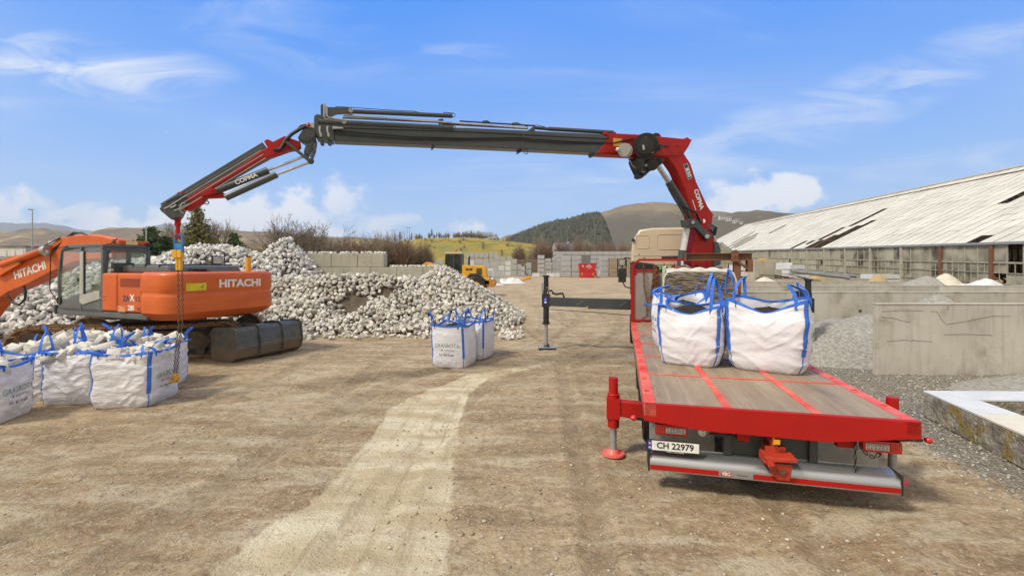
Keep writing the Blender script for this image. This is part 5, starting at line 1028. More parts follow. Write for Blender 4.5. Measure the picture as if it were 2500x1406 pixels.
# ------------------------------------------------------------------ sling hanging from the hook
Yh = cpt(434, 560); Yh = (TM @ Yh).y
def H_(px, py, dY=0): return P(px, py, Yh + dY)
sl_ = empty('chain_sling', 'two-leg chain sling with blue master link and yellow grab hooks hanging from the crane hook', 'chain sling', tuple(H_(436, 572)))
T0 = Matrix.Translation(-H_(436, 572))
def HS(px, py, dY=0): return T0 @ H_(px, py, dY)
M_bl = pm('blue_steel_paint', (.04, .22, .52), (.03, .16, .40), 6, rough=.4)
M_chn = pm('oily_chain_steel', (.08, .06, .045), (.16, .11, .07), 20, rough=.5, metal=.5)
mb = MB(); pts = [HS(*p) for p in ((430, 606), (427, 592), (429, 578), (437, 570), (445, 578), (447, 592), (444, 606))]; mb.tube(pts, .020, 8); mb.beam(HS(427, 596), HS(447, 596), .03, .03, (0, 1, 0)); mb.box(*(lambda c: (c.x - .075, c.x + .075, c.y - .03, c.y + .03, c.z - .09, c.z + .06))(HS(437, 604))); mb.build('master_link', M_bl, sl_, smooth=40)
mb = MB()
for dx_ in (-4, 3): mb.beam(HS(437 + dx_, 608), HS(438 + dx_, 660), .045, .06, (0, 1, 0)); mb.box(*(lambda c: (c.x - .04, c.x + .04, c.y - .05, c.y + .05, c.z - .07, c.z + .07))(HS(436 + dx_ * 1.6, 620)))
mb.build('chain_shortener', M_yellow, sl_, bevel=.008)
for k, dx_ in enumerate((-3.5, 6.5)):
    mb = MB(); chain(mb, [HS(438 + dx_, 655, k * .08), HS(440 + dx_ * .9, 790, k * .08), HS(433 + dx_ * .7, 838, k * .08), HS(427 + dx_ * .6, 914, k * .08)], .015, .046, .0075); ch_ = mb.build('sling_chain', M_chn, sl_)
    mb = MB(); c_ = HS(425 + dx_ * .6, 924, k * .08); mb.torus(c_ + Vector((0, 0, 0)), (0, 1, .2), .055, .020, 16, 8, .8, (.3, 0, 1)); mb.ball(c_ + Vector((.02, 0, .065)), .035, (1, .8, 1)); mb.cyl(c_ + Vector((.02, 0, .03)), c_ + Vector((.03, 0, .10)), .018, .014, 8); mb.build('grab_hook', M_yellow, ch_, smooth=60)
# ------------------------------------------------------------------ gear against the headboard
def at_hb(x, z, dy=-.1): return TW(x, HBY + dy, z)
chl = empty('lifting_chain', 'thin rusty lifting chain hanging in a long loop on the mesh headboard', 'chain', tuple(at_hb(-.93, 1.1)), -YAW); Q = Matrix.Rotation(YAW, 4, 'Z') @ Matrix.Translation(-at_hb(-.93, 1.1))
mb = MB(); chain(mb, [Q @ at_hb(-.95, 2.42), Q @ at_hb(-.93, 1.9), Q @ at_hb(-.86, 1.5), Q @ at_hb(-.86, 1.12), Q @ at_hb(-1.0, 1.06)], .026, .07, .011); mb.build('chain_leg', M_rust, chl)
ch2 = empty('lifting_chain', 'bundle of rusty chains slung over a headboard peg beside the bags', 'chain', tuple(at_hb(-.66, 1.1)), -YAW); Q = Matrix.Rotation(YAW, 4, 'Z') @ Matrix.Translation(-at_hb(-.66, 1.1))
mb = MB()
for x0, x1, zb_ in ((-.68, -.78, 1.55), (-.66, -.70, 1.5), (-.65, -.66, 1.6), (-.64, -.60, 1.5), (-.62, -.55, 1.65), (-.67, -.74, 1.7)): chain(mb, [Q @ at_hb(-.66, 2.46), Q @ at_hb(x0, 2.3), Q @ at_hb(x1, zb_)], .026, .07, .011)
mb.build('chain_leg', M_rust, ch2)
M_sling = pm('green_round_sling', (.30, .42, .30), (.42, .46, .36), 15, rough=.8); M_slr = pm('red_strap_webbing', (.35, .04, .03), (.28, .10, .05), 12, rough=.8); M_sand = pm('sand_coloured_webbing', (.50, .42, .28), (.40, .30, .2), 12, rough=.8)
def hb_strap(name, label, x, mat, pts, w=.06):
    o_ = at_hb(x, 2.2); Q = Matrix.Rotation(YAW, 4, 'Z') @ Matrix.Translation(-o_); r_ = empty(name, label, 'lifting strap', tuple(o_), -YAW); m_ = MB(); m_.strap([Q @ at_hb(a, b_, c_) for a, b_, c_ in pts], (1, .2, 0), w, .008); m_.build('webbing', mat, r_, smooth=60)
hb_strap('lifting_strap', 'pale green webbing sling hanging over the headboard left of the wrapped bundle', -.42, M_sling, [(-.45, 1.3, -.12), (-.46, 1.9, -.12), (-.44, 2.4, -.10), (-.40, 2.47, -.06), (-.35, 2.4, -.03), (-.34, 1.4, .04)], .075)
hb_strap('lifting_strap', 'coiled red ratchet strap lying over a peg left of the crane column', -.17, M_slr, [(-.3, 2.30, -.10), (-.22, 2.44, -.09), (-.17, 2.50, -.07), (-.1, 2.43, -.09), (-.03, 2.34, -.1), (-.2, 2.33, -.12), (-.3, 2.35, -.1)])
hb_strap('lifting_strap', 'sand coloured strap looped over a peg by the crane cylinder', .1, M_sand, [(-.12, 2.3, -.10), (-.02, 2.44, -.09), (.08, 2.49, -.07), (.2, 2.42, -.09), (.3, 2.31, -.1)], .05)
hb_strap('lifting_strap', 'dull red strap heaped on the headboard rail before the crane column', .5, M_slr, [(.25, 2.36, -.10), (.36, 2.48, -.09), (.5, 2.42, -.07), (.62, 2.36, -.09), (.75, 2.37, -.1), (.86, 2.45, -.1), (.98, 2.36, -.08)], .07)
o_ = at_hb(-.52, 2.36, -.06); mb = MB(); mb.cyl((0, 0, 0), (0, 0, .09), .035, .03, 12); mb.cyl((0, 0, .09), (0, 0, .14), .012, .012, 8)
M_bot = pm('green_plastic', (.03, .35, .14), None, 9, rough=.3); o = mb.build('spray_bottle', M_bot, smooth=40); o.location = o_; tag(o, 'small green bottle standing on the headboard rail', 'bottle')
# wrapped bundle of corrugated sheets standing behind the bags
M_sheet = pm('bundled_sheet_edges', (.40, .35, .27), (.10, .085, .07), 3, lo=.4, hi=.55, rough=.7, stretch=(1.2, 1.2, 30), bump=.5, bscale=30)
M_wrap = pm('clear_wrap_film', (.62, .60, .56), (.48, .46, .42), 5, rough=.25, bump=.4, bscale=14)
wb = empty('wrapped_bundle', 'plastic-wrapped bundle of flat grey sheets stacked against the headboard behind the bags', 'bundle', tuple(TW(.33, 7.0, DK)), -YAW)
mb = MB(); rr = random.Random(4)
for i in range(34):
    z0 = .02 + i * .0385; w_ = .80 + rr.uniform(-.03, .03) - (.10 * max(0, (i - 27) / 7)); pts = []
    L_ = 14
    top = [Vector((-w_ + 2 * w_ * k / L_, 0, z0 + .014 * math.sin(k * 1.9 + i) + .010 * math.sin(k * .7 + i * .4))) for k in range(L_ + 1)]
    mb.strap(top, (0, 1, 0), .62 + rr.uniform(-.03, .03), .026)
mb.build('sheet_stack', M_sheet, wb)
mb = MB(); mb.tube([(-.74 + .07 * k, -.02 + .02 * math.sin(k), 1.37 + .02 * math.sin(k * 1.3) - .04 * (abs(k - 10.5) / 10.5) ** 4) for k in range(22)], .085, 8); mb.tube([(-.80, -.26, .35), (-.83, -.24, .8), (-.82, -.25, 1.2), (-.74, -.24, 1.34), (-.5, -.25, 1.375), (0, -.26, 1.36), (.5, -.25, 1.37), (.76, -.24, 1.32), (.84, -.22, 1.1), (.84, -.2, .6)], .030, 8); mb.build('wrap_film', M_wrap, wb, smooth=60)
# rusty steel beam with bracket leaning at the headboard's right end
bs = empty('steel_beam', 'brown rusty steel beam across the headboard, a clamp plate over it and an upright leg', 'steel beam', tuple(TW(.9, HBY - .1, DK)), -YAW)
M_brn = pm('brown_primer_steel', (.20, .085, .045), (.15, .07, .04), 3, rough=.7, c3=(.10, .05, .03), s3=4)
mb = MB()
for z_ in (1.63, 1.80): mb.box(-.82, .72, -.28, -.08, z_, z_ + .018)
mb.box(-.82, .72, -.19, -.17, 1.63, 1.81); mb.box(-.84, -.82, -.28, -.08, 1.62, 1.82); mb.box(.30, .46, -.24, -.08, .0, 1.62); mb.box(.60, .72, -.3, -.06, 1.35, 1.63)
mb.build('beam', M_brn, bs, bevel=.004); mb = MB(); mb.prism([(.22, -.29, 1.60), (.40, -.29, 1.60), (.39, -.29, 1.84), (.34, -.29, 1.90), (.25, -.29, 1.88), (.22, -.29, 1.84)], (0, .03, 0)); mb.beam((.38, -.27, 1.6), (.62, -.27, 1.42), .05, .06); mb.build('clamp_plate', M_rust, bs, bevel=.004)
o_ = TW(.92, HBY - .16, 2.40); mb = MB(); mb.ball((0, 0, .05), .05, (1.3, 1, .8)); mb.cyl((-.05, 0, .05), (-.11, 0, .05), .02, .02, 8); o = mb.build('plastic_jug', M_white, smooth=60); o.location = o_; tag(o, 'small white plastic jug on the rail under the rusty steel beam', 'jug')
# ================================================================== EXCAVATOR
EC = Vector((-10.06, 12.94, 0)); EY = math.atan2(.375, -.927)
ex = empty('excavator', 'big orange crawler excavator with grey cab standing before the cobblestone heap', 'excavator', tuple(EC), EY)
EM = Matrix.Translation(EC) @ Matrix.Rotation(EY, 4, 'Z'); EI = EM.inverted()
M_track = pm('rusty_track_steel', (.38, .235, .13), (.22, .14, .085), 5, rough=.7, metal=.3, bump=.3, bscale=40, c3=(.33, .23, .14), s3=7)
M_mud = pm('muddy_dark_steel', (.14, .105, .075), (.09, .07, .055), 4, rough=.85, bump=.2, c3=(.21, .155, .10), s3=2)
M_eg = pm('cab_grey_paint', (.075, .092, .095), (.10, .115, .12), 2, rough=.4, coat=.2, c3=(.17, .16, .14), s3=3, lo3=.6, hi3=.8)
M_lgrey = pm('light_grey_paint', (.40, .40, .37), (.34, .34, .31), 3, rough=.4)
M_glass = glass('cab_glass', (.93, .97, .96), (.34, .37, .34), .10)
# tracks: direction in world (.95,.31)
ty_ = math.atan2(.31, .95); TMx = EI @ Matrix.Translation(EC) @ Matrix.Rotation(ty_, 4, 'Z')
for sy in (-1, 1):
    yc = sy * 1.30; L2 = 1.98; rt = .44; zc = .50; loop = []
    nseg = 50; per = 4 * L2 + 2 * math.pi * rt
    def tp(s):
        s %= per
        if s < 2 * L2: return (L2 - s, zc + rt - .05 * math.sin(s / (2 * L2) * math.pi), math.pi)
        s -= 2 * L2
        if s < math.pi * rt: a = math.pi / 2 + s / rt; return (-L2 + rt * math.cos(a), zc + rt * math.sin(a), a + math.pi / 2)
        s -= math.pi * rt
        if s < 2 * L2: return (-L2 + s, zc - rt, 0)
        s -= 2 * L2; a = -math.pi / 2 + s / rt; return (L2 + rt * math.cos(a), zc + rt * math.sin(a), a + math.pi / 2)
    mb = MB(); mb.M = TMx
    for i in range(nseg):
        x, z, a = tp(per * i / nseg); d = Vector((math.cos(a), 0, math.sin(a))); n_ = Vector((math.sin(a), 0, -math.cos(a)))
        c = Vector((x, yc, z)); mb.obox(c + n_ * .03, d * (per / nseg * .44), Vector((0, .30, 0)), n_ * .014)
        for q in (-.35, 0, .35): mb.obox(c + d * (per / nseg * q) + n_ * .055, d * .008, Vector((0, .30, 0)), n_ * .018)
        mb.obox(c - n_ * .03, d * (per / nseg * .5), Vector((0, .09, 0)), n_ * .04)
    tk = mb.build('track', M_track, ex)
    mb = MB(); mb.M = TMx; mb.prism([(-1.6, yc, .28), (1.6, yc, .28), (1.75, yc, .5), (1.5, yc, .74), (.3, yc, .80), (-.3, yc, .80), (-1.5, yc, .74), (-1.75, yc, .5)], (0, .34, 0)); mb.box(-1.0, -.3, yc - .19, yc + .19, .40, .66); mb.box(.1, .5, yc - .19, yc + .19, .45, .60); mb.build('track_frame', M_mud, tk, bevel=.015)
    for x in (-L2, L2):
        mb = MB(); mb.M = TMx; mb.cyl((x, yc - .13, zc), (x, yc + .13, zc), .37, None, 24); mb.cyl((x, yc - .2, zc), (x, yc + .2, zc), .2, None, 18); mb.build('idler_wheel', M_mud, tk, smooth=35)
    for k in range(7):
        mb = MB(); mb.M = TMx; x = -1.5 + k * .5; mb.cyl((x, yc - .2, .22), (x, yc + .2, .22), .10, None, 14); mb.build('track_roller', M_mud, tk, smooth=35)
mb = MB(); mb.M = TMx; mb.box(-.9, .9, -1.15, 1.15, .45, .95); mb.M = None; mb.cyl((0, 0, .9), (0, 0, 1.2), .75, None, 30); mb.build('undercarriage', M_mud, ex, smooth=35)
# upper structure: x forward, +y = machine's left (towards the viewer), origin = slewing centre
XR, YL, XF = -2.60, 1.47, 1.66; Zs, Zp, Zt = 1.16, 1.32, 2.28
mb = MB(); mb.box(-2.1, XF + .10, -YL + .1, YL - .03, Zs, Zp); mb.prism([(XF + .1, YL - .03, Zs), (XF + .25, YL - .06, Zs + .08), (XF + .25, YL - .06, Zp + .1), (XF + .1, YL - .03, Zp + .1)], (0, .1, 0)); mb.build('platform', M_eg, ex, bevel=.03)
mb = MB()   # left side panels
for x0, x1 in ((-.98, -.355), (-1.96, -1.0)):
    mb.box(x0, x1, YL - .5, YL, Zp + .01, Zt)
sp_ = mb.build('side_panel', M_orange, ex, bevel=.05, seg=3)
mb = MB(); mb.box(-1.94, -.36, -YL, -YL + .5, Zp, Zt); mb.build('side_panel', M_orange, ex, bevel=.05, seg=3)
mb = MB(); mb.box(-1.96, -.4, -YL + .4, YL - .4, Zp, Zt - .03); mb.build('engine_bay', M_eg, ex)
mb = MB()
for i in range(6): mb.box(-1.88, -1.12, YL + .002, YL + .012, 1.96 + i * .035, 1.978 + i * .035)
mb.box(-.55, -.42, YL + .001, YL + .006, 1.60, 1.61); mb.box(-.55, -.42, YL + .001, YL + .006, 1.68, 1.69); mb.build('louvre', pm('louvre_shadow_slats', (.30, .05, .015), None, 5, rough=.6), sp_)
mb = MB(); mb.box(-1.34, -1.02, YL + .0005, YL + .004, 1.34, 1.48); mb.build('worn_sticker', pm('worn_sticker', (.55, .33, .18), (.62, .16, .05), 14, rough=.6), sp_)
# counterweight with rounded rear corners and a waist crease
def cw_out(z):
    k = (z - Zs) / (Zt + .03 - Zs); inset = .0
    if k > .93: inset = .07 * ((k - .93) / .07) ** 2
    if k < .16: inset = .16 * (1 - k / .16) ** 1.3
    if .50 < k < .62: inset += .018 * math.sin((k - .5) / .12 * math.pi)
    rr_ = .46; pts = []
    x0 = XR - .38 + inset; yh = YL + .02 - inset
    def arc(y): return -0.30 * (1 - (y / yh) ** 2) * 0
    pts.append((-1.98, -yh))
    for cx_, cy_, a0 in ((x0 + rr_, -yh + rr_, 270), (x0 + rr_, yh - rr_, 180)):
        for j in range(9): a = R(a0 - j * 11.25); pts.append((cx_ + rr_ * math.cos(a), cy_ + rr_ * math.sin(a)))
    pts.append((-1.98, yh)); return pts
levels = [Zs + .0, Zs + .03, Zs + .06, Zs + .11, Zs + .18, Zs + .3, Zs + .55, Zs + .58, Zs + .62, Zs + .65, Zs + .69, Zs + .73, Zs + .95, Zt - .05, Zt - .02, Zt, Zt + .02, Zt + .03]
mb = MB(); secs = [[(x, y, z) for x, y in cw_out(z)] for z in levels]; n_ = len(secs[0]); vs = [p for s_ in secs for p in s_]
fs = [(k * n_ + i, k * n_ + (i + 1) % n_, (k + 1) * n_ + (i + 1) % n_, (k + 1) * n_ + i) for k in range(len(secs) - 1) for i in range(n_)]; fs = [tuple(reversed(f)) for f in fs]
fs += [tuple(range(n_)), tuple(range(len(vs) - 1, len(vs) - n_ - 1, -1))]; mb.add(vs, fs)
M_cw = pm('counterweight_paint', (.62, .125, .013), (.55, .10, .012), 1.0, rough=.42, coat=.12, c3=(.42, .15, .06), s3=2.2, lo3=.6, hi3=.8, stretch=(1, 1, 4))
cw = mb.build('counterweight', M_cw, ex, smooth=30)
def rearframe(y, z, off=.004): return frame((XR - .38 - off, y, z), (0, -1, 0), (0, 0, 1))
mb = MB(); text(mb, 'HITACHI', .265, rearframe(-.30, 2.0, .003), .010, .002, 1.15); mb.build('lettering', M_white, cw)
mb = MB(); text(mb, 'ZA', .18, frame((-1.36, YL + .004, 1.66), (-1, 0, 0), (0, 0, 1)), .006, .001, 1.05, 'CENTER')
text(mb, 'I S', .18, frame((-1.82, YL + .004, 1.66), (-1, 0, 0), (0, 0, 1)), .003, .001, .95); text(mb, 'LC', .10, frame((-1.86, YL + .004, 1.43), (-1, 0, 0), (0, 0, 1)), .003, .001, 1)
mb.mi = 1; text(mb, 'X', .22, frame((-1.60, YL + .004, 1.68), (-1, 0, 0), (0, 0, 1)), .008, .002, 1.0); text(mb, '280', .17, frame((-1.56, YL + .005, 1.44), (-1, 0, 0), (0, 0, 1)), .006, .001, 1); mb.build('model_lettering', [M_plq, M_white], sp_)
mb = MB(); M_wy = pm('warning_yellow', (.75, .60, .02), None, 5, rough=.5); mb.box(XR - .384, XR - .38, .62, 1.10, 1.86, 2.04); mb.mi = 1; text(mb, '-?', .11, rearframe(.72, 1.95, .0055), .004, .0005); mb.mi = 0
mb.box(XR + .0, XR + .25, -YL - .022, -YL - .018, 1.88, 2.06); mb.build('warning_sticker', [M_wy, M_blackl], cw)
mb = MB(); mb.M = Matrix.Translation((XR - .24, -YL + .16, 1.96)) @ Matrix.Rotation(R(45), 4, 'Z'); mb.box(-.01, .01, -.12, .12, -.09, .09); mb.M = None; mb.build('corner_sticker', M_wy, cw)
# engine hood
mb = MB(); hd_ = [(-2.30, Zt), (-2.2, Zt + .19), (-.9, Zt + .21), (-.42, Zt + .19), (-.36, Zt)]
mb.prism([(x, .10, z) for x, z in hd_], (0, 1.9, 0)); hdm = mb.build('engine_hood', M_eg, ex, bevel=.05, seg=3)
mb = MB()
for x in (-1.9, -1.35, -.85): mb.box(x - .008, x + .008, -.86, 1.06, Zt + .14, Zt + .222)
mb.build('hood_joint', M_black, hdm)
mb = MB(); mb.cyl((-2.42, -.95, Zt + .02), (-2.42, -.95, Zt + .42), .075, None, 16); ep = mb.build('exhaust_pipe', M_yellow, ex, smooth=40)
mb = MB(); mb.cyl((-2.42, -.95, Zt + .42), (-2.42, -.95, Zt + .47), .05, .05, 14); mb.cyl((-2.42, -.95, Zt + .50), (-2.42, -.95, Zt + .515), .11, .11, 18); mb.build('exhaust_cap', M_rust, ep, smooth=40)
mb = MB(); mb.tube([(-1.1, -1.2, Zt), (-1.1, -1.2, Zt + .55), (-1.15, -1.05, Zt + .63), (-1.2, -.75, Zt + .63), (-1.2, -.65, Zt + .5), (-1.15, -.6, Zt)], .018, 8); hrl = mb.build('handrail', M_eg, ex, smooth=60)
mb = MB(); mb.box(-1.13, -1.09, -1.12, -.80, Zt + .22, Zt + .48); mi_ = mb.build('mirror', M_black, ex, bevel=.03); mb = MB(); mb.box(-1.142, -1.135, -1.09, -.83, Zt + .25, Zt + .45); mb.build('mirror_glass', M_steel, mi_)
mb = MB(); mb.cyl((-2.35, .35, Zt + .04), (-2.35, .35, Zt + .1), .13, .16, 16); mb.box(-2.45, -2.30, .15, .5, Zt + .03, Zt + .055); mb.ball((-2.35, .62, Zt + .09), .05, (1, 1, .8)); mb.build('filler_cap', M_black, ex, smooth=40)
# cab
cx0, cx1, cy0, cy1, cz0, cz1 = -.34, XF, YL - 1.10, YL - .01, Zp, 2.98
mb = MB(); outl = [(cx0, cz0), (cx0, cz1 - .10), (cx0 + .08, cz1), (cx1 - .45, cz1), (cx1 - .15, cz1 - .12), (cx1 - .02, cz1 - .7), (cx1, cz0 + .4), (cx1 - .12, cz0)]
def pillar(a, b_, w=.07, h=.07): 
    for y in (cy0 + .035, cy1 - .035): mb.beam((a[0], y, a[1]), (b_[0], y, b_[1]), w, h, (0, 1, 0))
for a, b_ in zip(outl[:-1], outl[1:]): pillar(a, b_)
pillar((cx0 + .9, cz0), (cx0 + .9, cz1), .07, .10); mb.box(cx0 - .02, cx1 - .42, cy0, cy1, cz1 - .05, cz1 + .02); mb.beam((cx1 - .42, (cy0 + cy1) / 2, cz1 - .02), (cx1 - .14, (cy0 + cy1) / 2, cz1 - .12), cy1 - cy0, .06)
mb.box(cx0, cx0 + .06, cy0, cy1, cz0, cz0 + .92); mb.box(cx0, cx0 + .06, cy0, cy1, cz1 - .14, cz1 - .04); mb.box(cx0, cx0 + .055, cy0, cy0 + .09, cz0 + .92, cz1 - .1); mb.box(cx0, cx0 + .055, cy1 - .12, cy1, cz0 + .92, cz1 - .1)
mb.box(cx0 + .06, cx1 - .1, cy0, cy0 + .05, cz0, cz0 + .5); mb.box(cx0 + .06, cx0 + .9, cy1 - .05, cy1, cz0, cz0 + .30); mb.prism([(cx0 + .9, cy1 - .025, cz0), (cx1 - .1, cy1 - .025, cz0), (cx1 - .02, cy1 - .025, cz0 + .18), (cx0 + .9, cy1 - .025, cz0 + .45)], (0, .05, 0))
mb.box(cx1 - .12, cx1 - .02, cy0, cy1, cz0, cz0 + .16); mb.box(cx0, cx1 - .1, cy0, cy1, cz0 - .01, cz0 + .05)
cb = mb.build('cab', M_eg, ex, bevel=.015)
mb = MB()
for y in (cy0 + .02, cy1 - .02): mb.prism([(cx0 + .06, y, cz0 + .32), (cx0 + .86, y, cz0 + .32), (cx0 + .86, y, cz1 - .06), (cx0 + .06, y, cz1 - .06)], (0, .008, 0)); mb.prism([(cx0 + .94, y, cz0 + .45), (cx1 - .04, y, cz0 + .2), (cx1 - .05, y, cz1 - .7), (cx1 - .18, y, cz1 - .14), (cx0 + .94, y, cz1 - .06)], (0, .008, 0))
mb.prism([(cx0 + .02, cy0 + .08, cz0 + .92), (cx0 + .02, cy1 - .1, cz0 + .92), (cx0 + .02, cy1 - .1, cz1 - .12), (cx0 + .02, cy0 + .08, cz1 - .12)], (.008, 0, 0))
mb.prism([(cx1 - .01, cy0 + .05, cz0 + .3), (cx1 - .01, cy1 - .05, cz0 + .3), (cx1 - .03, cy1 - .05, cz1 - .7), (cx1 - .03, cy0 + .05, cz1 - .7)], (.008, 0, 0)); mb.build('window', M_glass, cb)
mb = MB(); mb.prism([(cx0 + .78, cy1 + .01, cz0 + .30), (cx0 + .95, cy1 + .01, cz0 + .42), (cx0 + .92, cy1 + .01, cz1 - .16), (cx0 + .78, cy1 + .01, cz1 - .14)], (0, .03, 0)); mb.prism([(cx0 + .06, cy1 + .01, cz0 + .30), (cx0 + .80, cy1 + .01, cz0 + .14), (cx0 + .95, cy1 + .01, cz0 + .20), (cx0 + .93, cy1 + .01, cz0 + .46), (cx0 + .80, cy1 + .01, cz0 + .40), (cx0 + .06, cy1 + .01, cz0 + .52)], (0, .03, 0)); dr = mb.build('cab_door', M_lgrey, cb, bevel=.015)
mb = MB(); mb.box(cx0 + .15, cx0 + .62, cy0 + .3, cy1 - .3, cz0 + .05, cz0 + .55); mb.box(cx0 + .12, cx0 + .26, cy0 + .32, cy1 - .32, cz0 + .5, cz0 + 1.22); mb.box(cx0 + .18, cx0 + .7, cy1 - .28, cy1 - .12, cz0 + .5, cz0 + .66); mb.box(cx0 + 1.35, cx0 + 1.5, cy0 + .1, cy0 + .3, cz0 + .1, cz0 + .9); mb.tube([(cx0 + 1.2, cy0 + .5, cz0 + .05), (cx0 + 1.25, cy0 + .5, cz0 + .7), (cx0 + 1.2, cy0 + .5, cz0 + .8)], .015, 6); mb.build('driver_seat', M_black, cb, bevel=.03)
mb = MB(); mb.cyl((cx1 - .1, cy1 + .0, cz0 + .22), (cx1 - .1, cy1 + .03, cz0 + .22), .10, None, 20); mb.cyl((cx0 + 1.0, cy1 - .02, 2.1), (cx0 + 1.0, cy1 + .03, 2.1), .05, None, 12); mb.tube([(cx1 - .05, cy1 + .03, cz0 + .2), (cx1 + .14, cy1 + .1, cz0 + .5), (cx1 + .1, cy1 + .1, cz1 - .2), (cx1 - .1, cy1 + .03, cz1 - .05), (cx1 - .5, cy1 + .02, cz1 + .0)], .012, 6); mb.build('cab_handrail', M_black, cb, smooth=50)
mb = MB(); mb.box(cx0 + .02, cx0 + .08, cy0 + .1, cy1 - .1, cz1 + .02, cz1 + .06); mb.mi = 0; mb.box(cx0 + .02, cx0 + .18, cy0 + .0, cy1 - .38, cz1 + .02, cz1 + .14); lb = mb.build('beacon_bar', M_orange, cb, bevel=.015)
mb = MB(); mb.box(cx0 + .0, cx0 + .016, cy0 + .30, cy0 + .56, cz1 + .03, cz1 + .13); mb.build('beacon_lens', pm('amber_cream_lens', (.80, .62, .30), None, 5, rough=.3), lb); mb = MB(); mb.box(cx0 - .04, cx0 + .05, cy0 - .04, cy0 + .1, cz1 + .0, cz1 + .09); mb.ball((cx0 + .1, cy1 - .3, cz1 + .07), .055); mb.build('roof_lamp', M_black, cb, smooth=50)
mb = MB(); mb.box(cx0 - .006, cx0 - .002, cy0 + .10, cy0 + .14, cz1 - .32, cz1 - .22); mb.box(cx0 - .006, cx0 - .002, cy1 - .2, cy1 - .15, cz1 - .30, cz1 - .2); mb.box(cx0 - .006, cx0 - .002, cy1 - .24, cy1 - .2, cz0 + 1.02, cz0 + 1.06); mb.build('window_sticker', M_white, cb)
# boom in its own upright plane through the slewing centre
Bb = Vector((-10.15, 13.55, 0)); Db = Vector((-.985, .17, 0)).normalized(); Nb = Vector((-Db.y, Db.x, 0)); Nb = Nb if Nb.y < 0 else -Nb; NbL = (EI.to_3x3() @ Nb).normalized()
def bp(px, py, off=0.0):
    u_ = (px - CX) / F; B_ = Bb + Nb * off; t_ = (u_ * B_.y - B_.x) / (Db.x - u_ * Db.y); Y_ = B_.y + t_ * Db.y
    return EI @ Vector((u_ * Y_, Y_, HC - (py - HY) / F * Y_))
def c1p(x, y): return (x / 3.2697, 480 + y / 3.2697)
mb = MB(); bo = [c1p(*p) for p in ((960, 345), (860, 318), (740, 312), (620, 320), (540, 335), (480, 380), (400, 420), (250, 500), (120, 585), (0, 640))] + [(-60, 705), (-90, 850), (-60, 830)] + [c1p(*p) for p in ((0, 880), (70, 800), (140, 755), (300, 690), (460, 605), (640, 525), (800, 500), (960, 500))]
mb.prism([bp(a, b_) for a, b_ in bo], NbL * .46); xb = mb.build('boom', M_orange, ex, bevel=.02)
mb = MB(); text(mb, 'HITACHI', .34, (lambda o_, e_: frame(o_, e_, Vector((0, 0, 1))))(bp(*c1p(238, 592), .236), bp(*c1p(330, 560), .236) - bp(*c1p(145, 625), .236)), .010, .002, .95); mb.build('boom_lettering', M_white, xb)
mb = MB(); mb.cyl(bp(*c1p(20, 545), .3), bp(*c1p(400, 410), .3), .10, None, 16); mb.prism([bp(*c1p(*p), .28) for p in ((-60, 590), (0, 520), (100, 478), (160, 468), (190, 500), (170, 540), (100, 580), (0, 640))], NbL * .12); ac = mb.build('arm_cylinder', M_orange, ex, smooth=40)
mb = MB(); mb.cyl(bp(*c1p(345, 430), .37), bp(*c1p(380, 425), .37), .13, None, 18); mb.ball(bp(*c1p(372, 450), .36), .12, (1, .8, 1)); mb.build('boom_lamp', M_galv, ac, smooth=40)
mb = MB(); mb.torus(bp(*c1p(165, 500), .36), NbL, .12, .02, 16, 6, .5); mb.tube([bp(*c1p(*p), .2) for p in ((60, 790), (90, 840), (150, 865), (200, 820), (205, 760), (190, 710))], .035, 7)
for k in range(3): mb.tube([bp(*c1p(390 + k * 12, 425 + k * 10), .2 + k * .03), bp(*c1p(520, 350 - k * 8), .2), bp(*c1p(590, 300 - k * 8), .2), bp(*c1p(650, 285 + k * 4), .2), bp(*c1p(700, 310), .2)], .022, 6)
mb.tube([bp(*c1p(*p), .25) for p in ((200, 470), (330, 405), (480, 330))], .018, 5)
mb.build('boom_hose', M_rubber, xb, smooth=60)
mb = MB()
for k in range(4): mb.tube([bp(*c1p(520, 345 - k * 5), .15 - k * .1), bp(*c1p(640, 322 - k * 4), .15 - k * .1), bp(*c1p(800, 318 - k * 3), .15 - k * .1), bp(*c1p(930, 340 - k * 2), .15 - k * .1)], .03, 6)
mb.build('boom_pipe', M_orange, xb, smooth=60)
# ------------------------------------------------------------------ grading bucket on the ground
bk = empty('excavator_bucket', 'wide dark grading bucket lying on the ground behind the excavator track', 'bucket', (-6.80, 12.52, 0), math.atan2(2.0, .82))
# local x along its width (going away), y to the left
M_bkt = pm('worn_bucket_steel', (.095, .115, .125), (.07, .08, .085), 2.2, rough=.45, metal=.25, bump=.15, bscale=30, c3=(.25, .14, .065), s3=2.0, lo3=.54, hi3=.68, c4=(.20, .15, .10), st4=(1, 1, .6), s4=2.2, k4=.8)
zmix(M_bkt, .12, .52, (.21, .155, .10), .85, 2.0)
L2 = 1.02; prf = [(-.62, .02), (-.64, .30), (-.58, .62), (-.40, .70), (-.05, .68), (.14, .62), (.20, .44), (.14, .16), (.0, .03)]
prf = [(.60, .02), (.58, .74), (.52, .83), (-.14, .87), (-.25, .80), (-.30, .36), (-.24, .12), (-.10, .02)]
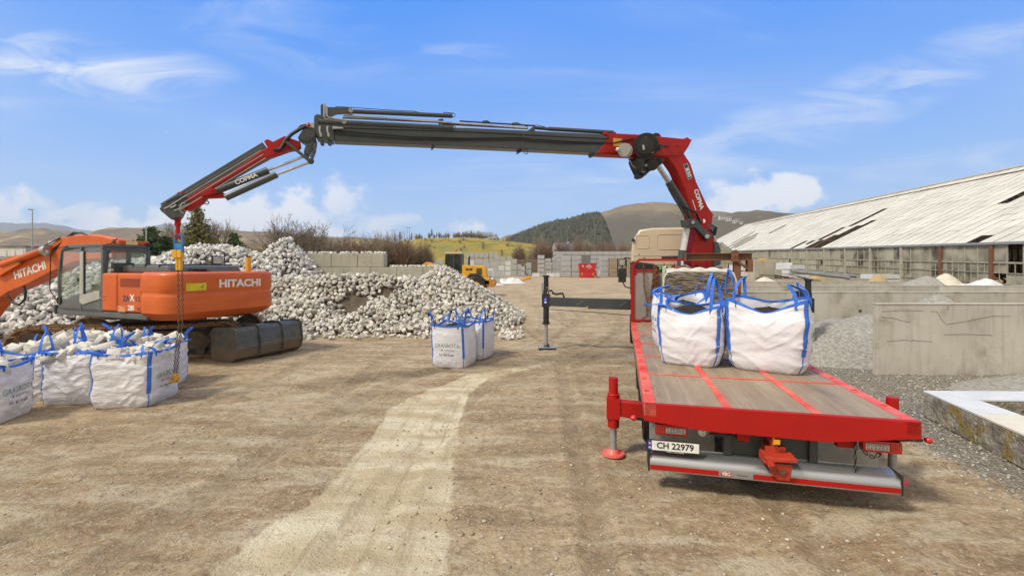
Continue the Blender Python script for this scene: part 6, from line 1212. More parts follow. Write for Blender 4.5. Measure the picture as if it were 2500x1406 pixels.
# y positive = toward the tracks (left); curved back faces the viewer's right
mb = MB(); th_ = .03
def shell(pr, x0, x1):
    n_ = len(pr); inn = []
    cxm, czm = sum(p[0] for p in pr) / n_, sum(p[1] for p in pr) / n_
    for p in pr: v_ = Vector((cxm - p[0], czm - p[1])).normalized() * th_; inn.append((p[0] + v_.x, p[1] + v_.y))
    for a, b_, c_, d_ in zip(pr[:-1], pr[1:], inn[:-1], inn[1:]): mb.prism([(x0, a[0], a[1]), (x0, b_[0], b_[1]), (x0, d_[0], d_[1]), (x0, c_[0], c_[1])], (0.0001, 0, 0)) if 0 else mb.add([(x0, a[0], a[1]), (x0, b_[0], b_[1]), (x0, d_[0], d_[1]), (x0, c_[0], c_[1]), (x1, a[0], a[1]), (x1, b_[0], b_[1]), (x1, d_[0], d_[1]), (x1, c_[0], c_[1])], [(0, 1, 5, 4), (3, 7, 6, 2), (1, 2, 6, 5), (0, 4, 7, 3)])
shell(prf, -L2, L2); bsh = mb.build('bucket_shell', M_bkt, bk, smooth=11)
for x in (-L2, L2): mb = MB(); mb.prism([(x, .18 + (a - .18) * 1.06, b_ * 1.045) for a, b_ in prf], (.05, 0, 0)); mb.build('side_plate', M_bkt, bk, bevel=.008)
for x in (-.36, .36):
    mb = MB(); rib = [(.50, .80), (.40, .89), (.10, .93), (-.14, .92), (-.28, .84), (-.29, .70), (-.37, .56), (-.345, .44), (-.36, .30), (-.28, .10), (-.22, .12), (-.26, .36), (-.22, .78), (-.12, .84)]
    mb.prism([(x, a, b_) for a, b_ in rib], (.032, 0, 0)); mb.build('mounting_ear', M_bkt, bk, bevel=.006)
mb = MB(); mb.box(-L2 - .02, L2 + .02, .54, .66, .60, .74); mb.box(-L2 - .03, L2 + .03, .60, .66, .0, .05); mb.build('cutting_edge', M_bkt, bk, bevel=.01)
# ================================================================== CONCRETE BAYS
def bay_wall(pts, top, th, label, name='concrete_wall', cap=True, hole=None, cracks=()):
    (x0, y0), (x1, y1) = pts; c = Vector(((x0 + x1) / 2, (y0 + y1) / 2, 0)); L = math.hypot(x1 - x0, y1 - y0); a = math.atan2(y1 - y0, x1 - x0)
    root = empty(name, label, 'wall', tuple(c), a); mb = MB(); mb.box(-L / 2, L / 2, -th / 2, th / 2, -.05, top - .035); mb.box(-L / 2 - .008, L / 2 + .008, -th / 2 - .010, th / 2 + .010, top - .035, top)
    mb.build('wall_panel', M_conw, root, bevel=.008)
    k = 0; mb = MB(); x = -L / 2 + 1.6
    while x < L / 2 - .3: mb.box(x - .004, x + .004, -th / 2 - .0025, -th / 2 + .001, top - .16, top - .04); x += 2.4
    for cr_ in cracks: mb.tube([(-L / 2 + p, -th / 2 - .001, q) for p, q in cr_], .0045, 4)
    if hole: mb.cyl((-L / 2 + hole[0], -th / 2 - .003, hole[1]), (-L / 2 + hole[0], -th / 2 + .01, hole[1]), .055, None, 16)
    if mb.v: o = mb.build('surface_crack', M_mud, root); 
    return root
bay_wall([(8.28, 10.42), (16.5, 10.42)], 1.61, .14, 'nearest pale concrete bay wall at the right edge, cracked along its face', cracks=([(.1, 1.42), (.5, 1.45), (.9, 1.445), (1.05, 1.43)], [(.1, 1.30), (.35, 1.28), (.6, 1.2), (.75, 1.19)], [(.22, .75), (.6, .78), (1.0, .76), (1.25, .74)], [(1.2, 1.43), (1.35, 1.42), (1.45, 1.25), (1.55, 1.13), (2.0, 1.2), (2.6, 1.32), (3.0, 1.32)], [(1.5, .9), (2.0, .91), (2.6, .89)]))
bay_wall([(7.4, 15.1), (22, 15.1)], 1.61, .16, 'second concrete bay wall from the viewer, a round hole in its face', hole=(4.05 - 0, .98))
bay_wall([(9.6, 19.9), (19.2, 19.9)], 1.61, .16, 'third concrete bay wall from the viewer, ending before the right edge')
bay_wall([(17.9, 19.05), (24.3, 18.2)], 1.66, .16, 'concrete bay wall running on to the right behind the second one')
bay_wall([(10.5, 24.6), (22, 24.6)], 1.63, .16, 'fourth concrete bay wall, just behind the third')
bay_wall([(12.4, 29.5), (24, 29.8)], 1.62, .16, 'farthest low concrete bay wall before the scrap pile')
M_gheap = pm('grey_gravel_heap', (.36, .35, .32), (.22, .21, .19), 14, rough=.95, bump=.9, bscale=35, c3=(.46, .44, .40), s3=2)
M_sandh = pm('ochre_sand_heap', (.42, .31, .16), (.36, .27, .15), 5, rough=.95, bump=.3)
M_pale = pm('pale_crushed_heap', (.62, .57, .47), (.52, .48, .40), 6, rough=.95, bump=.4)
M_tarp = pm('white_tarpaulin', (.72, .73, .73), (.60, .61, .62), 2, rough=.5, bump=.5, bscale=7, bdist=.08)
def heap(name, label, cat, cx_, cy_, rx_, ry_, h, mat, seed=0, kind='stuff', rough=.12, n=40, pw=1.5):
    mb = MB()
    def fn(u_, v_):
        a = u_ * 2 * math.pi; r = v_; x, y = rx_ * r * math.cos(a), ry_ * r * math.sin(a)
        return (x, y, max(-.05, h * (1 - r ** pw) + rough * h * noise.noise(Vector((x * 1.1 + seed, y * 1.1, seed))) * (1 - r) * 2 + .03 * noise.noise(Vector((x * 7, y * 7, seed)))) - .02 * (r > .98))
    mb.grid(fn, n, 22, closed=True); o = mb.build(name, mat, smooth=180); o.location = (cx_, cy_, 0); tag(o, label, cat, kind=kind); return o
heap('gravel_heap', 'grey gravel heaped against the second bay wall beside the bags', 'gravel', 10.0, 12.75, 3.6, 2.15, 1.12, M_gheap, 1)
heap('gravel_heap', 'grey gravel heap rising behind the nearest bay wall', 'gravel', 12.1, 12.7, 2.1, 1.9, 1.58, M_gheap, 2)
heap('gravel_heap', 'dark grey gravel heap in the bay behind the third wall', 'gravel', 20.4, 22.6, 2.2, 2.0, 1.95, M_gheap, 3)
heap('gravel_heap', 'grey gravel lying low before the nearest bay wall', 'gravel', 13.2, 8.9, 4.6, 1.45, .42, M_gheap, 4)
heap('sand_heap', 'ochre sand heap under the plastic pipes', 'sand', 18.4, 27.2, 2.2, 1.6, 1.9, M_sandh, 5); heap('sand_heap', 'ochre sand heap beside the white paver pallets', 'sand', 22.0, 27.6, 1.6, 1.4, 1.9, M_sandh, 6)
heap('crushed_stone_heap', 'low heap of pale crushed stone between the far bay walls', 'crushed stone', 15.0, 26.8, 2.6, 1.5, 1.75, M_pale, 7)
heap('crushed_stone_heap', 'pale lumpy heap at the foot of the greenhouse on the right', 'crushed stone', 22.6, 23.2, 2.9, 1.5, 1.78, M_pale, 8, rough=.25, pw=2.4)
heap('tarpaulin', 'white crumpled tarpaulin covering a mound at the right edge', 'tarpaulin', 22.3, 21.7, 2.9, 1.3, 1.80, M_tarp, 9, kind=None, rough=.12, pw=1.8)
heap('tarpaulin', 'thin white tarpaulin lying over the pale heap before the greenhouse', 'tarpaulin', 24.0, 20.6, 1.6, 1.3, 1.55, M_tarp, 10, kind=None, rough=.12, pw=2.4)
# pipes, pavers, cube block, scrap by the greenhouse
for k, (a, b_) in enumerate((((1930, 662, 27.2), (2074, 678, 25.9)), ((1932, 661, 27.8), (2090, 674.5, 26.8)))):
    mb = MB(); pa, pb = P(*a), P(*b_); c_ = (pa + pb) / 2; mb.cyl(pa - c_, pb - c_, .10, None, 18, caps=False); mb.cyl(pa - c_, pb - c_, .085, None, 18, caps=False); o = mb.build('plastic_pipe', pm('grey_pipe_plastic', (.22, .23, .23), (.16, .165, .165), 3, rough=.35), smooth=40); o.location = c_
    tag(o, ('front', 'rear')[k] + ' long grey plastic pipe lying across the sand before the greenhouse', 'pipe')
M_pav = pm('grey_paver', (.44, .45, .46), (.38, .39, .40), 3, rough=.85, bump=.1, obj=True)
M_pavt = pm('brown_paver', (.24, .16, .115), (.18, .12, .09), 3, rough=.85)
M_pavy = pm('ochre_stone_blocks', (.40, .33, .22), (.28, .23, .16), 5, rough=.9, bump=.4, bscale=8)
M_pavd = pm('shadow_joint', (.08, .08, .08), None, 5, rough=.9)
M_film = pm('white_pallet_film', (.66, .68, .70), (.58, .60, .62), 4, rough=.3)
def pallet_mesh(nx_=4, ny_=3, nz__=4, w=1.2, d=1.0, h=1.0, mat=None, gap=.012):
    mb = MB(); rr = random.Random(nx_ * 7 + nz__)
    mb.mi = 1; mb.box(-w / 2 + .01, w / 2 - .01, -d / 2 + .01, d / 2 - .01, .14, h - .02)
    for x in (-w / 2 + .05, 0, w / 2 - .05): mb.mi = 2; mb.box(x - .05, x + .05, -d / 2, d / 2, .0, .10)
    mb.box(-w / 2, w / 2, -d / 2, d / 2, .10, .125); mb.mi = 0
    for i in range(nx_):
        for k in range(nz__):
            x0, x1 = -w / 2 + w * i / nx_ + gap / 2, -w / 2 + w * (i + 1) / nx_ - gap / 2; z0, z1 = .13 + (h - .13) * k / nz__ + gap / 2, .13 + (h - .13) * (k + 1) / nz__; j = rr.uniform(-.008, .008)
            mb.box(x0, x1, -d / 2 + j, d / 2 + j, z0, z1)
    m = mb.build('stone_pallet', [mat, M_pavd, M_wood]); me_ = m.data; bpy.data.objects.remove(m); return me_
PM = {'g': pallet_mesh(3, 3, 4, mat=M_pav), 'f': pallet_mesh(4, 3, 2, mat=M_film), 'y': pallet_mesh(4, 3, 5, mat=M_pavy, gap=.03), 'b': pallet_mesh(5, 3, 5, mat=M_pavt, gap=.03), 'd': pallet_mesh(4, 3, 4, mat=M_greyp)}
def pallet(kind, x, y, z, label, group, rz=0.0, sc=(1, 1, 1)):
    o = bpy.data.objects.new('stone_pallet', PM[kind]); COL.objects.link(o); o.location = (x, y, z); o.rotation_euler = (0, 0, rz); o.scale = sc; tag(o, label, 'pallet', group); return o
PC = {}
def pcol(px0, ytop, ybot, Yd, kind, n, label, group, wpx=None, rz=0.0):
    w = (wpx or 28) / F * Yd; zt_ = HC - (ytop - HY) / F * Yd; zb_ = HC - (ybot - HY) / F * Yd; hN = (zt_ - zb_) / n
    PC[label] = PC.get(label, 0) + 1; c_ = PC[label]
    for i in range(n):
        lb = label.replace('COL', ORD[c_ - 1]).replace('LAY', ORD[i] if n > 1 else 'only'); pallet(kind, (px0 - CX) / F * Yd + rnd.uniform(-.02, .02) * w, Yd + rnd.uniform(-.1, .1), zb_ + hN * i, lb, group, rz + rnd.uniform(-.03, .03), (w / 1.2 * .97, 1.1, hN / 1.0 * .985))
gA = 'stone pallets stacked in the tall rows beyond the yard'; lA = 'grey block pallet in the tall stacked rows left of the lorry cab'
YP = 104.0
def gy_(Yd): return HY + HC * F / Yd
for i, px_ in enumerate(range(1358, 1550, 15)): pcol(px_, 614, gy_(118), 118, 'g', 6, 'grey pallet LAY from the ground in the COL column of the long back row', gA, 15)
for (px_, yt, n, k, Yd, w_) in ((1321, 623, 5, 'g', 108, 17), (1338, 631, 5, 'g', 108, 16), (1355, 629, 5, 'g', 108, 15), (1366, 622, 6, 'g', 106, 14)): pcol(px_, yt, gy_(Yd), Yd, k, n, 'grey pallet LAY from the ground, COL column at the left end of tall rows', gA, w_)
for px_ in (1382, 1405): pcol(px_, 624, gy_(102), 102, 'g', 4, 'grey pallet LAY from the ground, COL column just left of the red skip', gA, 21)
pcol(1430, 624, gy_(108), 108, 'd', 5, 'dark pallet LAY from the ground in the column behind the red skip', gA, 21)
pcol(1474, 626, gy_(103), 103, 'g', 4, 'grey pallet LAY from the ground in the column right of the red skip', gA, 19)
for px_ in (1496, 1517, 1538): pcol(px_, 630, gy_(102), 102, 'y', 4, 'ochre stone pallet LAY from the ground, COL ochre column beside the lorry mirror', gA, 19)
for px_, w_ in ((1308, 18), (1345, 20), (1360, 12)): pcol(px_, gy_(100) - 11, gy_(100), 100, 'f', 1, 'COL low film-wrapped pallet before the left end of the tall rows', gA, w_)
gB = 'stone pallets standing around the wheel loader'; 
for i in range(7): pcol(1141 + i * 11.5, 617, gy_(135), 135, 'g', 4, 'grey pallet LAY from the ground, COL column of the row behind the wheel loader', gB, 11)
for (px_, yt, n, k, Yd, w_) in ((1052, 635, 3, 'g', 130, 13), (1064, 635, 3, 'g', 130, 13), (1076, 635, 3, 'g', 130, 13), (1214, 624, 4, 'g', 128, 13), (1228, 626, 4, 'g', 128, 12), (1243, 627, 4, 'g', 128, 12), (1255, 632, 3, 'g', 118, 13), (1240, 637, 3, 'f', 112, 13), (1206, 641, 3, 'g', 100, 17), (1188, 641, 3, 'g', 100, 17), (1170, 632, 3, 'g', 105, 16), (1224, 648, 2, 'f', 104, 14), (1152, 636, 3, 'f', 110, 12)): pcol(px_, yt, gy_(Yd), Yd, k, n, {'g': 'grey pallet LAY from the ground, COL small stack around the wheel loader', 'f': 'white wrapped pallet LAY from the ground, COL wrapped stack near the wheel loader'}[k], gB, w_)
for px_ in (1262, 1274, 1286, 1298, 1308): pcol(px_, 633, gy_(122), 122, 'b', 3, 'brown pallet LAY from the ground in the COL reddish column, far middle', gB, 11.5)
for px_, yt, w_, Yd in ((1291, 641, 12, 112), (1268, 645, 10, 110), (1276, 650, 10, 108)): pcol(px_, yt, gy_(Yd), Yd, 'g', 2, 'grey pallet LAY from the ground, COL stack before the reddish rows', gB, w_)
for px_, yt, w_, Yd, n in ((1195, 660, 15, 62, 2), (1212, 664, 16, 60, 2), (1198, 655, 14, 70, 1), (1222, 662, 14, 66, 2)): pcol(px_, yt, gy_(Yd) - 4, Yd, 'g' if n == 2 else 'f', n, 'dull pallet LAY from the ground, COL stack just behind the wheel loader tail', gB, w_)
# white pavers and cube by the greenhouse
for (x_, y_, z_, w_, h_, lb_) in ((1810, 44, 2.05, 1.9, .62, 'white paver pallet left of the beige concrete cube'), (1812, 44, 1.55, 1.9, .48, 'lower white paver pallet left of the beige concrete cube'), (1914, 41, 2.15, .9, .72, 'upright white paver pallet behind the tilted stack'), (1938, 40, 2.25, 1.3, .42, 'uppermost tilted white paver pallet of the stack by the greenhouse'), (1936, 40, 1.85, 1.4, .38, 'middle white paver pallet of the tilted stack by the greenhouse'), (1942, 40, 1.45, 1.8, .38, 'lowest white paver pallet of the tilted stack by the greenhouse'), (2148, 30.5, 1.30, 1.9, .36, 'white paver pallet lying before the greenhouse posts on the right'), (2148, 30.5, 1.68, 1.85, .34, 'upper white paver pallet before the greenhouse posts on the right')):
    o = pallet('f', (x_ - CX) / F * y_, y_, z_ - .1, lb_, None, rnd.uniform(-.05, .05), (w_ / 1.2, 1, h_))
mb = MB(); mb.box(-.95, .95, -.8, .8, 0, 3.0); o = mb.build('concrete_cube', M_conc, bevel=.03); o.location = ((1855 - CX) / F * 43, 43, 0); tag(o, 'big beige concrete cube standing before the greenhouse wall', 'concrete block')
mb = MB(); mb.ball((0, 0, .06), .35, (1.4, .7, .28)); mb.ball((.25, .1, .05), .2, (1.5, .7, .3)); o = mb.build('debris_bag', M_yellow, smooth=60); o.location = ((1862 - CX) / F * 43, 42.9, 3.0); tag(o, 'yellow and dark rubbish bag lying on the beige concrete cube', 'rubbish bag')
# scrap pile
sp2 = empty('scrap_heap', 'tangled heap of rusty scrap bars and dark timber before the greenhouse', 'scrap heap', (21.0, 35.5, 0)); rr = random.Random(9)
for nm, mt, cnt in (('rusty_bar', M_rust, 60), ('dark_timber', M_mud, 45)):
    mb = MB()
    for i in range(cnt):
        x = rr.uniform(-4.2, 3.6); y = rr.uniform(-1.0, 1.0); z = rr.uniform(.1, 1.95) * (1 - abs(x) / 7); L = rr.uniform(.6, 2.2); a = rr.uniform(-.5, .5); b_ = rr.uniform(-.14, .14)
        v_ = Vector((math.cos(a) * L / 2, math.sin(a) * L / 2, b_ * L)); mb.beam(Vector((x, y, z)) - v_, Vector((x, y, z)) + v_, rr.uniform(.03, .11), rr.uniform(.03, .1))
    o = mb.build(nm, mt, sp2); o['kind'] = 'stuff'
heap('spoil_mound', 'low brown mound under the scrap before the greenhouse', 'earth', 21.0, 36.5, 8.0, 2.4, 1.45, M_mound, 12)
# ================================================================== GREENHOUSE
gh = empty('greenhouse', 'long derelict greenhouse with whitewashed glass roof, missing panes and algae-stained side wall', 'greenhouse', (26.9 - .196 * 8, 24 - .98 * 8, 0))
ge = Vector((.196, .98, .0245)); gn = Vector((.98, -.196, 0)); EZ = 3.72 - .0245 * 8; SLP = .54; LEN = 99.0; RD = 12.0; T0g = 8.0
def gp(t_, d_, z_): return ge * t_ + gn * d_ + Vector((0, 0, z_))          # local to root
def ridge_d(t_): return RD
M_rglass = pm('whitewashed_glass', (.64, .62, .54), (.54, .525, .455), .5, rough=.65, c3=(.52, .49, .41), s3=.55, lo3=.60, hi3=.82, rnd_v=.05, spec=.15)
M_barm = pm('glazing_bar', (.17, .14, .11), (.12, .10, .08), 2, rough=.7)
mb = MB(); rr = random.Random(3); nb = 99; holes = set()
for (t0, w_, r0, r1) in ((23.0, 1, 0, 5), (24.0, 1, 0, 4), (25.2, 1, 0, 2), (26.2, 1, 5, 8), (27.2, 1, 2, 4), (28.6, 2, 1, 1), (30.2, 1, 0, 1), (26.8, 1, 0, 1), (8.6, 1, 6, 7), (3.2, 1, 0, 0), (57, 1, 1, 4), (59, 1, 0, 5), (61, 1, 2, 6), (63.5, 1, 1, 5), (53, 1, 6, 8), (66, 1, 3, 7)):
    t0 += T0g
    for i in range(w_):
        for r_ in range(r0 + i, r1 + 1): holes.add((int(t0 / LEN * nb) + i, r_))
for i in range(nb):
    ta, tb = LEN * i / nb, LEN * (i + 1) / nb; da, db = ridge_d(ta), ridge_d(tb); st_ = .86; r_ = 0; d0 = 0.0
    while d0 < max(da, db) - .05:
        d1 = d0 + st_; e0a, e1a, e0b, e1b = min(d0, da), min(d1, da), min(d0, db), min(d1, db)
        if (i, r_) not in holes:
            j = rr.uniform(-.006, .012); g_ = .018
            q = [gp(ta + g_, e0a, EZ + SLP * e0a + .03 + j), gp(tb - g_, e0b, EZ + SLP * e0b + .03 + j), gp(tb - g_, e1b + .02, EZ + SLP * (e1b + .02) + .018 + j), gp(ta + g_, e1a + .02, EZ + SLP * (e1a + .02) + .018 + j)]
            mb.add(q + [p - Vector((0, 0, .008)) for p in q], [(0, 1, 2, 3), (7, 6, 5, 4), (0, 4, 5, 1), (1, 5, 6, 2), (2, 6, 7, 3), (3, 7, 4, 0)])
        d0 = d1; r_ += 1
# rear slope
for i in range(nb):
    ta, tb = LEN * i / nb, LEN * (i + 1) / nb; da, db = ridge_d(ta), ridge_d(tb)
    q = [gp(ta + .01, da, EZ + SLP * da), gp(tb - .01, db, EZ + SLP * db), gp(tb - .01, db * 2, EZ), gp(ta + .01, da * 2, EZ)]; mb.add(q, [(0, 1, 2, 3)])
rf = mb.build('roof', M_rglass, gh)
mb = MB()
for i in range(nb + 1):
    ta = LEN * i / nb; da = ridge_d(ta); mb.beam(gp(ta, 0, EZ + .02), gp(ta, da, EZ + SLP * da + .02), .034, .03)
for z_ in (1.6, 3.2, 4.8, 6.4, 8.0, 9.6): 
    mb.beam(gp(0, z_, EZ + SLP * z_ - .06), gp(LEN, z_, EZ + SLP * z_ - .06), .05, .06)
mb.build('glazing_bars', M_barm, rf)
mb = MB(); ts = [LEN * k / 30 for k in range(31)]
for a, b_ in zip(ts[:-1], ts[1:]): mb.beam(gp(a, ridge_d(a), EZ + SLP * ridge_d(a) + .08), gp(b_, ridge_d(b_), EZ + SLP * ridge_d(b_) + .08), .22, .10)
mb.build('ridge_cap', M_pale, rf); mb = MB()
for a, b_ in zip(ts[:-4], ts[1:-3]):
    f_ = lambda t_: RD - 1.1; mb.beam(gp(a, f_(a), EZ + SLP * f_(a) + .07), gp(b_, f_(b_), EZ + SLP * f_(b_) + .07), .10, .06)
mb.build('vent_rail', M_rust, rf)
mb = MB(); mb.beam(gp(-.1, -.05, EZ - .02), gp(LEN, -.05, EZ - .02), .16, .14); gut = mb.build('gutter', M_galv, gh)
# side wall: posts, rails, panes
M_gpane = [pm('algae_glass', (.40, .385, .28), (.33, .33, .24), .5, rough=.4, spec=.3, c3=(.44, .43, .34), s3=.5, rnd_v=.16, lo3=.40, hi3=.85), glass('dirty_glass', (.82, .83, .76), (.42, .39, .30), .62, .25, 1.5)]
mb = MB(); mb2 = MB(); mb3 = MB(); pane = .5
nP = int(LEN / 1.0)
for i in range(nP + 1):
    t_ = i * LEN / nP; big = i % 4 == 2
    (mb2 if big else mb).beam(gp(t_, 0, 0), gp(t_, 0, EZ - .1), .24 if big else .06, .2 if big else .05, gn)
for i in range(nP): mb.beam(gp((i + .5) * LEN / nP, -.01, .3), gp((i + .5) * LEN / nP, -.01, 2.42 if i < 30 else 3.4), .03, .03, gn)
for z_, w_ in ((.35, .06), (1.25, .04), (1.85, .04), (2.42, .09)): mb.beam(gp(0, -.02, z_), gp(LEN, -.02, z_), .05, w_)
M_wfr = pm('aged_frame_paint', (.42, .39, .31), (.33, .30, .24), 3, rough=.7); wl = mb.build('wall_frame', M_wfr, gh); [q.data.materials.__setitem__(0, M_brn) for q in mb2.build_each('wall_post', M_wfr, gh)[1:4]]
mbA = MB(); mbB = MB()
for i in range(nP):
    ta, tb = i * LEN / nP + .02, (i + 1) * LEN / nP - .02
    for k, (za, zb_) in enumerate(((.38, 1.22), (1.28, 1.82), (1.88, 2.37), (2.48, 3.45))):
        clear = ta < 20 + T0g + rr.uniform(-5, 5); 
        if rr.random() < (.01 if not clear else .06): continue
        tgt = mbB if (clear and (k < 3 or rr.random() < .75)) or rr.random() < .08 else mbA
        q = [gp(ta, .015, za), gp(tb, .015, za), gp(tb, .015, zb_), gp(ta, .015, zb_)]; tgt.add(q + [p + gn * .006 for p in q], [(3, 2, 1, 0), (4, 5, 6, 7)])
mbA.build('stained_panes', M_gpane[0], wl); mbB.build('clear_panes', M_gpane[1], wl)
# gable, far wall and interior trusses
M_far = pm('greenhouse_far_wall', (.46, .42, .32), (.30, .27, .20), 1.2, rough=.8, c3=(.62, .58, .48), s3=1.6, lo3=.5, hi3=.62)
mb = MB(); [mb.add([gp(q, 0, .3), gp(q, 24, .3), gp(q, 24, EZ), gp(q, 12, EZ + SLP * 12), gp(q, 0, EZ)], [(0, 1, 2, 3, 4)]) for q in (0.0, LEN)]; mb.add([gp(0, 24, .3), gp(LEN, 24, .3), gp(LEN, 24, EZ), gp(0, 24, EZ)], [(0, 1, 2, 3)]); mb.build('gable_wall', M_far, gh)
for t_ in list(range(2, 46, 4)) + [54, 66, 78, 90]:
    mb = MB(); dd = ridge_d(t_); mb.beam(gp(t_, 0, EZ - .15), gp(t_, dd * 2, EZ - .15), .08, .1); mb.beam(gp(t_, 0, EZ - .1), gp(t_, dd, EZ + SLP * dd - .12), .07, .1)
    for q in (.35, .7, 1.3): mb.beam(gp(t_, dd * q, EZ - .15), gp(t_, dd * q, EZ + SLP * dd * min(q, 2 - q) - .12), .05, .05); mb.beam(gp(t_, dd * q, 0), gp(t_, dd * q, EZ - .15), .08, .08)
    mb.build('roof_truss', M_rust, gh)
mb = MB()
for i in range(260):
    t_ = rr.uniform(4, 36); d_ = rr.uniform(2, 20); L = rr.uniform(.6, 2.5); mb.beam(gp(t_, d_, rr.uniform(.4, 1.8)), gp(t_ + rr.uniform(-1, 1) * L, d_ + rr.uniform(-.5, .5) * L, rr.uniform(.4, 1.8)), .08, .12)
o = mb.build('stored_timber', M_rust, gh); o['kind'] = 'stuff'
# small glasshouse behind the lorry
sg = empty('small_glasshouse', 'small grey framed glasshouse seen between the lorry crane and the big greenhouse', 'glasshouse', ((1762 - CX) / F * 66, 66, 0))
mb = MB(); w_ = 1.45
for x in (-w_, -w_ / 3, w_ / 3, w_): mb.beam((x, 0, 0), (x, 0, 4.8), .07, .07, (0, 1, 0))
for x in (-w_, w_): mb.beam((x, 4, 0), (x, 4, 4.8), .07, .07, (0, 1, 0)); mb.beam((x, 0, 4.8), (x, 4, 4.8), .06, .06)
for z_ in (3.0, 3.6, 4.2, 4.8): mb.beam((-w_, 0, z_), (w_, 0, z_), .06, .06)
mb.beam((-w_, 0, 4.8), (0, 0, 5.9), .06, .06, (0, 1, 0)); mb.beam((0, 0, 5.9), (w_, 0, 4.8), .06, .06, (0, 1, 0)); mb.beam((0, 0, 5.9), (0, 4, 5.9), .06, .06); mb.beam((0, 0, 4.8), (0, 0, 5.9), .05, .05, (0, 1, 0)); mb.build('frame', M_galv, sg)
mb = MB(); mb.add([(-w_, .02, .2), (w_, .02, .2), (w_, .02, 4.8), (0, .02, 5.9), (-w_, .02, 4.8)], [(0, 1, 2, 3, 4)]); mb.add([(-w_, 0, 4.82), (0, 0, 5.92), (0, 4, 5.92), (-w_, 4, 4.82)], [(0, 1, 2, 3)]); mb.add([(w_, 0, 4.82), (0, 0, 5.92), (0, 4, 5.92), (w_, 4, 4.82)], [(3, 2, 1, 0)]); mb.build('glass', M_gpane[1], sg)
# ================================================================== STONE KERB FOUNDATION lower right
M_side = pm('lichen_stone_side', (.40, .37, .31), (.20, .175, .14), 5, lo=.4, hi=.6, rough=.95, bump=1.0, bscale=14, bdist=.06, c3=(.27, .20, .07), s3=2.4, lo3=.5, hi3=.6, obj=False, c4=(.10, .09, .08), st4=(3, 3, 3), s4=4, k4=.6)
M_top = pm('white_slab_top', (.62, .64, .66), (.54, .56, .58), 3, rough=.6, bump=.05, obj=False); M_topc = pm('cream_slab_top', (.66, .63, .55), (.60, .57, .49), 3, rough=.7, bump=.05, obj=False)
def slab(poly, h, label, mt):
    c_ = sum((Vector((*p, 0)) for p in poly), Vector()) / len(poly); r_ = empty('stone_slab', label, 'stone block', tuple(c_)); mb = MB(); pl = [Vector((p[0] - c_.x, p[1] - c_.y, 0)) for p in poly]
    mb.prism([p + Vector((0, 0, (h - .035) / 2)) for p in pl], (0, 0, h - .035)); mb.build('rough_side', M_side, r_, bevel=.02); mb = MB(); mb.prism([p * 1.004 + Vector((0, 0, h - .015)) for p in pl], (0, 0, .03)); mb.build('sawn_top', mt, r_, bevel=.004)
slab([(6.70, 7.44), (6.38, 6.28), (6.93, 6.22), (7.17, 7.42)], .43, 'sawn stone block with bluish white top, rough lichened side, nearest the lorry tail', M_top)
slab([(6.375, 6.26), (5.85, 4.35), (6.5, 4.2), (6.925, 6.20)], .43, 'sawn stone block with cream top running to the lower right corner', M_topc)
slab([(7.185, 7.42), (7.08, 6.93), (9.8, 6.80), (9.9, 7.36)], .43, 'white-topped stone block lying crosswise to the right edge', M_top)
mb = MB(); mb.box(-.4, .4, -.06, .06, 0, .05); o = mb.build('wooden_plank', pm('fresh_yellow_timber', (.55, .36, .14), (.48, .30, .12), 6, rough=.7, stretch=(1, 8, 8)), bevel=.004); o.location = (7.18, 6.25, .24); o.rotation_euler = (0, .25, .75); tag(o, 'short yellow timber plank lying among the stone blocks at the right edge', 'plank')
mb = MB(); mb.strap([(-.5, 0, .0), (-.2, .03, .03), (.1, -.02, .01), (.4, .02, .04)], (0, 1, 0), .05, .003); o = mb.build('yellow_tape', M_wy, smooth=60); o.location = (7.15, 6.42, .22); o.rotation_euler = (0, 0, .35); tag(o, 'yellow marking tape lying beside the timber plank', 'tape')
heap('soil_fill', 'brown soil filling the corner between the stone blocks', 'soil', 8.4, 6.0, 1.5, .85, .22, M_mound, 20)
# ================================================================== WHEEL LOADER
ld = empty('wheel_loader', 'yellow wheel loader with dark cab parked behind the cobblestone heap', 'wheel loader', (-4.0, 38, 0), 0); ld.scale = (1.10, 1.10, 1.05)
mb = MB(); mb.box(-1.0, 2.0, -1.0, 1.0, .9, 1.45); mb.prism([(-.05, 0, 1.45), (-.05, 0, 2.42), (1.55, 0, 2.36), (1.72, 0, 2.1), (1.78, 0, 1.3), (-.05, 0, 1.3)], (0, 1.7, 0)); lb_ = mb.build('body', M_yellow, ld, bevel=.05)
mb = MB()
for i in range(7): mb.box(1.0, 1.42, -.875, -.86, 1.72 + i * .07, 1.755 + i * .07)
mb.box(.22, .72, -.862, -.852, 2.02, 2.16); lv = mb.build('radiator_grille', M_black, lb_); mb = MB(); text(mb, '426', .10, frame((.47, -.864, 2.09), (1, 0, 0), (0, 0, 1)), .002, .001); mb.build('lettering', M_yellow, lv)
mb = MB(); mb.prism([(.15, 0, 1.28), (.55, 0, 1.78), (1.25, 0, 1.78), (1.75, 0, 1.25), (1.62, 0, 1.22), (1.2, 0, 1.64), (.6, 0, 1.64), (.28, 0, 1.22)], (0, 2.3, 0)); mb.build('wheel_arch', M_dark, ld, bevel=.02)
mb = MB(); mb.prism([(1.5, 0, 1.25), (2.3, 0, 1.3), (2.5, 0, 1.05), (2.35, 0, .75), (1.6, 0, .75)], (0, 2.0, 0)); mb.build('rear_counterweight', pm('dirty_yellow_paint', (.50, .22, .03), (.32, .15, .05), 3, rough=.7), ld, bevel=.04)
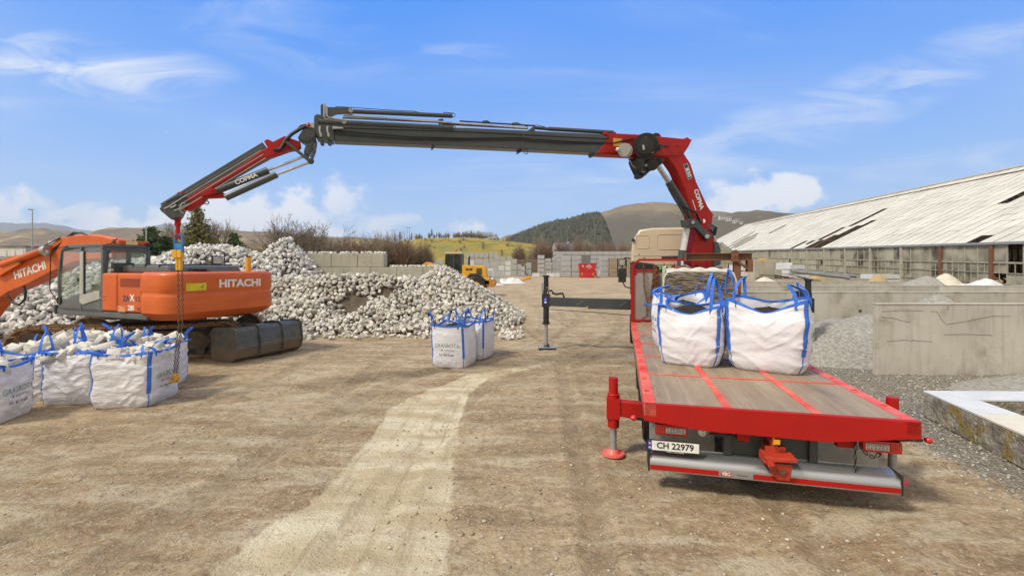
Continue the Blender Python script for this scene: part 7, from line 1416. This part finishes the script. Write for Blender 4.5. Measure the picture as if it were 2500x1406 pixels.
for x in (.95, -2.15):
    for sx in (-1, 1):
        m_ = MB(); m_.cyl((x, sx * 1.25, .78), (x, sx * .72, .78), .78, None, 30); w1 = m_.build('wheel', M_rubber, ld, smooth=40, bevel=.08); m_ = MB(); m_.cyl((x, sx * 1.26, .78), (x, sx * 1.1, .78), .38, None, 20); m_.build('rim', M_yellow, w1, smooth=40)
mb = MB(); mb.box(-1.35, -.08, -.75, .75, 3.28, 3.42); lc = mb.build('cab_roof', M_beige, ld, bevel=.05); mb = MB()
for x, x2 in ((-1.42, -1.25), (-.68, -.68), (-.12, -.12)):
    for y in (-.7, .7): mb.beam((x, y, 1.4), (x2, y, 3.3), .09, .07, (0, 1, 0))
mb.box(-1.4, -.1, -.72, -.66, 1.35, 1.95); mb.box(-1.4, -.1, .66, .72, 1.35, 1.95); mb.box(-.7, -.12, -.73, -.69, 1.4, 3.2) if 0 else None; mb.box(-.16, -.08, -.7, .7, 1.4, 3.3) ; mb.box(-1.4, -.1, -.7, .7, 1.3, 1.45); cbl = mb.build('cab_frame', M_dark, ld, bevel=.02)
mb = MB()
for y in (-.7, .7): mb.add([(-1.38, y, 1.95), (-.7, y, 1.95), (-.7, y, 3.25), (-1.27, y, 3.25)], [(0, 1, 2, 3)]); mb.add([(-.66, y, 1.95), (-.15, y, 1.95), (-.15, y, 3.25), (-.66, y, 3.25)], [(0, 1, 2, 3)])
mb.add([(-1.42, -.68, 1.5), (-1.42, .68, 1.5), (-1.28, .68, 3.25), (-1.28, -.68, 3.25)], [(0, 1, 2, 3)]); mb.build('window', glass('loader_glass', (.26, .30, .31), (.03, .04, .04), .5), cbl)
mb = MB(); mb.tube([(.42, -.3, 2.35), (.42, -.3, 2.95), (.5, -.3, 3.08)], .07, 10); mb.build('exhaust_pipe', M_black, ld, smooth=50); mb = MB(); mb.cyl((-.6, 0, 3.42), (-.6, 0, 3.5), .05, None, 8); mb.ball((-.6, 0, 3.58), .09); mb.build('beacon', M_orange, ld, smooth=50)
mb = MB(); mb.box(-.95, -.55, -.3, .3, 1.5, 1.95); mb.box(-.6, -.48, -.3, .3, 1.9, 2.6); mb.tube([(-1.2, 0, 1.5), (-1.05, 0, 2.2)], .03, 6); mb.torus((-1.04, 0, 2.25), (.6, 0, 1), .2, .02, 16, 5); mb.build('driver_seat', M_black, ld, bevel=.03)
mb = MB()
for y in (-.55, .55): mb.beam((-1.2, y, 1.9), (-2.7, y, 2.6), .14, .32, (0, 1, 0)); mb.beam((-2.7, y, 2.6), (-3.5, y, 2.0), .14, .28, (0, 1, 0))
mb.build('lift_arm', M_yellow, ld, bevel=.02)
# fork frame beyond the heap, spilled sacks
mb = MB(); mb.beam((0, 0, 0), (1.5, .2, .5), .12, .25); mb.beam((.3, .5, 0), (1.8, .6, .4), .12, .25); mb.beam((1.4, -.1, .5), (1.5, .8, .55), .2, .4); o = mb.build('pallet_fork', M_yellow, bevel=.02); o.location = (1.0, 66, .3); tag(o, 'orange pallet fork lying on the white rubbish behind the wheel loader', 'pallet fork')
heap('torn_sacks', 'heap of torn white sacks lying on the yard right of the wheel loader', 'rubbish', -.4, 66, 2.4, 1.6, .75, M_tarp, 31, kind=None, rough=.8)
heap('torn_sacks', 'low scatter of white film and broken stone behind the loader tail', 'rubbish', -3.2, 60, 2.2, 1.4, .8, M_tarp, 32, kind=None, rough=.6)
mb = MB(); mb.box(-1.8, 1.8, -.15, .15, 0, .12); o = mb.build('wooden_plank', M_wood, bevel=.01); o.location = (-4.4, 64, .9); o.rotation_euler = (0, .28, -.1); tag(o, 'long pale plank sloping down from the rubbish behind the loader', 'plank')
# ================================================================== RED SKIP
sk = empty('skip_container', 'red waste skip with white lettering standing before the tall pallet rows', 'skip', ((1433 - CX) / F * 97, 97, 0))
Msk = pm('skip_red', (.50, .012, .02), (.42, .012, .02), .8, rough=.5, coat=.2)
mb = MB(); 
def skp(z0, z1, w0, w1, d): mb.add([(-w0, -d, z0), (w0, -d, z0), (w0, d, z0), (-w0, d, z0), (-w1, -d, z1), (w1, -d, z1), (w1, d, z1), (-w1, d, z1)], _boxf)
skp(0, 1.55, 1.45, 1.7, .9); mb.box(-1.62, 1.62, -.95, .95, 1.45, 1.6); skp(1.6, 2.95, 1.6, 1.78, .95); mb.box(-1.85, 1.85, -1.0, 1.0, 2.88, 3.0)
for x in (-1.7, 1.5): mb.box(x, x + .2, -1.06, -.94, 1.9, 2.9)
mb.build('skip_body', Msk, sk, bevel=.03)
mb = MB()
for k, (tx, s_, zz) in enumerate((('NORSK', .30, 2.62), ('GJENVINNING', .26, 2.34))): text(mb, tx, s_, frame((.25, -.962, zz), (1, 0, 0), (0, 0, 1)), .006, .002, .8)
text(mb, '51 50 50 50', .16, frame((.3, -.962, 2.02), (1, 0, 0), (0, 0, 1)), .004, .002); mb.torus((-1.05, -.965, 2.5), (0, 1, 0), .2, .03, 8, 4); mb.beam((-1.25, -.965, 2.75), (-.85, -.965, 2.25), .05, .02, (0, 1, 0)); mb.build('lettering', M_white, sk)
mb = MB()
for x in (-1.3, 1.05):
    for z_ in (.5, .85): mb.prism([(x, -.905 - .0, z_), (x + .25, -.905, z_ + .15), (x + .25, -.905, z_ + .3), (x, -.905, z_ + .15)], (0, .02, 0))
mb.build('hazard_mark', M_wy, sk); mb = MB(); mb.ball((0, 0, .8), .8, (.8, .7, 1.15)); o = mb.build('white_sack', M_tarp, smooth=60); o.location = ((1460 - CX) / F * 97, 97, .05); tag(o, 'bulging white sack standing between the red skip and a pallet column', 'sack')
# ================================================================== TREES, BUILDINGS, POLES
M_bark = pm('grey_brown_bark', (.12, .095, .07), (.075, .06, .045), 8, rough=.95, obj=False)
M_twig = pm('olive_grey_twigs', (.33, .275, .19), (.24, .20, .14), .4, rough=.95, obj=False)
M_twb = pm('reddish_brown_twigs', (.26, .175, .13), (.18, .125, .095), .2, rough=.95, obj=False)
M_conif = pm('pine_foliage', (.035, .075, .022), (.05, .095, .03), .5, rough=.95, obj=False, rnd_v=.35)
M_conol = pm('olive_conifer_foliage', (.15, .15, .055), (.20, .18, .08), .5, rough=.95, obj=False, rnd_v=.35)
def bare_tree(name, label, loc, h, spread, seed, depth=6, trunk_r=.16, twig=M_twig, stems=1, group=None, up=.55, side=4, wid=None):
    rr = random.Random(seed); T = MB(); C_ = MB(); root = empty(name, label, 'tree', loc, 0, group)
    def br(mb, p, d, L, r, lv):
        n_ = 3 if lv < 3 else 2; pts = [p]; q = p.copy(); dd = d.copy()
        for i in range(n_):
            dd = (dd + Vector((rr.uniform(-.18, .18), rr.uniform(-.18, .18), rr.uniform(-.02, .16)))).normalized(); q = q + dd * (L / n_); pts.append(q.copy())
        rs_ = [r * (1 - .45 * i / n_) for i in range(n_ + 1)]; (T if lv == 0 else C_).tube(pts, rs_, 6 if lv < 2 else 3)
        if lv >= depth: return
        k = rr.randint(3, side) if lv > 0 else rr.randint(4, 6)
        for j in range(k):
            f_ = 1.0 if j == 0 else rr.uniform(.4, 1.0); q_ = f_ * n_; i_ = min(n_ - 1, int(q_)); b0 = pts[i_].lerp(pts[i_ + 1], q_ - i_)
            a = rr.uniform(0, 6.28); t_ = rr.uniform(.12, .4) if j == 0 else rr.uniform(.35, .95) * spread; o1 = dd.orthogonal().normalized(); o2 = dd.cross(o1)
            nd = (dd * math.cos(t_) + (o1 * math.cos(a) + o2 * math.sin(a)) * math.sin(t_) + Vector((0, 0, up * .25))).normalized()
            br(C_, b0, nd, L * rr.uniform(.62, .82), max(.017, r * .62), lv + 1)
    for s_ in range(stems):
        a = 6.28 * s_ / max(1, stems) + rr.random(); br(T, Vector((.3 * math.cos(a) * (stems > 1), .3 * math.sin(a) * (stems > 1), -.1)), Vector((.35 * math.cos(a) * (stems > 1), .35 * math.sin(a) * (stems > 1), 1)).normalized(), h * .30, trunk_r, 0)
    mz = max(p[2] for p in C_.v); mx = sorted(abs(p[0]) for p in C_.v)[int(len(C_.v) * .98)]; fz_, fx_ = h / mz, (wid or mx * h / mz) / mx
    for q in (T, C_): q.v = [(p[0] * fx_, p[1] * fx_, p[2] * fz_) for p in q.v]
    T.build('trunk', M_bark, root); C_.build('crown', twig, root); return root
for (px_, Y_, h_, sd_, st_, lb_) in ((712, 70, 11.2, 3, 3, 'large leafless tree with a wide rounded crown behind the block wall'), (768, 72, 10.3, 8, 3, 'leafless tree right of the largest bare tree behind the block wall')):
    bare_tree('bare_tree', lb_, ((px_ - CX) / F * Y_, Y_, -.3), h_, 1.15, sd_, 6, .20, stems=st_, side=3, wid=5.0, twig=pm('pale_bare_twigs', (.21, .175, .13), (.15, .125, .09), .4, rough=.95, obj=False), up=.15)
def conifer(name, label, loc, h, r, mat, seed, dens=1.0, shape=1.0, bare=.12):
    rr = random.Random(seed); root = empty(name, label, 'tree', loc); mb = MB(); mb.cyl((0, 0, -.2), (0, 0, h * .96), .035 * h * .5, .02, 8); mb.build('trunk', M_bark, root); mb = MB(); n_ = int(h * 7 * dens)
    for i in range(n_):
        z = h * (bare + (1 - bare) * (i / n_)); rad = r * (1 - (z / h) ** 1.3) ** shape * rr.uniform(.6, 1.15) + .08; a = rr.uniform(0, 6.28)
        for j in range(5):
            aa = a + j * 1.26 + rr.uniform(-.3, .3); d_ = Vector((math.cos(aa), math.sin(aa), rr.uniform(-.15, .25))); L = rad * rr.uniform(.55, 1.1); m_ = max(3, int(L * 8))
            for k in range(m_):
                f_ = ((k + .5) / m_) ** .62; c_ = Vector((0, 0, z)) + d_ * (L * f_) + Vector((rr.uniform(-.12, .12), rr.uniform(-.12, .12), rr.uniform(-.12, .12))) ; s_ = rr.uniform(.10, .26) * (1.2 - .5 * f_)
                u_ = Vector((rr.uniform(-1, 1), rr.uniform(-1, 1), rr.uniform(-.4, .6))).normalized(); v_ = u_.orthogonal().normalized(); mb.add([c_ - u_ * s_, c_ + v_ * s_ * .5, c_ + u_ * s_, c_ - v_ * s_ * .5 + Vector((0, 0, .05))], [(0, 1, 2, 3)])
    mb.build('crown', mat, root); return root
conifer('spruce_tree', 'tall thin olive conifer behind the crane hook, top bare and ragged', ((482 - CX) / F * 58, 58, 0), 10.6, 4.3, M_conol, 4, 1.7, .9)
bare_tree('bare_tree', 'thin bare tree beside the tall olive conifer behind the crane hook', ((515 - CX) / F * 60, 60, 0), 9.2, .75, 14, 5, .14, stems=2, wid=3.0)
bare_tree('bare_tree', 'short bare tree left of the tall olive conifer', ((452 - CX) / F * 60, 60, 0), 8.4, .8, 17, 5, .14, stems=2, wid=3.0)
conifer('pine_tree', 'dark green bushy pine left of the crane hook behind the excavator cab', ((372 - CX) / F * 52, 52, 0), 6.9, 3.2, M_conif, 6, 1.6, .55, .05)
conifer('pine_tree', 'dark green pine at the left end of the row behind the excavator cab', ((345 - CX) / F * 54, 54, 0), 5.9, 2.4, M_conif, 7, 1.5, .6, .05)
conifer('pine_tree', 'dark green pine nearest the chain behind the excavator cab', ((404 - CX) / F * 53, 53, 0), 5.9, 2.3, M_conif, 8, 1.5, .6, .05)
conifer('pine_tree', 'small dark green pine peeping over the whitish cobblestone heap', ((572 - CX) / F * 60, 60, 0), 6.8, 3.2, M_conif, 9, 1.5, .6, .05)
def brush(mb, x, y, z, h, r, n_, rr, w=.05):        # rounded crown of bare stems and twigs
    for i in range(n_):
        a = rr.uniform(0, 6.28); ph = math.acos(rr.uniform(.05, 1)) ; kx = rr.uniform(.72, 1.04); tip = Vector((x + r * math.sin(ph) * math.cos(a) * kx, y + r * math.sin(ph) * math.sin(a) * kx, z + h * (.30 + .70 * math.cos(ph)) * kx))
        b0 = Vector((x + .12 * r * math.cos(a), y + .12 * r * math.sin(a), z + h * rr.uniform(0, .35))); mid = b0.lerp(tip, .55) + Vector((rr.uniform(-.1, .1) * r, rr.uniform(-.1, .1) * r, .06 * h))
        d_ = (tip - b0).normalized(); s_ = Vector((-d_.y, d_.x, rr.uniform(-.3, .3))); s_ = (s_.normalized() if s_.length > .01 else Vector((1, 0, 0))) * w
        mb.add([b0 - s_, b0 + s_, mid + s_ * .6, mid - s_ * .6, tip], [(0, 1, 2, 3), (3, 2, 4)])
        for _ in range(3):
            g_ = mid.lerp(tip, rr.uniform(-.2, .9)); e3 = g_ + (d_ + Vector((rr.uniform(-.9, .9), rr.uniform(-.9, .9), rr.uniform(-.3, .6)))).normalized() * (tip - mid).length * rr.uniform(.4, .8); mb.add([g_ - s_ * .55, g_ + s_ * .55, e3], [(0, 1, 2)])
def bush(label, px_, Y_, h, r, mat, seed, n_=420, group=None, z=0.0, w=.05, trunk=True):
    root = empty('bare_shrub' if h < 5.5 else 'leafless_tree', label, 'shrub' if h < 5.5 else 'tree', ((px_ - CX) / F * Y_, Y_, z), 0, group); rr = random.Random(seed); mb = MB(); mb.cyl((0, 0, -.3), (.05, 0, h * .55), .03 * h * .6, .05, 6); mb.build('trunk', M_bark, root); mb = MB(); brush(mb, 0, 0, h * .08, h, r, n_, rr, w); mb.build('crown', mat, root); return root
bush('dense bare round shrub between the block wall and the wheel loader', 1035, 95, 7.2, 3.0, M_twig, 1, 1100, w=.05)
gH = 'bare trees of the hedgerow behind the heap and block wall'
hed = [(600, 6.2), (625, 5.4), (648, 6.6), (560, 5.0), (535, 5.6), (665, 6.0), (800, 6.6), (822, 6.8), (845, 7.4), (868, 7.0), (890, 6.8), (908, 7.8), (930, 7.6), (946, 7.9), (962, 7.6), (982, 7.2), (1000, 6.4)]
for k, (px_, h_) in enumerate(hed): bush(f'{ORD[sorted(q[0] for q in hed).index(px_)]} leafless brownish tree from the left in the hedgerow behind the heap', px_, 88 + (k % 3) * 5, h_ + .9 * (px_ > 780) + .3, 4.2, (M_twig, M_twb)[k % 2], 100 + k, 380, gH, w=.07)
gW = 'tall bare birches before the mountain foot'
for k in range(11): bush(f'{ORD[k]} purplish bare birch from the left before the far wood', 1318 + k * 22 + rnd.uniform(-6, 6), 172 + (k % 4) * 8, rnd.uniform(10.5, 14.5), 4.2, (M_twb, M_twig)[k % 5 == 0], 200 + k, 420, gW, w=.10)
bush('rusty bare tree at the right end of the green meadow', 1268, 160, 9.5, 3.6, M_twb, 260, 700, w=.09); bush('dense bare tree at the left end of the tall birches', 1322, 165, 11.5, 4.0, M_twb, 261, 700, w=.09)
mb = MB(); rr = random.Random(77)
for i in range(190):
    px_ = rr.uniform(1300, 2060); Y_ = rr.uniform(200, 330); h_ = rr.uniform(11, 15.5) * Y_ / 230; brush(mb, (px_ - CX) / F * Y_, Y_, 0, h_, h_ * .42, 80, rr, .16)
o = mb.build('bare_birch_wood', M_twb); tag(o, 'brown leafless wood along the foot of the mountain', 'wood', kind='stuff')
mb = MB()
for i in range(360):
    px_ = rr.uniform(-250, 1010); Y_ = rr.uniform(105, 205); h_ = rr.uniform(6.0, 8.6) * Y_ / 130; brush(mb, (px_ - CX) / F * Y_, Y_, -.3, h_, h_ * .55, 80, rr, .11 * Y_ / 150)
o = mb.build('distant_brushwood', pm('distant_brown_brush', (.27, .20, .14), (.19, .145, .105), .05, rough=1, obj=False)); tag(o, 'brown leafless brushwood stretching to the hills on the left', 'wood', kind='stuff')
# trees on the meadow crest and its hedges
def meadow_z(px_, v_=.97): 
    us = np.array([Vm[25, i] for i in range(Vm.shape[1])]); pxs = us[:, 0] / us[:, 1] * F + CX; i = int(np.argmin(abs(pxs - px_))); j = int(v_ * 26); return Vm[j, i]
mb = MB(); 
for i in range(95):
    px_ = rr.choice((rr.uniform(1120, 1215), rr.uniform(985, 1290), rr.uniform(1000, 1260))); p = meadow_z(px_, rr.uniform(.9, 1.0)); h_ = rr.uniform(3.5, 8.5) if px_ < 1215 else rr.uniform(2.5, 5); brush(mb, p[0], p[1] + 4, p[2] - .5, h_, h_ * .35, 55, rr, .16)
for k in range(26):
    p = meadow_z(rr.uniform(985, 1320), rr.uniform(.25, .8)); h_ = rr.uniform(2, 5); brush(mb, p[0], p[1], p[2] - .3, h_, h_ * .5, 40, rr, .12)
for (a, b_, v_) in ((1045, 1160, .72), (1160, 1300, .66), (980, 1060, .45), (1180, 1290, .35)):
    for k in range(46): p = meadow_z(a + (b_ - a) * k / 45, v_ + .04 * math.sin(k * .4)); h_ = rr.uniform(.7, 1.6); brush(mb, p[0], p[1], p[2] - .2, h_, 1.6, 14, rr, .1)
o = mb.build('meadow_brush', M_twig); tag(o, 'bare bushes and small trees dotted over the green meadow hill', 'bushes', kind='stuff')
for k, (px_, h_) in enumerate(((963, 9), (975, 11), (1050, 9.5), (1062, 6), (1020, 5.5), (1150, 8))):
    p = meadow_z(px_, .97); conifer('pine_tree', ('dark pine in the left cluster on the meadow skyline', 'tallest dark pine of the left cluster on the meadow skyline', 'lone tall dark pine on the meadow skyline above the shrub', 'small pine right of the lone tall one on the skyline', 'low dark pine on the meadow skyline left of the lone one', 'dark pine among the bare trees on the meadow top')[k], (p[0], p[1] + 3, p[2] - .5), h_, h_ * .26, M_conif, 40 + k, .5, .8, .3)
M_house = pm('white_house_wall', (.62, .60, .56), (.5, .48, .45), .4, rough=.8); M_roofg = pm('grey_roof', (.22, .22, .23), (.16, .16, .17), .4, rough=.8); M_win = pm('dark_window', (.03, .035, .04), None, 3, rough=.15)
def house(label, loc, w, d, h, rh, rz=0, nwin=3, wall=None, name='house', floors=1):
    r_ = empty(name, label, 'house', loc, rz); mb = MB(); mb.box(-w / 2, w / 2, -d / 2, d / 2, -1, h); mb.add([(-w / 2, -d / 2, h), (-w / 2, d / 2, h), (-w / 2, 0, h + rh - .1), (w / 2, -d / 2, h), (w / 2, d / 2, h), (w / 2, 0, h + rh - .1)], [(0, 2, 1), (3, 4, 5)]); mb.build('wall', wall or M_house, r_)
    mb = MB()
    for s_ in (-1, 1): q = [(-w / 2 - .4, s_ * (d / 2 + .4), h - .2), (w / 2 + .4, s_ * (d / 2 + .4), h - .2), (w / 2 + .4, 0, h + rh), (-w / 2 - .4, 0, h + rh)]; mb.add(q + [(a, b_, c_ + .2) for a, b_, c_ in q], [(0, 1, 2, 3), (7, 6, 5, 4), (0, 4, 5, 1), (1, 5, 6, 2), (2, 6, 7, 3), (3, 7, 4, 0)])
    rf_ = mb.build('roof', M_roofg, r_); mb = MB(); mb.box(w * .2, w * .2 + .7, -.35, .35, h + rh * .5, h + rh + .9); mb.build('chimney', M_house, rf_)
    for f_ in range(floors):
        for k in range(nwin):
            x = -w / 2 + w * (k + .5) / nwin; z = h / floors * (f_ + .35); mb = MB(); mb.box(x - w * .12, x + w * .12, -d / 2 - .05, -d / 2 + .02, z, z + h / floors * .4); mb.build('window', M_win, r_)
p = meadow_z(1187, .95); house('white farmhouse on top of the green meadow hill', (p[0], p[1] + 2, p[2] - .5), 13, 8, 3.6, 2.4, .1)
p = meadow_z(1204, .9); house('low grey outbuilding right of the farmhouse on the meadow', (p[0], p[1] + 2, p[2] - .8), 7, 5, 2.0, 1.4, .0, 2)
house('grey-roofed house among the brown wood left of the lorry cab', ((1376 - CX) / F * 215, 215, 4), 11, 8, 5.0, 4.2, .5)
for k, (px_, py_, w_, h_) in enumerate(((1764, 532, 16, 8), (1777, 535, 14, 9), (1790, 541, 13, 7), (1801, 539, 10, 6), (1808, 544, 9, 5), (1868, 540, 12, 3))):
    Yd = 1080; q = P(px_, py_, Yd); house(('largest white block on the hillside right of the crane', 'second white block on the hillside right of the crane', 'low white block in the middle of the hillside row', 'small white house near the right end of the hillside row', 'last small white house of the hillside row', 'lone low white house above the greenhouse gable')[k], (q.x, q.y, q.z - h_ / 2), w_, 9, h_, 1.4, rnd.uniform(-.3, .3), 3, name='hillside_house', floors=2 if h_ > 6 else 1)
# left background: white building, lamp mast, signs, fence line
wb_ = empty('white_hall', 'low white hall with a long window band behind the excavator boom', 'building', ((48 - CX) / F * 120, 120, 0), .05)
mb = MB(); mb.box(-4.4, 4.4, -3, 3, -.5, 7.4); mb.build('wall', M_house, wb_); mb = MB(); mb.box(-4.6, 4.6, -3.2, 3.2, 7.4, 7.7); mb.build('roof', M_roofg, wb_)
for k in range(4): mb = MB(); mb.box(-3.9 + k * 2.0, -2.2 + k * 2.0, -3.06, -2.98, 4.9, 6.6); mb.build('window', pm('white_blind', (.75, .76, .76), None, 2), wb_)
mb = MB(); mb.box(-2.6, 4.3, -3.1, -2.95, .5, 4.2); mb.build('loading_door', M_beige, wb_)
bb = empty('billboard', 'pale blue and white billboard on posts behind the excavator boom', 'billboard', ((136 - CX) / F * 70, 70, 0), .15)
mb = MB(); 
for x in (-.7, .7): mb.cyl((x, .1, 0), (x, .1, 6.2), .08, None, 8)
mb.build('post', M_galv, bb); mb = MB(); mb.box(-1.0, 1.0, -.06, .06, 4.3, 6.3); mb.build('panel', M_white, bb, bevel=.02); mb = MB(); mb.box(-.85, .85, -.072, -.062, 5.5, 6.1); mb.box(-.85, .3, -.072, -.062, 4.6, 5.2); mb.build('poster', pm('pale_blue_print', (.25, .42, .62), (.5, .6, .7), 3), bb)
lm = empty('lamp_mast', 'tall grey lamp mast rising into the sky at the far left', 'lamp post', ((79 - CX) / F * 82, 82, 0))
mb = MB(); mb.cyl((0, 0, 0), (0, 0, 12.6), .13, .07, 12); mb.build('mast', M_galv, lm, smooth=40); mb = MB(); mb.beam((-.5, 0, 12.6), (.4, 0, 12.62), .08, .06); mb.box(-.65, -.2, -.15, .15, 12.55, 12.68); mb.build('lamp_head', M_dark, lm, bevel=.01)
mb = MB(); mb.cyl((0, 0, 0), (0, 0, 6.6), .07, .05, 10); mb.box(-.06, .06, -.06, .06, 6.5, 6.65); o = mb.build('steel_post', M_galv, smooth=40); o.location = ((357 - CX) / F * 48, 48, 0); tag(o, 'thin grey steel post standing before the dark pines', 'post')
gP = 'wooden pylons on the skyline over the meadow'
for k, (px_, w_) in enumerate(((965, 3.4), (998, 3.0))):
    p = meadow_z(px_, .95); r_ = empty('power_pylon', ('left wooden twin-pole power pylon on the meadow skyline', 'right wooden twin-pole power pylon on the meadow skyline')[k], 'power pylon', (p[0], p[1], p[2] - 1)); mb = MB()
    for x in (-w_ / 3, w_ / 3): mb.cyl((x, 0, 0), (x, 0, 12.6), .16, .12, 8)
    mb.build('pole', M_bark, r_); mb = MB(); mb.beam((-w_, 0, 12.2), (w_, 0, 12.5), .2, .2); 
    for x in (-w_ * .9, 0, w_ * .9): mb.cyl((x, 0, 11.6), (x, 0, 12.2), .08, None, 6)
    mb.build('crossarm', M_bark, r_)
M_hazev = bpy.data.materials.new('spring_haze'); M_hazev.use_nodes = True; t = M_hazev.node_tree; t.nodes.clear(); out = N(t, 'ShaderNodeOutputMaterial'); pv = N(t, 'ShaderNodeVolumePrincipled'); pv.inputs['Color'].default_value = (.86, .91, 1.0, 1); pv.inputs['Density'].default_value = HAZE = .0001; pv.inputs['Anisotropy'].default_value = .1; t.links.new(pv.outputs[0], out.inputs['Volume'])
mb = MB(); mb.box(-5100, 5100, -70, 5400, -6, 520); o = mb.build('haze', M_hazev); tag(o, 'thin pale spring haze over the far hills', 'haze', kind='stuff')
